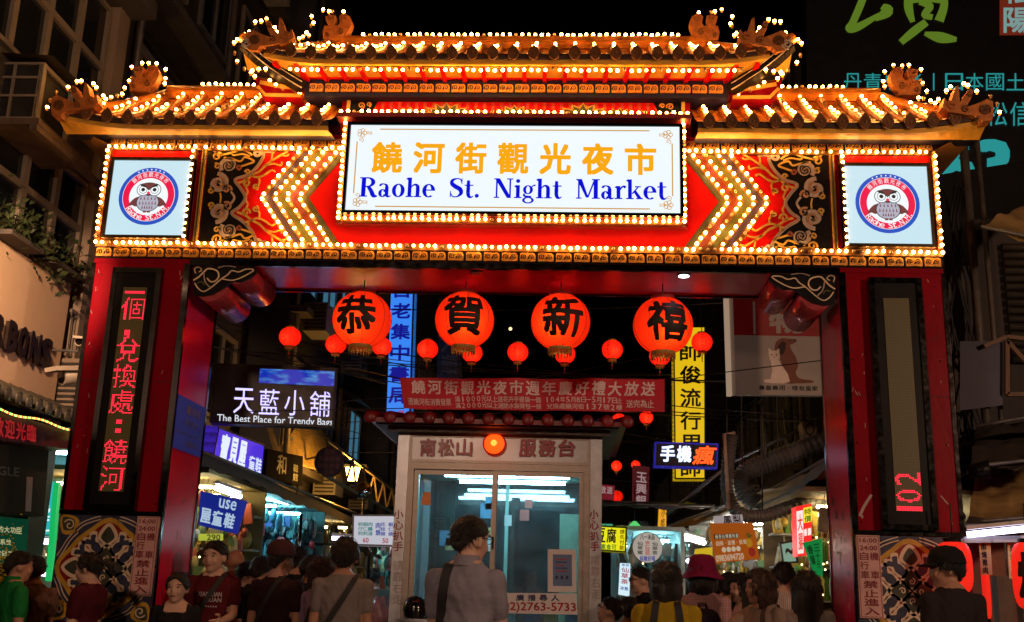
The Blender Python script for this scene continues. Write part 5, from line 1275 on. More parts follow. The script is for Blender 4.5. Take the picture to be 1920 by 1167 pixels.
facade('far building closing the end of the street', 1, 1.9, 32, 44, 10, TILEW, 23)
# big billboard wall, upper right
DKB = M('billboard_black', (.008,.007,.008), .5, var=.2); q = quad_px([(1512,-60),(2060,-60),(2060,560),(1512,560)], 7.2)
GRNL = E('billboard_green', (.16,.30,.02), .55); CYL = E('billboard_cyan', (.015,.36,.36), .75); STMP = E('billboard_red', (.25,.022,.006), .5); STW = E('billboard_pale', (.35,.60,.58), .5)
T = thing('dark_billboard', 'huge dark billboard with green brush character and cyan writing, upper right', 'billboard', q.base())
mb = MB(); qbox(mb, q, h0=-.4, h1=0); mb.build('panel', DKB, T)
U = lambda x: (x-1512)/548; V = lambda y: (y+60)/620
mb = MB()
def bz(pts, ws): 
    pp = smooth2([(*p, w) for p, w in zip(pts, ws)], 6); mb.ribbon([(U(a), V(b)*620/548) for a, b, w in pp], [w/548 for *_, w in pp], lambda a, b, h: q.P(a, b*548/620, h), 0, .02)
bz([(1630,-40),(1618,5),(1600,50),(1594,62),(1612,58),(1650,35)], [10,14,14,16,14,8]); bz([(1642,45),(1665,28),(1655,18)], [6,22,10])
bz([(1706,-20),(1705,20),(1713,50)], [14,16,8]); bz([(1768,-20),(1772,15),(1762,48)], [12,14,18]); bz([(1725,10),(1745,18),(1735,35),(1750,40)], [8,14,12,10]); bz([(1738,50),(1715,68),(1690,90)], [14,16,12]); bz([(1735,72),(1765,80),(1795,84)], [6,20,8]); bz([(1708,8),(1740,5),(1768,8)], [8,8,8])
mb.build('green_brush_character', GRNL, T, recalc=False)
mb = MB(); qbox(mb, q, U(1876), V(-60), U(1990), V(75), 0, .02); mb.build('red_seal', STMP, T)
mb = MB(); put_text(mb, '陽', q, (U(1882), V(22), U(1935), V(72)), 0, bold=.02, h=.03); put_text(mb, '松', q, (U(1882), V(-30), U(1935), V(14)), 0, bold=.02, h=.03); mb.build('seal_lettering', STW, T, recalc=False)
mb = MB(); put_row(mb, '丹青忠孝｜日本國土廳', q, (U(1580), V(150), U(1962), V(183)), 0, bold=.0, h=.02); mb.build('cyan_lettering', CYL, T, recalc=False); mb = MB(); put_row(mb, '松信', q, (U(1848), V(205), U(1936), V(250)), 0, bold=.0, h=.02)
mb.build('cyan_lettering', CYL, T, recalc=False); mb = MB(); put_text(mb, '63', q, (U(1762), V(275), U(1896), V(370)), 0, bold=.05, h=.02); mb.build('cyan_lettering', CYL, T, recalc=False)
q2 = quad_px([(1735,332),(2060,280),(2060,600),(1735,600)], 6.9); T = thing('dark_parapet', 'black sloping parapet hiding the lower half of the cyan numerals', 'parapet', q2.base()); mb = MB(); qbox(mb, q2, h0=-.15, h1=0); mb.build('slab', M('soot_black', (.006,.005,.005), .8), T)
# ================================================================== right side of the gate: scaffold, awnings, grill stall
TARP = M('brown_tarpaulin', (.34,.21,.075), .6, var=.35, scale=2.5, bump=.3, bscale=6); TARPD = M('dark_tarpaulin', (.045,.035,.025), .7, var=.4, scale=3, bump=.3, bscale=6)
def awning(label, pts, mat, sag=.06, n=12, name='awning', valance=0):
    """pts: four corners in space, tl tr br bl"""
    q = Quad(*pts); T = thing(name, label, 'awning', q.base()); mb = MB(); vs = []
    for i in range(n+1):
        for j in range(n+1):
            u, v = i/n, j/n; p = q.P(u, v, 0); p.z -= sag*(4*u*(1-u))*(.5+.5*v)+.02*math.sin(u*23+v*7)+.02*math.sin(v*17+u*5); vs.append(p)
    mb.add(vs, [(i*(n+1)+j, (i+1)*(n+1)+j, (i+1)*(n+1)+j+1, i*(n+1)+j+1) for i in range(n) for j in range(n)], 0, True)
    mb.build('sheet', mat, T)
    if valance:
        mb = MB(); vs = []
        for i in range(41):
            p = q.P(i/40, 1); p.z -= sag*(4*(i/40)*(1-i/40))+.02*math.sin(i/40*23+7)+.02*math.sin(17+i/8); vs += [p, p-Vector((0, 0, valance*(1+.25*(i % 2))))]
        mb.add(vs, [(2*i, 2*i+2, 2*i+3, 2*i+1) for i in range(40)]); mb.build('fringe', mat, T)
    MB().tube([q.P(0, 1), q.P(1, 1)], .018, 6).build('rod', GREYM, T); MB().tube([q.P(0, 0), q.P(1, 0)], .018, 6).build('rod', GREYM, T)
    return T
A = at
awning('brown tarpaulin high at the right edge', [A(1925,380,1.5), A(2050,360,1.5), A(2050,470,.4), A(1840,425,.4)], TARP)
awning('dark awning below the roller shutter at right', [A(1830,800,2.2), A(2050,760,2.2), A(2050,850,.6), A(1820,875,.6)], TARPD); awning('yellow brown awning at right above the grill stall', [A(1830,880,1.8), A(2050,850,1.8), A(2050,960,.5), A(1815,980,.5)], TARP, valance=.0); awning('dark striped lower awning at the right edge over the tube lamp', [A(1850,960,1.2), A(2050,930,1.2), A(2050,990,.1), A(1800,985,.1)], TARPD)
T = thing('roller_shutter_house', 'dark corrugated house front with pipes at the right edge', 'building', (7, 3, 0))
MB().box(5.0, 9.5, 2.62, 6, 0, 5.5).build('wall', BRWN, T)
for k in range(15): MB().tube([(5.25, 2.57, 3.9+k*.09), (8.0, 2.57, 3.9+k*.09)], .045, 6).build('shutter_slat', CORR, T)
for x, r in ((4.83, .05), (4.98, .03)): MB().tube([(x, 2.3, 1.5), (x, 2.3, 6.6)], r, 8).build('pipe', PIPE, T)
MB().box(4.45, 4.62, 2.55, 2.7, 3.2, 5.0).build('yellow_tile_pier', M('yellowed_tile', (.30,.22,.09), .6, var=.3, scale=14), T)
MB().box(4.63, 4.81, 2.55, 2.7, 2.9, 5.1).build('grey_pier', CONC, T)
T = thing('cable_bundle', 'tangle of black cables along the right pillar and wall', 'cables', (4.5, 2.2, 3))
for k in range(10):
    x = 4.3+random.uniform(0, .5); pts = [(x+.08*math.sin(i*1.3+k), 2.3+.05*math.cos(i+k), 2.6+i*.35) for i in range(10)]; MB().tube(pts, .012, 5).build('cable', WIRE, T)
T = thing('water_tank_frame', 'rusty angle-iron frame with blue tarpaulin right of the pillar', 'frame', (5.0, 1.9, 2.8))
for (a, b) in ((A(1888,640,1.8), A(1888,740,1.8)), (A(1845,650,1.8), A(1888,632,1.8)), (A(1888,632,1.8), A(1960,640,1.8)), (A(1888,640,1.8), A(1960,720,1.8)), (A(1888,740,1.8), A(1960,740,1.8))): mb = MB(); mb.rbox(a, b, .04, .04); mb.build('angle_bar', M('rusty_iron', (.18,.10,.055), .7, var=.3), T)
mb = MB(); mb.add([A(1800,640,1.9), A(1880,640,1.85), A(1880,760,1.85), A(1800,770,1.9)], [(0,1,2,3)]); mb.build('tarpaulin', M('navy_tarpaulin', (.03,.03,.06), .5), T)
c = A(1815, 885, .3); T = thing('flood_lamp', 'unlit black flood lamp on the right pillar', 'lamp', tuple(c)); mb = MB(); mb.tube([c, c+Vector((.16, -.06, .02))], [.05, .08], 12); mb.build('head', BLACK, T); MB().rbox(c, c+Vector((-.12, .05, -.06)), .03, .03).build('arm', BLACK, T)
tubelight('bright violet white tube lamp under the awning at right', A(1813,1003,.0), A(1960,988,-.2), FLUOV, .024)
MB_ = MB(); MB_.rbox(A(1795,1013,.05), A(1960,1010,.05), .06, .05); tag(MB_.build('stall_beam', GREYM, None), 'grey steel beam across the top of the grill stall', 'beam')
# grill stall at right
T = thing('grill_stall', 'dark wooden grill stall at the right edge behind the man in the cap', 'stall', (4.6, 1.2, 0))
for k in range(9): MB().box(3.95+k*.22, 4.15+k*.22, 1.5, 1.54, 0, 2.05).build('plank', M('reddish_wood_%d' % (k % 3), ((.22,.06,.03), (.16,.05,.03), (.28,.09,.04))[k % 3], .6, var=.3), T)
for (a, b) in ((1868,1905), (1912,1940)):
    mb = MB(); p0, p1 = A(a,1080,.6), A(a,1200,.6); mb.box(p0.x, p0.x+.12, .6, .72, 0, p0.z); mb.build('post', WOOD, T)
MB().box(3.98, 5.6, .35, .5, 0, 1.0).build('counter', WOOD, T)
def barrel_lantern(px, y0, y1, Y, hw, label, chars):
    a, b = A(px, y0, Y), A(px, y1, Y); r = hw/FPX*(Y+9); h = a.z-b.z; c = Vector((a.x, Y, b.z)); T = thing('barrel_lantern', label, 'lantern', tuple(c), 'red barrel lanterns at the grill stall')
    prof = []; K = 30
    for i in range(K+1):
        t = i/K; prof.append((r*(.5+.5*(max(0, 1-abs(2*t-1)**3.2))**.5)*(1+(.012 if i % 2 else -.012)), h*t))
    mb = MB(); mb.lathe(prof, c, 28); mb.build('shell', E('barrel_glow', (1.0,.022,.010), .72, (.5,.03,.02)), T)
    mb = MB(); mb.lathe([(r*.5, h), (r*.56, h+.03), (.01, h+.03)], c, 20); mb.build('top_ring', BLACK, T); mb = MB(); mb.lathe([(r*.5, 0), (r*.56, -.03), (.01, -.03)], c, 20); mb.build('bottom_ring', BLACK, T)
    mb = MB(); MB.tube(mb, [c+Vector((0, 0, h+.03)), c+Vector((0, 0, h+.3))], .006, 5); mb.build('cord', WIRE, T)
    if chars:
        class F:
            def P(s, u, v, hh=0): lo = (u-.5)*R(100)-R(8); return c+Vector((math.sin(lo)*(r+.012+hh), -math.cos(lo)*(r+.012+hh), h*(.9-.8*v)))
            def size(s): return (r*1.7, h*.8)
        mb = MB(); put_column(mb, chars, F(), (0, 0, 1, 1), 0, bold=.03, h=.002); mb.build('lettering', INK, T, recalc=False)
barrel_lantern(1786, 1017, 1112, -.25, 31, 'glowing red barrel lantern behind the man in the cap', ''); barrel_lantern(1925, 1018, 1142, -.25, 29, 'glowing red barrel lantern with black characters at the right edge', '烤')
barrel_lantern(1842, 1015, 1160, 1.3, 7, 'narrow dim red lantern strip deep in the grill stall', '')
for i, (pts, tx) in enumerate(((([(1835,1017),(1857,1017),(1861,1078),(1841,1078)]), '串燒雞肉'), (([(1889,1018),(1914,1018),(1914,1085),(1893,1085)]), '燒烤花枝'))):
    sign('menu_slip', ['pale hanging menu slip beside the cap wearing man', 'pale hanging menu slip next to the edge lantern'][i], pts, .1, .1, M('pale_paper_slip', (.62,.45,.20), .6), [('c', tx, (.15,.03,.6,.98), 0)], [INK], thick=.01, group='hanging menu slips')

pl = [atX(340, 738, -2.822), atX(398, 776, -2.822), atX(391, 860, -2.822), atX(329, 846, -2.822)]
zt_, zb_ = (pl[0].z+pl[1].z)/2, (pl[2].z+pl[3].z)/2; ya_, yb_ = .04, .74
sign('blue_plaque', 'dark blue plaque with faint gold crest on the inner face of the left pillar', Quad((-2.818, ya_, zt_), (-2.818, yb_, zt_), (-2.818, yb_, zb_), (-2.818, ya_, zb_)), 0, 0, E('plaque_blue', (.025,.03,.20), .30, (.03,.04,.22)), [('r', '饒河街', (.3,.12,.85,.30), 0), ('t', '觀光夜市', (.3,.38,.8,.52), 1), ('t', '服務中心', (.4,.78,.9,.90), 1), ('b', '', (.05,.66,.95,.68), 1)], [M('dull_gold_print', (.25,.17,.10), .5), M('dull_blue_print', (.14,.15,.30), .5)], thick=.006)
# ================================================================== left row of the market street
awning('long dark awning over the left shops', [(-5.6, 1.3, 2.95), (-5.6, 15, 2.95), (-3.15, 15, 2.62), (-3.15, 1.3, 2.62)], TARPD, sag=.05, n=16, valance=.12)
VWH = E('violet_white_letters', (.55,.50,1.0), 1.6); WHL = E('white_letters', (.80,.86,.95), .9); NIGHT = M('sign_night_black', (.02,.018,.022), .4)
T, q = sign('neon_bag_shop_sign', 'black shop sign with violet neon characters and The Best Place for Trendy Bags', [(398,681),(633,691),(627,803),(394,794)], 2.5, 2.7, NIGHT, [('r', '天藍小舖', (.16,.40,.975,.82), 0, dict(bold=.0, gap=.2)), ('t', 'The Best Place for Trendy Bags', (.055,.845,.985,1.0), 1, dict(bold=.006))], [VWH, WHL], thick=.14, frame=DK, fw=.03)
qq = Quad(q.P(.38,.06), q.P(.985,.055), q.P(.985,.305), q.P(.375,.30))
def sky_mat():
    m = M('sky_picture', (.1,.1,.1), .4); nt = m.node_tree; n = nt.nodes; L = nt.links; b = n['Principled BSDF']
    tc = n.new('ShaderNodeTexCoord'); nz = n.new('ShaderNodeTexNoise'); nz.inputs['Scale'].default_value = 3.2; nz.inputs['Detail'].default_value = 6; L.new(tc.outputs['Generated'], nz.inputs[0])
    cr = n.new('ShaderNodeValToRGB'); cr.color_ramp.elements[0].position = .45; cr.color_ramp.elements[0].color = (.0,.03,.55,1); cr.color_ramp.elements[1].position = .72; cr.color_ramp.elements[1].color = (.12,.50,.9,1); L.new(nz.outputs[0], cr.inputs[0])
    L.new(cr.outputs[0], b.inputs['Emission Color']); b.inputs['Emission Strength'].default_value = .75; return m
mb = MB(); qbox(mb, qq, h0=0, h1=.006); mb.build('sky_picture', sky_mat(), T)
sign('violet_shoe_shop_lightbox', 'violet lightbox with white characters below the neon bag shop sign', [(410,800),(496,834),(490,896),(397,868)], 2.3, 4.2, E('violet_light', (.085,.03,.80), .85), [('r', '寶貝屋', (.08,.12,.62,.90), 0, dict(bold=.04, gap=.12)), ('c', '童', (.68,.42,.82,.92), 0), ('c', '鞋', (.83,.42,.97,.92), 0)], [E('white_print_light2', (.75,.85,1), 1.0)], thick=.2, frame=DK)
sign('dark_brush_sign', 'unlit dark sign with faint brush writing next to the violet lightbox', [(503,842),(568,856),(567,912),(497,898)], 4.3, 6.3, M('dark_maroon_board', (.02,.008,.008), .9, spec=.02), [('t', '和', (.25,.1,.5,.75), 0), ('c', '鞋館', (.7,.3,.85,.9), 0)], [M('dull_pink_print', (.20,.09,.08), .5)], thick=.15)
# round sign
def round_sign(name, label, px, py, Y, r, face, rows, mat, rim):
    c = A(px, py, Y); rr = r/FPX*(Y+9); T = thing(name, label, 'sign', (c.x, c.y, c.z-rr)); q = quad_xz(c.x-rr, c.x+rr, c.z-rr, c.z+rr, Y)
    mb = MB(); mb.tube([(c.x, Y+.06, c.z), (c.x, Y, c.z)], rr, 36); mb.build('disc', face, T); mb = MB(); mb.lathe([(rr, -.06), (rr*1.04, -.06), (rr*1.04, .012), (rr, .012)], c, 36, axis='y'); mb.build('rim', rim, T)
    for (k, b, rc, mi) in rows: mb = MB(); {'r': put_row, 'c': put_column, 't': put_text}[k](mb, b, q, rc, 0, bold=.015, h=.004); mb.build('lettering', mat[mi], T, recalc=False)
    return T
round_sign('round_phone_shop_sign', 'dark round sign with small pale characters left of the sodium street lamp', 617, 866, 6.0, 27, M('purple_black_board', (.035,.018,.04), .4), [('r', '配件', (.32,.06,.72,.26), 0), ('r', '手機維修', (.1,.3,.9,.5), 0), ('r', '外殼皮套', (.1,.55,.9,.74), 0), ('r', '包膜', (.32,.78,.7,.94), 0)], [M('dull_pink_print', (.20,.09,.08), .5)], DK)
# street lamp, sodium
c = A(661, 889, 9.0); T = thing('sodium_street_lamp', 'glowing orange street lamp over the left shops', 'street lamp', (c.x-.9, 9, 0))
mb = MB(); mb.lathe([(.085, -.11), (.10, .0), (.125, .10)], c, 14); mb.build('glass', E('sodium_glow', (1.0,.50,.10), 22.0), T); mb = MB(); mb.box(c.x-.20, c.x+.25, 8.9, 9.1, c.z+.11, c.z+.15); mb.build('hood', DK, T); mb = MB(); mb.tube([(c.x, 9, c.z+.13), (c.x-.3, 9, c.z+.35), (c.x-.9, 9, c.z+.2), (c.x-.9, 9, 0)], .03, 8); mb.build('pole', DK, T)
li = bpy.data.lights.new('sodium_light', 'POINT'); li.energy = 130; li.color = (1,.45,.07); li.shadow_soft_size = .12; lo = bpy.data.objects.new('sodium_light', li); COL.objects.link(lo); lo.parent = T; lo.matrix_parent_inverse = LOCINV[T.name]; lo.location = c+Vector((0, -.25, -.15))
c = A(682, 921, 8.0); T = thing('traffic_mirror', 'round convex traffic mirror with orange hood right of the street lamp', 'mirror', (c.x, 8, c.z-.2)); mb = MB(); mb.lathe([(0, .05), (.07, .035), (.125, 0)], c, 24, axis='y'); mb.build('mirror_face', M('convex_mirror', (.5,.5,.5), .05, 1.0), T)
mb = MB(); 
for i in range(9):
    a0, a1 = math.pi*i/9, math.pi*(i+1)/9; vs = [c+Vector((.135*math.cos(a), y, .135*math.sin(a))) for a in (a0, a1) for y in (.02, -.14)]; mb.add(vs, [(0,1,3,2)])
mb.build('hood', M('orange_hood', (.6,.3,.04), .5), T); MB().tube([c+Vector((0, .03, -.12)), (c.x, 8.03, 2.0), (c.x-1, 8.03, 2.0)], .02, 6).build('arm', DK, T)
# roof truss and corrugated wall lit by the lamp
T = thing('awning_truss', 'light steel truss under the sodium lamp above the left shops', 'truss', (-2.6, 8, 2.6)); pa, pb = A(560,830,6.0), A(760,1000,12.0)
ta, tb = Vector((-2.85, 6, 3.35)), Vector((-2.55, 13, 3.0)); ba, bb = ta-Vector((0, 0, .5)), tb-Vector((0, 0, .35))
for (a, b) in ((ta, tb), (ba, bb)): MB().rbox(a, b, .04, .04).build('chord', M('truss_steel', (.25,.19,.11), .5, .4), T)
for k in range(9): a = ta.lerp(tb, k/9); b = ba.lerp(bb, (k+.5)/9); d = ta.lerp(tb, (k+1)/9); MB().rbox(a, b, .025, .025).build('web_bar', M('truss_steel', (.25,.19,.11), .5, .4), T); MB().rbox(b, d, .025, .025).build('web_bar', M('truss_steel', (.25,.19,.11), .5, .4), T)
T = thing('corrugated_wall', 'yellowish corrugated wall lit orange behind the dark brush sign', 'wall', (-3.4, 9.5, 2.8)); qw = quad_px([(500,792),(596,800),(690,905),(520,860)], 8, 10)
for k in range(22): mb = MB(); mb.tube([qw.P(0, k/21), qw.P(1, k/21)], .03, 6); mb.build('sheet_rib', M('yellowed_sheet', (.40,.28,.09), .6, .2, var=.3), T)
# shops
def shop(label, x0, x1, y0, y1, wallc, tubes, seed, goods, light, zc=2.5):
    rnd = random.Random(seed); T = thing('shop_stall', label, 'stall', ((x0+x1)/2, (y0+y1)/2, 0), 'market shops'); wm = M('shop_wall_%d' % seed, wallc, .7, var=.2)
    MB().box(x0, x1, y1, y1+.05, 0, zc).build('back_wall', wm, T); xo = x0 if abs(x0) > abs(x1) else x1-.05; MB().box(xo, xo+.05, y0, y1, 0, zc).build('side_wall', wm, T); MB().box(x0, x1, y0, y1, zc, zc+.05).build('ceiling', wm, T)
    for k in range(5): MB().box(x0+.06, x1-.02, y1-.3, y1-.002, .52+k*.41, .545+k*.41).build('shelf', M('shelf_board', (.4,.4,.38), .5), T)
    MB().box(x0+.3, x1, y0+.15, y0+.75, 0, .85).build('counter', wm, T)
    mb = MB(); mats = [M('goods_%d_%d' % (seed, k), g, .4, var=.3) for k, g in enumerate(goods)]+[E('goods_glitter', (1,.75,.35), 6)]; nm = len(mats)-1
    for k in range(5):
        x = x0+.08
        while x < x1-.12:
            w = rnd.uniform(.04, .15); h = rnd.uniform(.06, .34 if k < 4 else .26); z = .547+k*.41; c = rnd.random(); mi = rnd.randrange(nm); y = y1-rnd.uniform(.16, .28)
            if c < .35: mb.ball((x+w/2, y, z+h*.5), (w*.5, .07, h*.5), 8, 6, mi)
            elif c < .6: mb.tube([(x+w/2, y, z), (x+w/2+rnd.uniform(-.03, .03), y, z+h)], [w*.5, w*.3], 8, mi)
            else: mb.rbox((x+w/2, y, z), (x+w/2+rnd.uniform(-.04, .04), y, z+h), w*.9, .10, mi)
            x += w+rnd.uniform(-.01, .03)
    for k in range(240):
        x = rnd.uniform(x0+.1, x1-.03); y = y1-.32-(y1-y0-.7)*rnd.random()**1.8; z = zc-rnd.choice((.15, .15, .5, .9))*rnd.uniform(.8, 1.2); h = rnd.uniform(.10, .34); mi = rnd.randrange(nm); mb.tube([(x, y, z), (x, y, z+.14)], .003, 3, mi)
        if k % 3: mb.ball((x, y, z-h/2), (.05, .04, h/2), 8, 6, mi)
        else: mb.rbox((x, y, z), (x+rnd.uniform(-.05, .05), y, z-h), .11, .05, mi)
    for k in range(60 if seed in (31, 33, 43, 44, 42) else 16):
        mb.ball((rnd.uniform(x0+.1, x1), rnd.uniform(y0+.2, y1-.3), rnd.uniform(.9, zc-.1)), .012, 6, 4, nm)  # glowing specks added for the glitter of the goods
    tag(mb.build('merchandise', mats, T), kind='stuff')
    for k, yy in enumerate(tubes):
        mb = MB(); mb.tube([(x0+.3, yy, zc-.10), (x1-.15, yy, zc-.10)], .018, 8); mb.build('fluorescent_tube', light, T)
    return T
TEALT = E('teal_white_tube', (.40,.92,1.0), 50); WARMT = E('warm_white_tube', (1.0,.76,.36), 40)
shop('shoe stall with yellow lit glittering wall just behind the left pillar', -5.6, -3.35, 2.6, 4.9, (.30,.24,.10), (3.2, 4.3), 31, [(.6,.5,.2),(.5,.35,.08),(.7,.65,.5),(.5,.1,.05),(.2,.3,.1)], WARMT)
shop('teal lit clothes shop on the left behind the crowd', -5.4, -3.3, 5.0, 8.2, (.12,.26,.28), (5.8, 7.2), 32, [(.05,.25,.4),(.1,.4,.45),(.02,.03,.05),(.6,.05,.08),(.5,.6,.6),(.03,.1,.35),(.02,.02,.03)], TEALT)
shop('brown lit accessory shop farther back on the left', -5.2, -3.25, 8.4, 12.5, (.20,.15,.07), (10.5,), 33, [(.3,.2,.06),(.12,.08,.03),(.45,.35,.12),(.05,.04,.03),(.5,.45,.3)], WARMT)
shop('last small lit shop at the far left end', -5.0, -3.1, 12.7, 17.5, (.4,.42,.40), (14.0, 16.0), 34, [(.4,.1,.1),(.1,.3,.3),(.5,.5,.3),(.1,.1,.1)], TEALT)
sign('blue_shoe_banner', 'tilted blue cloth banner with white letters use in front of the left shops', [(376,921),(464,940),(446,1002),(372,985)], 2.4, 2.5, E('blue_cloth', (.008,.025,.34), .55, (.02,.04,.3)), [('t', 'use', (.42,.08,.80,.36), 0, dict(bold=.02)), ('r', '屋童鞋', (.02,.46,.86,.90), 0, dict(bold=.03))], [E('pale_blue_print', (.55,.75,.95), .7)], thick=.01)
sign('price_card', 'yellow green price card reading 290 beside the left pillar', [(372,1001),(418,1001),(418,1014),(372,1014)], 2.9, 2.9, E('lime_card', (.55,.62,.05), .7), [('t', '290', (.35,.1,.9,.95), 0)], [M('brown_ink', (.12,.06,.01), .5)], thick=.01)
tubelight('bright white tube lamp under the left awning', A(405,915,2.6), A(450,931,3.2), E('bright_white_tube', (.75,.92,1.0), 14), .028); tubelight('second white tube lamp farther along the left awning', A(478,930,5.2), A(540,944,6.8), TEALT, .022)
# food cart with menu board
T, q = sign('menu_lightbox', 'white menu lightbox with prices 60 and 50 left of the booth', [(661,965),(752,965),(752,1026),(660,1023)], 4.2, 4.2, E('menu_white', (.80,.80,.90), .62), [('c', '蚵仔煎', (.12,.24,.22,.68), 0), ('c', '蝦仁煎', (.22,.24,.32,.68), 0), ('c', '肉羹湯', (.32,.24,.42,.68), 0), ('c', '肉焿', (.48,.24,.58,.68), 1), ('c', '花枝焿', (.58,.24,.68,.68), 1), ('c', '蝦仁焿', (.74,.24,.84,.68), 1), ('c', '虱魚焿', (.84,.24,.94,.68), 1), ('t', '60', (.22,.74,.34,.90), 2), ('t', '50', (.62,.74,.74,.90), 2)], [E('teal_print', (.03,.35,.33), .5), E('blue_print', (.03,.07,.5), .5), E('red_print', (.55,.01,.03), .6)], thick=.12, frame=GREYM)
T = thing('food_cart', 'steel food cart with yellow front below the menu lightbox', 'cart', (-2.2, 4.7, 0)); MB().box(-2.75, -1.75, 4.3, 5.2, 0, 1.12).build('body', M('mustard_panel', (.33,.26,.03), .5), T); MB().box(-2.80, -1.72, 4.25, 5.25, 1.12, 1.34).build('steel_top', GREYM, T)
for x in (-2.72, -1.85): MB().tube([(x, 4.3, 1.34), (x, 4.3, 2.2)], .02, 8).build('post', CHROME, T)
tubelight('violet white tube lamp of the food cart', (-2.45, 4.9, 1.95), (-1.85, 4.9, 1.92), FLUOV, .024); tubelight('rear violet tube lamp of the food cart', (-2.5, 5.6, 1.92), (-1.8, 5.6, 2.0), FLUOV, .02)
c = A(712, 1150, 3.2); T = thing('plastic_bag', 'pink and white plastic bag beside the booth', 'bag', (c.x, c.y, c.z-.2)); mb = MB(); mb.ball(c, (.13, .10, .17), 14, 9)
for i, v in enumerate(mb.v): k = 1+.18*math.sin(i*7.3); mb.v[i] = tuple(c+(Vector(v)-c)*k)
mb.build('bag', M('pink_film', (.65,.30,.34), .35, var=.4, scale=14), T); mb = MB(); mb.ball(c+Vector((0, .1, -.5)), (.14, .12, .55), 10, 6); mb.build('sack_below', M('pink_film', (.65,.30,.34), .35), T)
# blue vertical bookshop sign, centre left
sign('blue_bookshop_sign', 'tall glowing blue vertical sign with dark blue brush characters behind the lanterns', [(731,520),(778,520),(770,790),(721,790)], 9.0, 9.0, E('blue_light', (.04,.25,.95), .95), [('c', '古老集中書局', (.12,.02,.88,.90), 0, dict(bold=.03, gap=.25)), ('r', '文具', (.1,.93,.8,.99), 1)], [E('deep_blue_print', (.004,.01,.42), .6), E('red_print2', (.7,.02,.05), .6)], thick=.3, frame=DK, fw=.03)
sign('unlit_vertical_sign', 'unlit black vertical sign with grey characters right of the blue sign', [(822,560),(868,560),(864,760),(818,760)], 11, 11, NIGHT, [('c', '老人順心', (.15,.1,.85,.95), 0)], [M('dull_grey_print', (.09,.09,.09), .5)], thick=.2)
# ================================================================== right row
PET = M('pet_sign_cream', (.30,.23,.17), .5, var=.1, scale=2, emit=(.5,.36,.27), es=.06); DOG = M('dog_print', (.11,.032,.015), .6, var=.3, emit=(.15,.03,.015), es=.2); CAT = M('cat_print', (.70,.60,.52), .6, var=.2, emit=(.4,.2,.12), es=.15)  # faint glow in the sign's colours stands in for light falling on it
T, q = sign('pet_shop_sign', 'cream and red pet shop sign with printed dog and cat on the right', [(1374,556),(1545,560),(1545,742),(1380,740)], 2.6, 3.0, PET, [], [], thick=.10)
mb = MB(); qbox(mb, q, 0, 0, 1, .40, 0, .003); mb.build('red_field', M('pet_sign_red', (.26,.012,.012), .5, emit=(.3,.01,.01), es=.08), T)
mb = MB(); put_text(mb, '物', q, (.38, .13, .78, .375), 0, bold=.05, h=.006); qbox(mb, q, .21, .05, .235, .385, .003, .006); mb.build('cream_lettering', PET, T, recalc=False)
mb = MB(); put_row(mb, '專業專用·唯有皇家', q, (.25, .905, .93, .955), 0, bold=.02, h=.004); mb.build('caption', INK, T, recalc=False)
f = lambda a, b, h: q.P((a-955)/545, (b-290)/660, h)
mb = MB(); mb.prism(smooth2([(1195,640),(1205,595),(1240,570),(1275,572),(1322,576),(1326,594),(1305,606),(1290,618),(1298,650),(1325,700),(1336,760),(1322,800),(1345,838),(1425,852),(1425,866),(1330,872),(1262,868),(1250,800),(1232,730),(1222,690),(1200,672),(1195,640)], 4), f, .002, .004, 0)
mb.prism(smooth2([(1238,592),(1262,600),(1258,650),(1240,682),(1218,668),(1216,625),(1238,592)], 3), f, .004, .006, 1); mb.prism([(1312,574),(1328,576),(1326,588),(1314,586)], f, .004, .006, 1); mb.prism([(1278,582),(1286,582),(1286,590),(1278,590)], f, .004, .006, 1); mb.build('dog_figure', [DOG, M('dog_ear', (.035,.010,.006), .6), M('dog_chest', (.24,.10,.05), .6)], T)
mb = MB(); mb.prism([(1156,672),(1156,636),(1174,656),(1200,656),(1222,640),(1222,676),(1226,700),(1214,716),(1240,760),(1272,810),(1284,862),(1240,874),(1176,874),(1128,868),(1122,852),(1164,846),(1176,790),(1170,730),(1160,708)], f, .006, .008, 0)
for (a, b) in ((1174,684), (1204,684)): mb.prism([(a-7, b), (a, b-5), (a+7, b), (a, b+5)], f, .008, .009, 1)
mb.prism([(1184,698),(1194,698),(1189,704)], f, .008, .009, 1); mb.build('cat_figure', [CAT, M('dog_ear', (.035,.010,.006), .6)], T)
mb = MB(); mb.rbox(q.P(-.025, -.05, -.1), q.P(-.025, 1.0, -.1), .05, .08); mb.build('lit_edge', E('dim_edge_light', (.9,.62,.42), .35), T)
sign('yellow_barber_sign', 'tall yellow lit vertical sign with black brush characters on the right', [(1262,612),(1323,612),(1323,899),(1265,899)], 6.6, 6.6, E('yellow_light', (.95,.60,.008), .80), [('c', '帥俊流行男師', (.2,.10,.85,1.0), 0, dict(bold=.02, gap=.2))], [M('black_print', (.01,.008,.004), .5)], thick=.3, frame=DK, fw=.02)
T, q = sign('neon_phone_sign', 'blue and red neon sign reading 手機瘋 across the yellow sign', [(1228,829),(1347,832),(1345,879),(1226,876)], 5.2, 5.2, M('navy_box', (.01,.01,.04), .4), [('r', '手機', (.08,.12,.60,.78), 0, dict(bold=.03)), ('r', '瘋', (.60,.10,.98,.86), 1, dict(bold=.02, shear=.2))], [E('blue_white_neon', (.55,.65,1.0), 2.0), E('red_neon', (1.0,.07,.008), 2.2)], thick=.15, frame=E('blue_rim', (.02,.02,.5), .5), fw=.02)
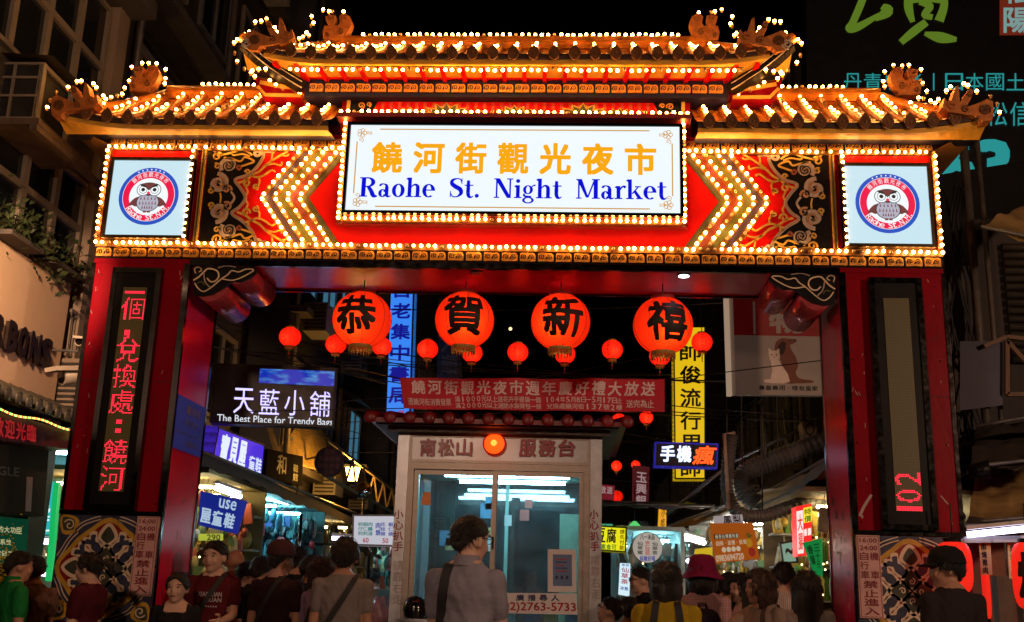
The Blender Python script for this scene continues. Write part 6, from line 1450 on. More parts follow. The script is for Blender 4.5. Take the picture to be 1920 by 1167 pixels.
awning('long dark awning over the right shops', [(5.4, 15, 3.0), (5.4, 1.4, 3.0), (3.1, 1.4, 2.72), (3.1, 15, 2.66)], TARPD, sag=.05, n=16, valance=.1); awning('wrinkled brown tarpaulin sloping over the right shops', [A(1530,905,4.0), A(1560,870,2.2), A(1395,935,4.6), A(1215,1000,11.0)], TARP, sag=.1)
HOSE = M('grey_flexible_duct', (.17,.165,.16), .45, .3, var=.3)
def hose(label, pts, r):
    T = thing('flexible_duct', label, 'duct', tuple(pts[0])); P_ = [Vector(p) for p in smooth2([tuple(p) for p in pts], 14)]; mb = MB(); mb.tube(P_, [r*(1+.09*(1 if i % 2 else -1)) for i in range(len(P_))], 12, smooth=False); mb.build('hose', HOSE, T)
    for k in (len(P_)//3, 2*len(P_)//3): mb = MB(); mb.rbox(P_[k]+Vector((0, 0, r)), P_[k]+Vector((.05, .2, 1.2)), .015, .015); mb.build('hanger', DK, T)
hose('grey flexible duct hanging in a loop on the right', [A(1372,815,3.6), A(1366,860,3.6), A(1364,920,3.6), A(1385,962,3.6), A(1430,968,3.7), A(1490,948,3.8), A(1560,930,4.2)], .075)
hose('thick grey flexible duct above the loop on the right', [A(1420,945,4.4), A(1392,915,4.4), A(1398,888,4.4), A(1440,868,4.4), A(1500,845,4.4), A(1570,820,4.4)], .12)
T = thing('pale_pipe_post', 'pale pipe with short arm beside the hanging duct', 'pipe', tuple(A(1365,950,3.5))); MB().tube([A(1378,812,3.5), A(1358,814,3.5), A(1366,955,3.5)], .022, 8).build('pipe', M('pale_pink_pipe', (.50,.36,.28), .5), T)
T = thing('stair_railing', 'grey sloping steel railing and frame on the right above the ducts', 'railing', tuple(A(1450,880,5)))
for (a, b) in (((1372,868),(1530,790)), ((1372,900),(1530,822)), ((1432,780),(1436,880)), ((1470,770),(1480,862)), ((1515,800),(1525,840)), ((1250,965),(1372,868))): MB().tube([A(*a, 5.2), A(*b, 4.6)], .022, 6).build('bar', GREYM, T)
T = thing('white_condenser', 'white air conditioner condenser on the right by the pillar', 'air conditioner', tuple(A(1516,818,4.4))); qx = quad_px([(1504,792),(1530,784),(1532,818),(1508,826)], 4.4); mb = MB(); qbox(mb, qx, h0=-.25, h1=0); mb.build('housing', CREAMW, T); mb = MB(); mb.ribbon(spiral(.5, .5, .3, .3, 0, 1, 16), .1, qx.P, 0, .01); mb.build('fan_ring', DK, T)
# small signs, right and centre
sign('dark_red_vertical_sign', 'dark red vertical sign with pale characters 玉興銀', [(1187,872),(1218,876),(1216,952),(1186,950)], 8.5, 8.5, E('dull_red_sign', (.10,.004,.012), .5), [('c', '玉興銀', (.2,.14,.85,.98), 0)], [E('pale_pink_glow', (.55,.36,.36), .55)], thick=.15)
sign('small_red_hanging_sign', 'small red sign right of the booth header', [(1131,818),(1156,818),(1154,852),(1131,849)], 5.5, 5.5, E('dull_red_sign2', (.36,.01,.04), .45), [('c', '三址', (.4,.1,.9,.9), 0)], [E('pale_pink_glow', (.55,.36,.36), .55)], thick=.02); sign('small_red_banner', 'short red banner just behind the right booth post', [(1122,908),(1153,911),(1151,938),(1122,936)], 5.5, 5.5, E('dull_red_sign3', (.30,.008,.02), .45), [('r', '放送', (.1,.1,.9,.6), 0)], [E('pale_pink_glow', (.55,.36,.36), .55)], thick=.02)
sign('tofu_lightbox', 'yellow tofu lightbox with black characters right of the booth', [(1121,985),(1176,988),(1174,1037),(1121,1033)], 4.6, 4.6, E('tofu_yellow', (.92,.86,.01), .9), [('r', '豆腐', (-.1,.1,.66,.66), 0, dict(bold=.02)), ('r', '素食可', (.1,.72,.66,.93), 1), ('c', '請先付款', (.76,.1,.92,.92), 2)], [M('black_print', (.01,.008,.004), .5), E('green_print', (.01,.28,.03), .5), E('brown_red_print', (.30,.03,.01), .5)], thick=.15, frame=M('olive_frame', (.2,.18,.02), .5))
round_sign('round_herbal_sign', 'round white sign with black characters right of the tofu lightbox', 1214, 1027, 4.0, 27, E('cream_white_face', (.75,.70,.60), .40, (.6,.55,.5)), [('r', '八一冰品', (.25,.06,.75,.24), 0), ('c', '仙草蜜', (.16,.30,.34,.74), 0), ('c', '杏仁豆花', (.42,.28,.58,.76), 1), ('c', '仙草茶', (.66,.30,.84,.74), 0), ('r', '純糖好喝', (.24,.78,.76,.95), 2)], [M('black_print', (.01,.008,.004), .5), E('red_print', (.55,.01,.03), .6), E('blue_print', (.03,.07,.5), .5)], CREAMW)
sign('tea_lightbox', 'narrow white and blue tea lightbox with red characters', [(1163,1056),(1182,1057),(1180,1119),(1160,1115)], 3.8, 3.8, E('tea_white', (.70,.90,1.0), .95), [('c', '仙草茶', (.15,.12,.85,.66), 0), ('r', '飲品', (.15,.02,.9,.09), 1), ('r', '冰熱', (.1,.72,.9,.84), 1)], [E('red_print', (.55,.01,.03), .6), E('blue_print', (.03,.07,.5), .5)], thick=.1)
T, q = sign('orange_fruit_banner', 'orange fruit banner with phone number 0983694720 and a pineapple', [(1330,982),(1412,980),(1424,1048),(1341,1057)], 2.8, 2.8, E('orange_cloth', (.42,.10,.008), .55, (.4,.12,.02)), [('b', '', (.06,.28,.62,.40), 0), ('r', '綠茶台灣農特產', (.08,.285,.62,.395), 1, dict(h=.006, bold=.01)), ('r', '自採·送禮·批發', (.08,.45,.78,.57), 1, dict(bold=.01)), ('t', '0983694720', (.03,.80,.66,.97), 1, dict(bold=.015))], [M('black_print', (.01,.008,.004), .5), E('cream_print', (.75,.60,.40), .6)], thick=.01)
mb = MB(); mb.ribbon(spiral(0, 0, 1, 1, 0, 1, 16), .5, lambda a, b, h: q.P(.83+a*.06, .55+b*.10, h), 0, .004); 
for k in range(-3, 4): mb.prism([(.83, .44), (.83+k*.03-.01, .25+abs(k)*.03), (.83+k*.03+.01, .27+abs(k)*.03)], q.P, .002, .005+.0004*k, 1)
mb.prism([(.83+.065*math.cos(t*.5236), .55+.11*math.sin(t*.5236)) for t in range(12)], q.P, .001, .003, 0); mb.prism([(.86+.08*math.cos(t*.5236), .80+.13*math.sin(t*.5236)) for t in range(12)], q.P, .001, .003, 2); mb.build('fruit_picture', [E('pineapple_yellow', (.55,.25,.01), .6), E('leaf_green', (.02,.10,.01), .5), E('fruit_red', (.35,.02,.01), .6)], T)
mb = MB()
for k in range(4): mb.prism([(.24+k*.11+.05*math.cos(t*.5236), .68+.07*math.sin(t*.5236)) for t in range(12)], q.P, .001, .003, 0)
mb.build('dots', E('cream_print', (.75,.60,.40), .6), T)
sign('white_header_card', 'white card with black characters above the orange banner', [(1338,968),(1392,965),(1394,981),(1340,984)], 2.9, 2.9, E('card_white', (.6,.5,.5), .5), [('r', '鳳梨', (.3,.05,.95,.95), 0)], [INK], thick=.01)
sign('red_yellow_lightbox', 'bright red and yellow lightbox at the right pillar', [(1493,950),(1522,944),(1522,1040),(1496,1044)], 2.2, 2.2, E('red_light', (1.0,.02,.02), .95), [('b', '', (.0,.1,.42,.95), 0), ('b', '', (.45,.06,1,.36), 1), ('c', '特價', (.5,.08,.95,.36), 2, dict(h=.008)), ('r', '香腸', (.42,.48,.98,.62), 0, dict(bold=.05)), ('c', '大腸', (.05,.15,.38,.9), 3, dict(h=.008))], [E('pale_glow', (1,.8,.75), 1.0), E('yellow_glow', (1,.75,.03), 1.0), E('green_print', (.01,.28,.03), .5), E('red_print3', (.9,.05,.03), .9)], thick=.25)
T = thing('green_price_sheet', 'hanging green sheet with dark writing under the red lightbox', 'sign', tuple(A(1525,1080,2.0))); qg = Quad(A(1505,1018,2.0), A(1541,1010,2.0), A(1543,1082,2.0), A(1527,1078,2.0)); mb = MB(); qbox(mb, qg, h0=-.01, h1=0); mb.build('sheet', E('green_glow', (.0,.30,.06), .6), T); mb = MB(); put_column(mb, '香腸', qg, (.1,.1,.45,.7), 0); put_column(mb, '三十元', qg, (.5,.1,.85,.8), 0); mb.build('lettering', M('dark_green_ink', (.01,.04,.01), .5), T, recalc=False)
sign('teal_photo_board', 'tilted pale teal photo board behind the crowd at right', [(1461,1018),(1490,1012),(1497,1056),(1467,1058)], 2.9, 2.9, E('teal_photo', (.35,.62,.45), .5), [('t', '~', (.3,.3,.8,.6), 0)], [INK], thick=.03, frame=DK, fw=.02)
sign('orange_side_lightbox', 'small orange yellow lightbox above the right awning', [(1238,952),(1250,947),(1249,990),(1236,996)], 7.0, 7.0, E('amber_light', (1,.42,.01), .8), [('c', '小吃', (.2,.1,.8,.9), 0)], [M('brown_ink', (.12,.06,.01), .5)], thick=.3)
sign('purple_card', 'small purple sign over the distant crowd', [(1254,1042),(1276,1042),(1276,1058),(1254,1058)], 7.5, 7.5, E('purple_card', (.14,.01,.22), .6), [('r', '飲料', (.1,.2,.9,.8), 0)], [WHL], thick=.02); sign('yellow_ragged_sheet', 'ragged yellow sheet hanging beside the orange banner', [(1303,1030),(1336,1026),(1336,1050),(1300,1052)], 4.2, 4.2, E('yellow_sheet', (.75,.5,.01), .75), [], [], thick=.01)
shop('white lit food stall right of the booth behind the tofu sign', 1.15, 2.0, 4.9, 6.6, (.5,.6,.62), (5.4, 6.2), 41, [(.2,.5,.5),(.6,.6,.6),(.1,.1,.1),(.5,.3,.2),(.3,.6,.7)], TEALT, 2.15)
shop('bright stall in the middle of the right row', 2.5, 5.0, 6.0, 9.0, (.55,.54,.50), (6.8, 8.2), 42, [(.7,.7,.6),(.5,.3,.1),(.2,.4,.2),(.7,.5,.1),(.4,.4,.45)], E('white_tube', (1.0,.95,.85), 40))
shop('yellow lit fruit stall next to the right pillar', 3.1, 5.2, 3.0, 5.6, (.20,.13,.06), (3.8, 5.0), 43, [(.6,.4,.05),(.5,.15,.03),(.1,.3,.05),(.5,.45,.3),(.6,.5,.1)], WARMT)
shop('distant lit stall at the far end of the right row', 1.9, 4.6, 10.5, 15.0, (.6,.62,.62), (11.5, 13.5), 44, [(.6,.2,.1),(.2,.4,.5),(.6,.6,.3),(.1,.1,.1)], TEALT)
awning('dark blue canopy over the tofu stall', [(.95, 6.4, 2.62), (2.2, 6.4, 2.62), (2.3, 4.3, 2.42), (.85, 4.3, 2.42)], M('navy_canopy', (.03,.035,.06), .5, var=.2), sag=.03)
c = A(1190, 985, 5.2); T = thing('green_hanging_lamp', 'small green lit hanging lamp under the tofu stall canopy', 'lamp', tuple(c)); mb = MB(); mb.lathe([(.02, .05), (.09, -.02), (.09, -.03)], c, 14); mb.build('shade', E('green_shade', (.12,.75,.18), .8), T); MB().tube([c+Vector((0, 0, .05)), c+Vector((0, 0, .5))], .005, 4).build('cord', WIRE, T)
for (a, b, nm) in (((1283,1008),(1320,1018),'bright tube lamp in the middle right stall'), ((1290,1052),(1306,1052),'violet white lamp low among the distant crowd'), ((1394,1010),(1400,1048),'upright bright lamp strip behind the orange banner')): tubelight(nm, A(*a, 5.0 if a[0] < 1390 else 4.4), A(*b, 5.6 if a[0] < 1390 else 4.4), FLUOV if 'violet' in nm else E('white_tube', (1.0,.95,.85), 40), .028)
# wires across the street
for k in range(16):
    y = random.uniform(3.4, 12); z0, z1 = random.uniform(3.3, 5.2), random.uniform(3.3, 5.2); sag = random.uniform(.05, .35); pts = []
    for i in range(15): t = i/14; pts.append((-4.2+8.4*t, y+(t-.5)*random.uniform(-.02, .02)+k*.02*t, z0+(z1-z0)*t-sag*4*t*(1-t)))
    tag(MB().tube(pts, .007, 5).build('overhead_cable', M('grey_cable', (.06,.055,.05), .5)), 'thin overhead cable crossing the street behind the lanterns', 'cable', 'overhead cables')
c = A(957, 617, 1.7); T = thing('hanging_bulb', 'tiny warm bulb on the cable between the middle big lanterns', 'bulb', tuple(c)); mb = MB(); mb.ball(c, .018, 8, 6); mb.build('globe', E('tiny_bulb', (1,.7,.3), 2.0), T); MB().tube([c, c+Vector((0, 0, .12))], .004, 4).build('cord', WIRE, T)
# ================================================================== unseen lamps assumed behind the viewer, added to light the gate front and people
for (x, y, e, nm) in ((-2.9, -10.4, 680, 'left'), (10.2, -8.8, 1500, 'right')):
    T = thing('assumed_square_lamp', 'unseen warm street lamp assumed on the %s pavement of the square' % nm, 'street lamp', (x, y, 0), 'assumed street lamps of the square'); MB().tube([(x, y, 0), (x, y, 4.3), (x-.3*(1 if x > 0 else -1), y, 4.7), (x-1.0*(1 if x > 0 else -1), y, 4.8)], .06, 8).build('pole', GREYM, T)
    hx = x-1.1*(1 if x > 0 else -1); mb = MB(); mb.box(hx-.25, hx+.25, y-.12, y+.12, 4.76, 4.86); mb.build('head', GREYM, T); mb = MB(); mb.box(hx-.2, hx+.2, y-.09, y+.09, 4.73, 4.758); mb.build('lens', E('assumed_lamp_lens', (1,.72,.5), 8), T)
    li = bpy.data.lights.new('assumed_lamp_light', 'POINT'); li.energy = e; li.color = (1,.60,.40); li.shadow_soft_size = .25; lo = bpy.data.objects.new('assumed_lamp_light', li); COL.objects.link(lo); lo.parent = T; lo.matrix_parent_inverse = LOCINV[T.name]; lo.location = (hx, y, 4.5)

rnd = random.Random(77)  # invented lit signs, added to fill the dark end of the street
for i, (x, y, z, w, h, c, nm, wd, pl) in enumerate(((.9, 27, 2.9, 1.0, .45, (.9,.6,.05), 'amber', '小吃', 'at the far end of the street'), (1.9, 22, 2.7, .8, .5, (.8,.85,.9), 'white', '茶', 'beside the far end canopy'), (1.4, 18, 2.7, .5, .4, (.1,.6,.3), 'green', '藥', 'between the tofu stall and the far end'))):
    sign('added_sign', 'small %s added projecting sign %s' % (nm, pl), quad_xz(x-w/2, x+w/2, z, z+h, y), 0, 0, E('far_%s_sign' % nm, c, .5), [('r', wd, (.15, .1, .85, .9), 0)], [E('far_dark_print', (.03,.03,.1), .5)], thick=.12, frame=DK, fw=.02, group='added projecting signs down the street')
# ================================================================== people
def cloth(name, rgb, pat=None):
    if name in MATS: return MATS[name]
    m = M(name, rgb, .85, var=.14, scale=9, bump=.6, bscale=11, spec=.2)
    if pat:
        nt = m.node_tree; n = nt.nodes; L = nt.links; mx = [k for k in n if k.type == 'MIX'][0]; tc = n.new('ShaderNodeTexCoord')
        acc = None
        for ax in pat[2]:
            wv = n.new('ShaderNodeTexWave'); wv.bands_direction = ax; wv.inputs['Scale'].default_value = pat[1]; L.new(tc.outputs['Object'], wv.inputs[0])
            mr = n.new('ShaderNodeMath'); mr.operation = 'GREATER_THAN'; mr.inputs[1].default_value = .6; L.new(wv.outputs['Fac'], mr.inputs[0])
            if acc is None: acc = mr.outputs[0]
            else:
                ad = n.new('ShaderNodeMath'); ad.operation = 'ADD'; L.new(acc, ad.inputs[0]); L.new(mr.outputs[0], ad.inputs[1]); dv = n.new('ShaderNodeMath'); dv.operation = 'MULTIPLY'; dv.inputs[1].default_value = .5; L.new(ad.outputs[0], dv.inputs[0]); acc = dv.outputs[0]
        m2 = n.new('ShaderNodeMix'); m2.data_type = 'RGBA'; m2.inputs['A'].default_value = (*rgb, 1); m2.inputs['B'].default_value = (*pat[0], 1); L.new(acc, m2.inputs['Factor']); L.new(m2.outputs['Result'], mx.inputs['A'])
    return m
SKINS_ = [M('skin_warm', (.42,.22,.14), .5, var=.1, scale=12, spec=.35), M('skin_pale', (.55,.34,.25), .5, var=.1, scale=12, spec=.35), M('skin_tan', (.33,.16,.09), .5, var=.1, scale=12, spec=.35)]
HAIRB = M('black_hair', (.010,.008,.007), .42, var=.5, scale=16, bump=.8, bscale=60, stretch=(6, 6, 1)); HAIRBR = M('brown_hair', (.045,.018,.010), .42, var=.5, scale=16, bump=.8, bscale=60, stretch=(6, 6, 1))
EYEW = M('eye_white', (.32,.27,.24), .4); EYEB = M('eye_dark', (.01,.008,.008), .2); LIP = M('lips', (.30,.08,.07), .45); DENIM = M('dark_denim', (.03,.035,.06), .85, var=.2, scale=14, bump=.3); KHAKI = M('dark_trousers', (.035,.03,.028), .85, var=.2, bump=.3); SHOE = M('shoe_leather', (.03,.028,.03), .5)
VOX = .0118
def person(label, px, py, Y, face, shirt, pants=DENIM, skin=0, hair='short', haircol=None, H=None, arms=((0,0), (0,0)), head=0, tilt=0, nod=0, sleeve=.5, width=1.0, collar=None, hat=None, glasses=False, strap=None, neck=0, pony=False, group=None, lean=0, scoop=0, headk=1.0, hatcol=None, prints=None, seat=False):
    """px,py: crown of the head in the photograph at depth Y. face: 0 looks away down the street, 180 at the viewer, positive turns right.
    arms: (raise forward deg, bend deg) left and right; head: extra turn of the head"""
    top = at(px, py, Y); H = H or top.z; k = (H-.03)/1.715; x0, y0 = top.x, top.y; z0 = top.z-.03-1.715*k
    B = Matrix.Translation((x0, y0, z0)) @ Matrix.Rotation(-R(face), 4, 'Z') @ Matrix.Scale(k, 4)
    T = thing('person', label, 'person', (x0, y0, max(z0, 0)), group)
    prims = []      # (p0, p1, r0, r1, label, squash matrix None)
    mb = MB()
    LB = {'skin': 0, 'shirt': 1, 'pants': 2, 'shoe': 3}
    def cap(p0, p1, r0, r1, lb, n=12):
        p0 = Vector(p0); p1 = Vector(p1); d = p1-p0; L_ = d.length; m = max(2, int(L_/.03)); dn = d.normalized()
        pts = [p0-dn*r0*.85]+[p0-dn*r0*.5]+[p0.lerp(p1, i/m) for i in range(m+1)]+[p1+dn*r1*.5]+[p1+dn*r1*.85]
        rs = [r0*.5, r0*.87]+[r0+(r1-r0)*i/m for i in range(m+1)]+[r1*.87, r1*.5]
        mb.tube(pts, rs, n); prims.append((p0, p1, r0, r1, LB[lb]))
    w = width*.88; headk *= 1.10; ln = math.tan(R(lean))
    def fw_(z): return (z-.9)*ln if z > .9 else 0
    # torso: stacked ellipses
    rings = [(.80,.150,.112,-.01),(.90,.172*w,.122,-.012),(1.00,.160*w,.112,0),(1.10,.152*w,.108*w,.006),(1.20,.166*w,.114*w,.008),(1.30,.182*w,.118,.0),(1.37,.182*w,.106,-.008),(1.415,.155*w,.090,-.014),(1.445,.118,.076,-.014),(1.475,.080,.066,-.010),(1.50,.058,.058,-.004)]
    vs = []; N = 20
    for z, rx, ry, yo in rings:
        for j in range(N):
            t = 2*math.pi*j/N; c_, s_ = math.cos(t), math.sin(t); e = .82
            vs.append(Vector((rx*math.copysign(abs(c_)**e, c_), yo+fw_(z)+ry*math.copysign(abs(s_)**e, s_), z)))
    nr = len(rings); mb.add(vs, [(i*N+j, i*N+(j+1) % N, (i+1)*N+(j+1) % N, (i+1)*N+j) for i in range(nr-1) for j in range(N)]+[list(reversed(range(N))), [(nr-1)*N+j for j in range(N)]])
    sh = fw_(1.38); nk = fw_(1.47)
    cap((0, nk-.012, 1.42), (0, nk+.004, 1.53), .058, .054, 'skin')
    # legs
    hy = fw_(.85)
    for s in (-1, 1):
        if seat:
            cap((s*.09, 0, .84), (s*.11, .42, .86), .082, .062, 'pants'); cap((s*.11, .42, .86), (s*.11, .44, .46), .06, .042, 'pants'); cap((s*.11, .42, .42), (s*.115, .56, .40), .04, .034, 'shoe')
        else:
            dy = .05*s; cap((s*.092, 0, .86), (s*.098, .012+dy*.3, .48), .088, .062, 'pants'); cap((s*.098, .012+dy*.3, .48), (s*.10, -.02+dy, .10), .062, .045, 'pants'); cap((s*.10, -.03+dy, .045), (s*.115, .13+dy, .035), .045, .036, 'shoe')
    # arms
    hands = []
    for i, s in enumerate((-1, 1)):
        ra, be = arms[i][:2]; out = arms[i][2] if len(arms[i]) > 2 else 6
        S_ = Vector((s*.185*w, sh-.012, 1.375)); a = R(ra); o_ = R(out)
        d1 = Vector((s*math.sin(o_)*math.cos(a), math.sin(a), -math.cos(a)*math.cos(o_))); El = S_+d1*.28
        b = R(ra+be); d2 = Vector((-s*math.sin(R(be*.25))+s*math.sin(o_)*.3, math.sin(b), -math.cos(b))).normalized(); Wr = El+d2*.245
        cap(S_-Vector((s*.045, 0, .01)), S_, .065, .062, 'shirt'); 
        sl = S_+d1*.28*min(1, sleeve*1.15)
        cap(S_, El, .047, .041, 'skin')
        if sleeve < 1: cap(S_, sl, .066, .060, 'shirt'); cap(El, Wr, .041, .028, 'skin')
        else: cap(S_, El, .062, .052, 'shirt'); cap(El, Wr-d2*.03, .052, .038, 'shirt'); cap(Wr-d2*.04, Wr, .03, .028, 'skin')
        hands.append((Wr, d2, s))
    # head
    hm = Matrix.Translation((0, nk+.014, 1.498)) @ Matrix.Rotation(-R(head), 4, 'Z') @ Matrix.Rotation(-R(nod), 4, 'X') @ Matrix.Rotation(R(tilt), 4, 'Y') @ Matrix.Scale(headk, 4)
    hp = lambda v: hm @ Vector(v)
    def blob(c, r, n=18, kk=12):
        m2 = MB(); m2.ball((0, 0, 0), 1, n, kk); mb.add([hp((c[0]+v[0]*r[0], c[1]+v[1]*r[1], c[2]+v[2]*r[2])) for v in m2.v], m2.f)
    blob((0, .008, .095), (.077, .094, .092)); blob((0, .028, .038), (.060, .070, .074)); blob((0, .062, -.010), (.030, .030, .026), 12, 8); blob((0, .10, .055), (.013, .018, .024), 10, 8); blob((0, .092, .085), (.010, .016, .030), 10, 8)
    for s in (-1, 1): blob((s*.078, -.002, .068), (.012, .022, .032), 8, 6); blob((s*.036, .078, .046), (.026, .020, .026), 10, 8); blob((s*.032, .088, .105), (.028, .014, .010), 10, 6)
    blob((0, .086, .018), (.024, .016, .012), 10, 6)
    prims.append((hp((0, .02, .03)), hp((0, .0, .11)), .085*headk, .095*headk, 0))
    # one continuous skin
    me = mb.mesh('body', [SKINS_[skin]]); ob = bpy.data.objects.new('body', me)
    rm = ob.modifiers.new('r', 'REMESH'); rm.mode = 'VOXEL'; rm.voxel_size = VOX; rm.use_smooth_shade = True
    sm = ob.modifiers.new('s', 'SMOOTH'); sm.factor = .5; sm.iterations = 3
    me2 = evaluate(ob); bpy.data.meshes.remove(me)
    nv = len(me2.vertices); V_ = np.empty(nv*3); me2.vertices.foreach_get('co', V_); V_ = V_.reshape(-1, 3)
    F_ = [tuple(p.vertices) for p in me2.polygons]; bpy.data.meshes.remove(me2)
    cen = V_[np.array(F_)].mean(1) if all(len(f) == 4 for f in F_) else np.array([V_[list(f)].mean(0) for f in F_])
    best = np.full(len(cen), 9.0); lab = np.zeros(len(cen), int)
    for p0, p1, r0, r1, lb in prims:
        p0 = np.array(p0); p1 = np.array(p1); d = p1-p0; t = np.clip(((cen-p0)@d)/(d@d), 0, 1); q_ = np.linalg.norm(cen-(p0+t[:, None]*d), axis=1)-(r0+(r1-r0)*t)
        k_ = q_ < best; best[k_] = q_[k_]; lab[k_] = lb
    # torso zone: shirt above the waist, trousers below, neckline
    tz = cen[:, 2]; ax_ = np.abs(cen[:, 0])
    tor = (tz > .78) & (tz < 1.47) & (ax_ < .20*w) & (np.abs(cen[:, 1]-np.where(tz > .9, (tz-.9)*ln, 0)) < .16)
    inner = tor & ((lab == 2) | (best > .012) | (lab == 1))
    lab[inner & (tz >= .93)] = 1; lab[inner & (tz < .93)] = 2
    nl = 1.462-.02*scoop-np.where(cen[:, 1]-nk > 0, .03+.07*scoop, 0)
    lab[(tz > nl) & (ax_ < .085+.025*scoop) & (lab == 1)] = 0
    lab[(tz > 1.465) & (tz < 1.9) & (ax_ < .1) & (lab == 1)] = 0
    # fold the cloth a little
    isS = np.zeros(nv, bool)
    for f, l in zip(F_, lab):
        if l in (1, 2):
            for v in f: isS[v] = True
    for i in np.nonzero(isS)[0]:
        v = V_[i]; n_ = mnoise.noise(Vector((v[0]*9+px, v[1]*9, v[2]*5)))*.012+mnoise.noise(Vector((v[0]*26+v[2]*14, v[1]*26+px, v[2]*10-v[0]*9)))*.007
        r_ = math.hypot(v[0], v[1]) or 1; V_[i, 0] += v[0]/r_*n_; V_[i, 1] += v[1]/r_*n_
    out = MB(); out.v = [tuple(v) for v in V_]; out.f = [list(f) for f in F_]; out.m = [int(l) for l in lab]; out.sm = [True]*len(F_)
    # hands with five fingers, features of the face
    for Wr, d2, s in hands:
        side = Vector((0, 1, 0)) if abs(d2.z) > .6 else Vector((0, 0, 1)); side = (side-d2*side.dot(d2)).normalized(); nrm = d2.cross(side)*s
        pc = Wr+d2*.045; m2 = MB(); m2.ball((0, 0, 0), 1, 12, 8); out.add([pc+side*v[0]*.042+nrm*v[1]*.016+d2*v[2]*.055 for v in m2.v], m2.f, 0, True)
        for j, (o_, l_) in enumerate(((-.030, .058), (-.010, .072), (.010, .076), (.030, .068))):
            a0 = pc+side*o_+d2*.035; a1 = a0+d2*l_*.55+nrm*(-.008); a2 = a1+d2*l_*.45+nrm*(-.030); out.tube([a0, a1, a2], [.0095, .0088, .0075], 8, 0)
        a0 = pc+side*.036-d2*.02; out.tube([a0, a0+side*.026+d2*.022, a0+side*.034+d2*.052-nrm*.012], [.012, .0105, .0085], 8, 0)
    for s in (-1, 1):
        m2 = MB(); m2.ball((0, 0, 0), 1, 10, 6); out.add([hp((s*.033+v[0]*.0145, .0865+v[1]*.011, .083+v[2]*.0050)) for v in m2.v], m2.f, 4, True)
        out.add([hp((s*.033+v[0]*.0078, .0945+v[1]*.006, .0835+v[2]*.0056)) for v in m2.v], m2.f, 5, True)
        out.add([hp((s*.034+v[0]*.024, .0935+v[1]*.006, .106+v[2]*.0048-abs(v[0])*.004)) for v in m2.v], m2.f, 6, True)
    m2 = MB(); m2.ball((0, 0, 0), 1, 12, 6); out.add([hp((v[0]*.025, .0985+v[1]*.007-abs(v[0])*.012, .0185+v[2]*.0075)) for v in m2.v], m2.f, 7, True)
    hcol = haircol or HAIRB
    bw = lambda mbx: [tuple(B @ Vector(v)) for v in mbx.v]
    out.v = bw(out); o = out.build('body', [SKINS_[skin], shirt, pants, SHOE, EYEW, EYEB, hcol, LIP], T, recalc=False)
    # hair: a closed cap that sinks under the skin over the face
    if hair != 'bald':
        hb = MB(); n, kk = 40, 28; hb.ball((0, 0, 0), 1, n, kk); nv2 = []
        seed = Vector((px*.37, py*.21, Y))
        for v in hb.v:
            d = Vector(v).normalized()
            thr = {'short': (.40, -.05, -.78), 'bob': (.42, -1.2, -1.2), 'long': (.42, -1.2, -1.2), 'tied': (.50, -.42, -.70), 'fluffy': (.36, -.30, -.90)}[hair]
            fr = max(0, d.y); bk = max(0, -d.y); sd = abs(d.x)
            th = (thr[0]*fr*fr + thr[2]*bk*bk + thr[1]*sd*sd)/(fr*fr+bk*bk+sd*sd+1e-6) if fr+bk+sd > 0 else -1
            if hair in ('bob', 'long'):   # face opening
                th = .40 if (d.y > .35 and sd < .62) else (-1.3 if d.y < .55 else .1)
            on = max(0, min(1, (d.z-th)/.16+.5))
            thick = {'short': .011, 'bob': .020, 'long': .022, 'tied': .010, 'fluffy': .015}[hair]*(1+.8*mnoise.noise(d*3.1+seed)+.6*mnoise.noise(d*9+seed))
            g = -.022+(.022+thick)*on
            c = Vector((0, .004, .095)); rx, ry, rz = .079+g, .096+g, .094+g
            p = Vector((d.x*rx, d.y*ry, d.z*rz)); 
            if d.z < 0 and hair in ('bob', 'long') and on > .5: p.z *= 1.15
            nv2.append(hp(c+p))
        hb.v = [tuple(v) for v in nv2]
        if hair in ('bob', 'long'):
            zl = -.06 if hair == 'bob' else -.34; m3 = MB(); K = 10; N2 = 26; vs = []
            for i in range(K+1):
                t = i/K; z = .07+(zl-.07)*t; spread = 1+(.12 if hair == 'bob' else .18)*math.sin(t*2.4)-(.35 if hair == 'bob' else .3)*t*t
                for j in range(N2):
                    a = math.pi*(1.0+ (j/(N2-1)-.5)*1.36)-math.pi/2*0; aa = -math.pi/2+(j/(N2-1)-.5)*math.pi*1.32
                    rr = 1+.10*mnoise.noise(Vector((aa*5, t*2, px*.1)))+.05*mnoise.noise(Vector((aa*14, t*3, px)))
                    vs.append(hp((math.cos(aa)*.100*spread*rr, math.sin(aa)*.112*spread*rr+.0, z-.02*mnoise.noise(Vector((aa*9, px, 0)))*(t > .9)*3)))
            for i in range(K+1):
                for j in range(N2):
                    t = i/K; v = vs[i*N2+j]; ctr = hp((0, -.0, .07+(zl-.07)*t)); vs.append(v+(ctr-v)*.28)
            o2 = (K+1)*N2; fs = []
            for i in range(K):
                for j in range(N2-1):
                    fs.append((i*N2+j, i*N2+j+1, (i+1)*N2+j+1, (i+1)*N2+j)); fs.append((o2+i*N2+j, o2+(i+1)*N2+j, o2+(i+1)*N2+j+1, o2+i*N2+j+1))
                for j in (0, N2-1): fs.append((i*N2+j, (i+1)*N2+j, o2+(i+1)*N2+j, o2+i*N2+j))
            for j in range(N2-1): fs.append((K*N2+j, K*N2+j+1, o2+K*N2+j+1, o2+K*N2+j))
            hb.add(vs, fs, 0, True)
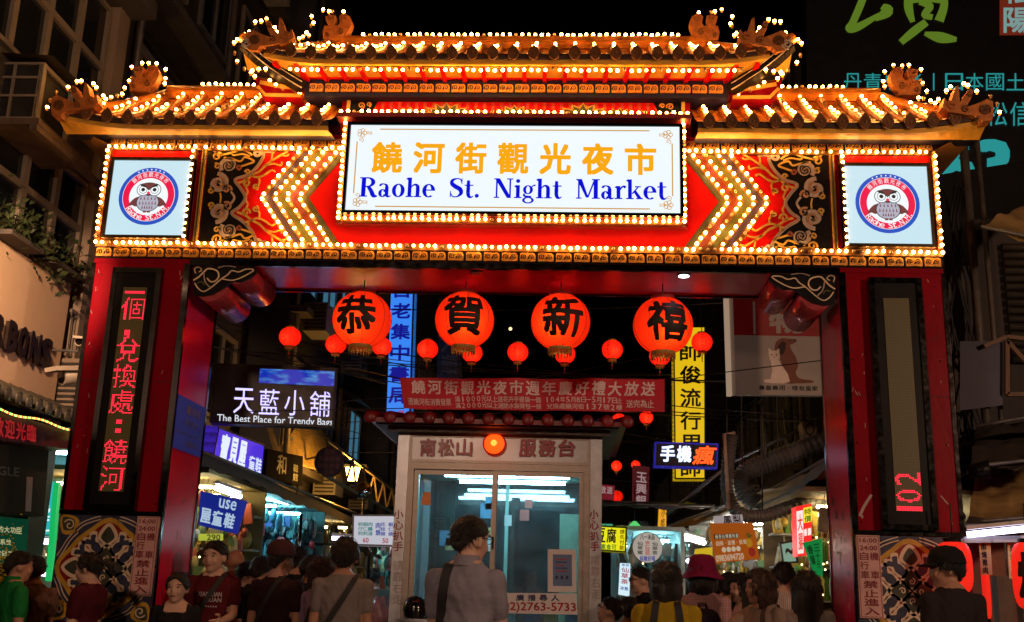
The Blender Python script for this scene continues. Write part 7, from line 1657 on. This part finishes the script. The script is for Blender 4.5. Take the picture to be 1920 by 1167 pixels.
        if pony or hair == 'tied':
            hb.tube([hp((0, -.085, .115)), hp((0, -.125, .13)), hp((.01, -.17, .10)), hp((.015, -.20, .04)), hp((.01, -.21, -.02 if pony else .05))], [.02, .032, .036, .028, .008], 10)
        # loose tufts break the outline
        rs_ = random.Random(int(px*7+py))
        for q_ in range(26):
            a = rs_.uniform(0, 2*math.pi); e = rs_.uniform(.05, 1.2); d = Vector((math.cos(a)*math.cos(e), math.sin(a)*math.cos(e), math.sin(e)))
            if d.y > .55 and d.z < .5: continue
            b0 = Vector((d.x*.090, .004+d.y*.108, .095+d.z*.106)); tdir = Vector((rs_.uniform(-1, 1), rs_.uniform(-1, 1), rs_.uniform(-.8, .3)))*.6+d*.35; l = rs_.uniform(.018, .04)
            hb.tube([hp(b0-d*.012), hp(b0+tdir*l*.5), hp(b0+tdir*l)], [.006, .004, .001], 5)
        # combed strands running down from the crown
        crown = Vector((0, -.25, 1)).normalized(); ns = 420 if Y < 2 else 120
        for q_ in range(ns):
            a = rs_.uniform(0, 2*math.pi); e = rs_.uniform(-.7, 1.4); d = Vector((math.cos(a)*math.cos(e), math.sin(a)*math.cos(e), math.sin(e)))
            fr = max(0, d.y); bk = max(0, -d.y); sd = abs(d.x); th = (thr[0]*fr*fr+thr[2]*bk*bk+thr[1]*sd*sd)/(fr*fr+bk*bk+sd*sd+1e-6)
            if hair in ('bob', 'long'): th = .45 if (d.y > .30 and sd < .66) else -.6
            if d.z < th+.12: continue
            tg = (d*d.dot(crown)-crown); tg = tg.normalized() if tg.length > .05 else Vector((1, 0, 0)); sdv = d.cross(tg).normalized(); tg = (tg+sdv*rs_.uniform(-.45, .45)).normalized()
            ln_ = rs_.uniform(.22, .42); gr = {'short': .013, 'bob': .024, 'long': .026, 'tied': .012, 'fluffy': .018}[hair]*rs_.uniform(.6, 1.5); wd = rs_.uniform(.003, .0065); vs = []
            for i in range(4):
                t = i/3; dd = (d+tg*ln_*(t-.15)).normalized(); g = gr*(.7+.6*t) if i < 3 else gr*rs_.uniform(.6, 1.4)
                p = Vector((dd.x*(.079+g), .004+dd.y*(.096+g), .095+dd.z*(.094+g))); k2 = wd*(1-.8*t); vs += [hp(p-sdv*k2), hp(p+sdv*k2)]
            hb.add(vs, [(2*i, 2*i+1, 2*i+3, 2*i+2) for i in range(3)], 0, True)
        hb.v = bw(hb); hb.build('hair', hcol, T, recalc=False)
    if hat:
        cb = MB(); cm = hatcol
        if hat == 'cap':
            prof = [(0, .108), (.05, .100), (.085, .07), (.099, .025), (.101, -.005)]; vs = []
            for r_, z in prof:
                for j in range(24): t = 2*math.pi*j/24; vs.append(hp((r_*math.cos(t), .002+r_*1.14*math.sin(t), .118+z)))
            cb.add(vs, [(i*24+j, i*24+(j+1) % 24, (i+1)*24+(j+1) % 24, (i+1)*24+j) for i in range(4) for j in range(24)], 0, True)
            vs = []
            for i in range(9):
                a = math.pi*(.16+.68*i/8); vs += [hp((.099*math.cos(a), .108*math.sin(a), .115)), hp((.105*math.cos(a), .108*math.sin(a)+.075*math.sin(a), .100)), hp((.105*math.cos(a), .108*math.sin(a)+.075*math.sin(a), .094)), hp((.099*math.cos(a), .108*math.sin(a), .108))]
            fs = []
            for i in range(8): o_ = 4*i; fs += [(o_, o_+4, o_+5, o_+1), (o_+1, o_+5, o_+6, o_+2), (o_+2, o_+6, o_+7, o_+3)]
            cb.add(vs, fs, 0, True)
        else:
            prof = [(0, .118), (.06, .112), (.088, .09), (.100, .03), (.108, .0), (.150, -.045), (.152, -.050), (.106, -.006)]; vs = []
            for r_, z in prof:
                for j in range(28): t = 2*math.pi*j/28; vs.append(hp((r_*math.cos(t), r_*1.1*math.sin(t), .115+z+.008*math.sin(3*t)*(r_ > .14))))
            cb.add(vs, [(i*28+j, i*28+(j+1) % 28, (i+1)*28+(j+1) % 28, (i+1)*28+j) for i in range(7) for j in range(28)], 0, True)
        cb.v = bw(cb); cb.build('hat' if hat != 'cap' else 'cap', cm, T, recalc=False)
    if collar:
        cb = MB(); vs = []; n2 = 22
        for j in range(n2+1):
            a = 2*math.pi*(j/n2)*.9+math.pi/2+math.pi*.1; r0, r1 = .066, .092; z1 = 1.505; z2 = 1.448
            vs += [Vector((r0*math.cos(a), nk-.008+r0*1.0*math.sin(a), z1)), Vector((r1*math.cos(a), nk-.010+r1*.92*math.sin(a), z2))]
        cb.add(vs, [(2*j, 2*j+2, 2*j+3, 2*j+1) for j in range(n2)], 0, True); cb.v = bw(cb); cb.build('collar', collar, T, recalc=False)
    if glasses:
        cb = MB()
        for s in (-1, 1):
            ring_ = [hp((s*.034+.023*math.cos(t*.524), .112, .083+.019*math.sin(t*.524))) for t in range(13)]; cb.tube(ring_, .0028, 5); cb.tube([hp((s*.057, .110, .087)), hp((s*.084, .0, .088))], .0028, 5)
        cb.tube([hp((-.012, .113, .087)), hp((.012, .113, .087))], .0028, 5); cb.v = bw(cb); cb.build('glasses', BLACK, T, recalc=False)
    # straps follow the body; (side of the shoulder, front?, material)
    def surf(x, z, back, d=.012):
        zs = [r_[0] for r_ in rings]; i = max(0, min(len(rings)-2, sum(1 for q_ in zs if q_ <= z)-1)); t = (z-zs[i])/(zs[i+1]-zs[i]); rx = rings[i][1]*(1-t)+rings[i+1][1]*t; ry = rings[i][2]*(1-t)+rings[i+1][2]*t; yo = rings[i][3]*(1-t)+rings[i+1][3]*t
        xx = max(-.97, min(.97, x/rx)); y = ry*(1-abs(xx)**2.4)**(1/2.4)
        return Vector((x, yo+fw_(z)+(-1 if back else 1)*(y+d), z))
    if strap:
        for (sd, kind, mat_) in strap:
            cb = MB()
            if kind == 'cross': runs = [[surf(sd*.10+(-sd*.27)*t, 1.45-.47*t, bk, .016) for t in [i/14 for i in range(15)]] for bk in (True, False)]; wd = .042
            else: runs = [[surf(sd*(.075+.05*t), 1.452-.34*t, bk, .018) for t in [i/12 for i in range(13)]] for bk in (True, False)]; wd = .05
            for run in runs:
                run = [Vector((run[0].x, nk-.01, run[0].z+.018))]+run; vs = []
                for i, p in enumerate(run):
                    tg = (run[min(i+1, len(run)-1)]-run[max(i-1, 0)]).normalized(); nm = Vector((0, -1, 0)); sdv = tg.cross(nm).normalized()*wd/2; vs += [p-sdv, p+sdv]
                cb.add(vs, [(2*i, 2*i+2, 2*i+3, 2*i+1) for i in range(len(run)-1)], 0, True)
            cb.v = bw(cb); cb.build('bag_strap', mat_, T, recalc=False)
    T['_'] = 0; del T['_']
    return T, B, surf, hp
STRAP = M('black_webbing', (.012,.012,.014), .7)
C_ = cloth
person('man in green polo shirt at the far left edge, seen from behind', 36, 1026, -.75, 38, C_('green_cotton', (.008,.17,.035)), KHAKI, 0, 'short', head=12, collar=C_('green_cotton', (.008,.17,.035)), width=1.05, headk=1.0)
person('man in brown checked shirt beside the man in green', 70, 1034, -.30, -40, C_('brown_check', (.20,.10,.07), ((.07,.04,.03), 30, 'XZ')), KHAKI, 2, 'short', width=1.05, arms=((15,70),(20,75)))
person('woman with tied black hair and maroon T-shirt before the left tile panel', 176, 1029, -.75, -78, C_('maroon_cotton', (.06,.004,.010)), DENIM, 1, 'tied', head=-8, width=.92, sleeve=.5, arms=((5,12),(8,15)))
person('woman in black scoop neck top facing the viewer by the left pillar', 337, 1071, -.45, 165, C_('black_cotton', (.010,.009,.010)), KHAKI, 1, 'tied', width=1.08, sleeve=1.0, scoop=.7, head=14, headk=1.12)
T_, B_, sf_, hp_ = person('man in maroon printed T-shirt facing the viewer with crossed hands', 408, 1010, .15, 172, C_('dark_red_cotton', (.085,.006,.010)), DENIM, 1, 'short', width=1.05, arms=((18,62),(20,70)), head=20, strap=[(-1, 'cross', STRAP)], headk=1.05)
class Chest:
    def __init__(s, B, sf, z0, z1, hw, back=False): s.B = B; s.sf = sf; s.z0 = z0; s.z1 = z1; s.hw = hw; s.bk = back
    def P(s, u, v, h=0): return s.B @ s.sf((u-.5)*2*s.hw*(1 if s.bk else -1), s.z1+(s.z0-s.z1)*v, s.bk, .006+h)
    def size(s): return (2*s.hw, s.z1-s.z0)
mb = MB(); cq = Chest(B_, sf_, 1.12, 1.30, .11); put_text(mb, 'XIAO TIAN', cq, (.05, .0, .95, .22), 0, bold=.02, h=.004); put_text(mb, 'GUAN', cq, (.35, .26, .95, .46), 0, bold=.02, h=.004); put_text(mb, '.........', cq, (.0, .62, .8, .70), 0, h=.004); mb.build('shirt_print', M('shirt_print_white', (.5,.42,.42), .7), T_, recalc=False)
person('bald man mostly hidden behind the man in maroon print shirt', 441, 1022, 1.0, 5, C_('black_cotton', (.010,.009,.010)), DENIM, 2, 'bald')
person('person with glasses in profile facing right, dressed in black', 462, 1048, .8, 80, C_('black_cotton', (.010,.009,.010)), DENIM, 1, 'fluffy', glasses=True)
person('dark haired person in black in front of the teal shop', 489, 1038, .7, 15, C_('charcoal_cotton', (.014,.013,.016)), DENIM, 0, 'fluffy')
person('broad man in dark brown polo and cap seen from behind', 527, 1015, -.1, 22, C_('dark_brown_cotton', (.028,.010,.010)), KHAKI, 0, 'short', width=1.22, collar=C_('pale_collar', (.42,.24,.20)), hat='cap', hatcol=C_('maroon_cap', (.045,.016,.022)), strap=[(1, 'cross', STRAP)], headk=1.08)
person('dark haired man half hidden behind the brown polo man', 556, 1019, 1.2, 10, C_('black_cotton', (.010,.009,.010)), DENIM, 0, 'fluffy')
person('young man in profile facing right between brown and lilac shirts', 583, 1034, .5, 55, C_('charcoal_cotton', (.014,.013,.016)), DENIM, 2, 'short')
person('woman in lilac shirt with dark shoulder strap seen from behind', 607, 1041, -.25, 32, C_('lilac_cotton', (.24,.15,.24)), DENIM, 0, 'bob', HAIRBR, width=.98, strap=[(1, 'cross', STRAP)], nod=-14, headk=1.05)
person('man in grey T-shirt with black shoulder strap seen from behind', 648, 1009, -.45, -14, C_('grey_marl', (.20,.17,.16)), DENIM, 0, 'fluffy', width=1.1, strap=[(1, 'cross', STRAP)], arms=((5,20),(6,18)), headk=1.15)
person('man in mauve grey polo standing at the booth window, seen from behind', 880, 957, -3.0, 12, C_('mauve_polo', (.23,.22,.27)), KHAKI, 1, 'short', width=.98, collar=C_('mauve_polo', (.23,.22,.27)), glasses=True, strap=[(-1, 'side', STRAP)], head=26, arms=((12,35),(14,50)), headk=1.0)
person('seated man with glasses bowing his head right of the booth', 1142, 1112, .9, -75, C_('black_cotton', (.010,.009,.010)), KHAKI, 1, 'short', glasses=True, nod=-22, H=1.62, seat=True)
person('dark haired person low in front of the herbal tea stall', 1180, 1114, 1.6, 10, C_('charcoal_cotton', (.014,.013,.016)), DENIM, 0, 'fluffy', H=1.55)
person('stall keeper in black T-shirt and glasses facing left', 1206, 1058, 2.0, -95, C_('black_cotton', (.010,.009,.010)), KHAKI, 1, 'short', glasses=True, H=1.68, arms=((30,60),(30,60)))
T_, B_, sf_, hp_ = person('person in mustard yellow shirt with black backpack straps seen from behind', 1249, 1050, -1.7, 4, C_('mustard_cotton', (.34,.23,.01)), DENIM, 0, 'bob', width=1.12, strap=[(-1, 'side', STRAP), (1, 'side', STRAP)], headk=1.05)
def backpack(label, B, sf, mat_):
    c = B @ Vector((0, -.21, 1.12)); T = thing('backpack', label, 'backpack', tuple(B @ Vector((0, -.2, .92))))
    mb = MB(); m2 = MB(); m2.ball((0, 0, 0), 1, 20, 14)
    for v in m2.v:
        p = [math.copysign(abs(q)**.55, q) for q in v]; mb.v.append(tuple(B @ Vector((p[0]*.155, -.215+p[1]*.085, 1.115+p[2]*.215))))
    mb.f = m2.f; mb.m = m2.m; mb.sm = m2.sm; mb.build('bag', mat_, T)
    mb = MB(); mb.v = []; m3 = MB(); m3.ball((0, 0, 0), 1, 16, 10)
    for v in m3.v: p = [math.copysign(abs(q)**.6, q) for q in v]; mb.v.append(tuple(B @ Vector((p[0]*.115, -.30+p[1]*.045, 1.03+p[2]*.10))))
    mb.f = m3.f; mb.m = m3.m; mb.sm = m3.sm; mb.build('front_pocket', mat_, T)
    mb = MB(); mb.tube([B @ Vector(p) for p in ((-.03, -.17, 1.33), (-.03, -.18, 1.37), (.03, -.18, 1.37), (.03, -.17, 1.33))], .008, 6); mb.build('handle', STRAP, T)
B2 = B_ @ Matrix.Translation((0, 0, -.16)); backpack('black backpack on the person in mustard yellow', B2, sf_, C_('black_nylon', (.010,.010,.014)))
T_, B_, sf_, hp_ = person('person in magenta bucket hat and plaid shirt seen from behind', 1316, 1046, .0, 8, C_('pink_plaid', (.34,.12,.13), ((.55,.40,.38), 26, 'XZ')), DENIM, 0, 'bob', width=1.05, hat='bucket', hatcol=C_('magenta_felt', (.16,.004,.045)), headk=1.1); backpack('dark purple backpack on the person in the magenta hat', B_, sf_, C_('dark_nylon', (.016,.010,.020)))
person('woman with brown hair and grey hoodie reaching left', 1428, 1066, -.55, -128, C_('grey_hoodie', (.22,.16,.13)), DENIM, 0, 'bob', HAIRBR, width=.98, sleeve=.95, head=30, arms=((10,20),(58,28,20)), strap=[(-1, 'side', M('brown_leather', (.06,.025,.015), .5))], headk=1.08)
person('woman in pale pink top behind the reaching woman', 1393, 1072, .5, -110, C_('pale_pink_cotton', (.55,.34,.30)), DENIM, 1, 'long', width=.95)
person('dark haired person in white top between hat and banner', 1366, 1068, .9, 10, C_('white_cotton', (.55,.52,.50)), DENIM, 0, 'fluffy', width=.98)
T_, B_, sf_, hp_ = person('man in pale striped T-shirt with orange back print', 1469, 1047, .65, 10, C_('white_stripe', (.52,.44,.40), ((.36,.27,.25), 20, 'X')), DENIM, 1, 'short', width=1.02, sleeve=.55)
mb = MB(); cq = Chest(B_, sf_, 1.16, 1.30, .07, True); put_text(mb, '○', cq, (.1, 0, .9, 1), 0, bold=.05, h=.004); put_text(mb, 'ON', cq, (.25, .6, .8, .9), 0, bold=.06, h=.005); mb.build('shirt_print', E('orange_print', (.5,.08,.02), .15, (.6,.12,.03)), T_, recalc=False)
person('woman with long straight black hair seen from behind by the right pillar', 1512, 1073, -.35, 5, C_('pale_grey_cotton', (.36,.29,.26)), DENIM, 0, 'long', width=.98, headk=1.15)
person('small dark figure behind the reaching woman', 1452, 1066, 1.4, 30, C_('charcoal_cotton', (.014,.013,.016)), DENIM, 0, 'fluffy')
person('man in dark T-shirt and backwards black cap before the right tile panel', 1776, 1024, -1.3, -18, C_('dark_grey_cotton', (.022,.016,.018)), KHAKI, 0, 'fluffy', width=1.12, hat='cap', hatcol=C_('black_felt', (.008,.008,.009)), head=-62, headk=1.02)
# walkers farther down the street
for i, (px, py, Y, f) in enumerate(((1345,1076,3.5,0), (1288,1082,5.0,10), (1330,1084,6.5,-10), (1400,1084,4.5,20), (700,1062,6.0,0), (520,1052,3.0,-10))):
    person(['distant dark haired walker right of the magenta hat', 'distant walker between mustard shirt and magenta hat', 'small distant walker under the yellow sheet', 'distant walker below the orange banner', 'distant walker beside the food cart', 'distant dark figure before the teal shop'][i], px, py, Y, f, C_(['charcoal_cotton', 'white_cotton', 'black_cotton'][i % 3], ((.014,.013,.016), (.55,.52,.50), (.010,.009,.010))[i % 3]), DENIM, 0, 'fluffy', group='distant walkers')

bpy.data.scenes.remove(TMP)
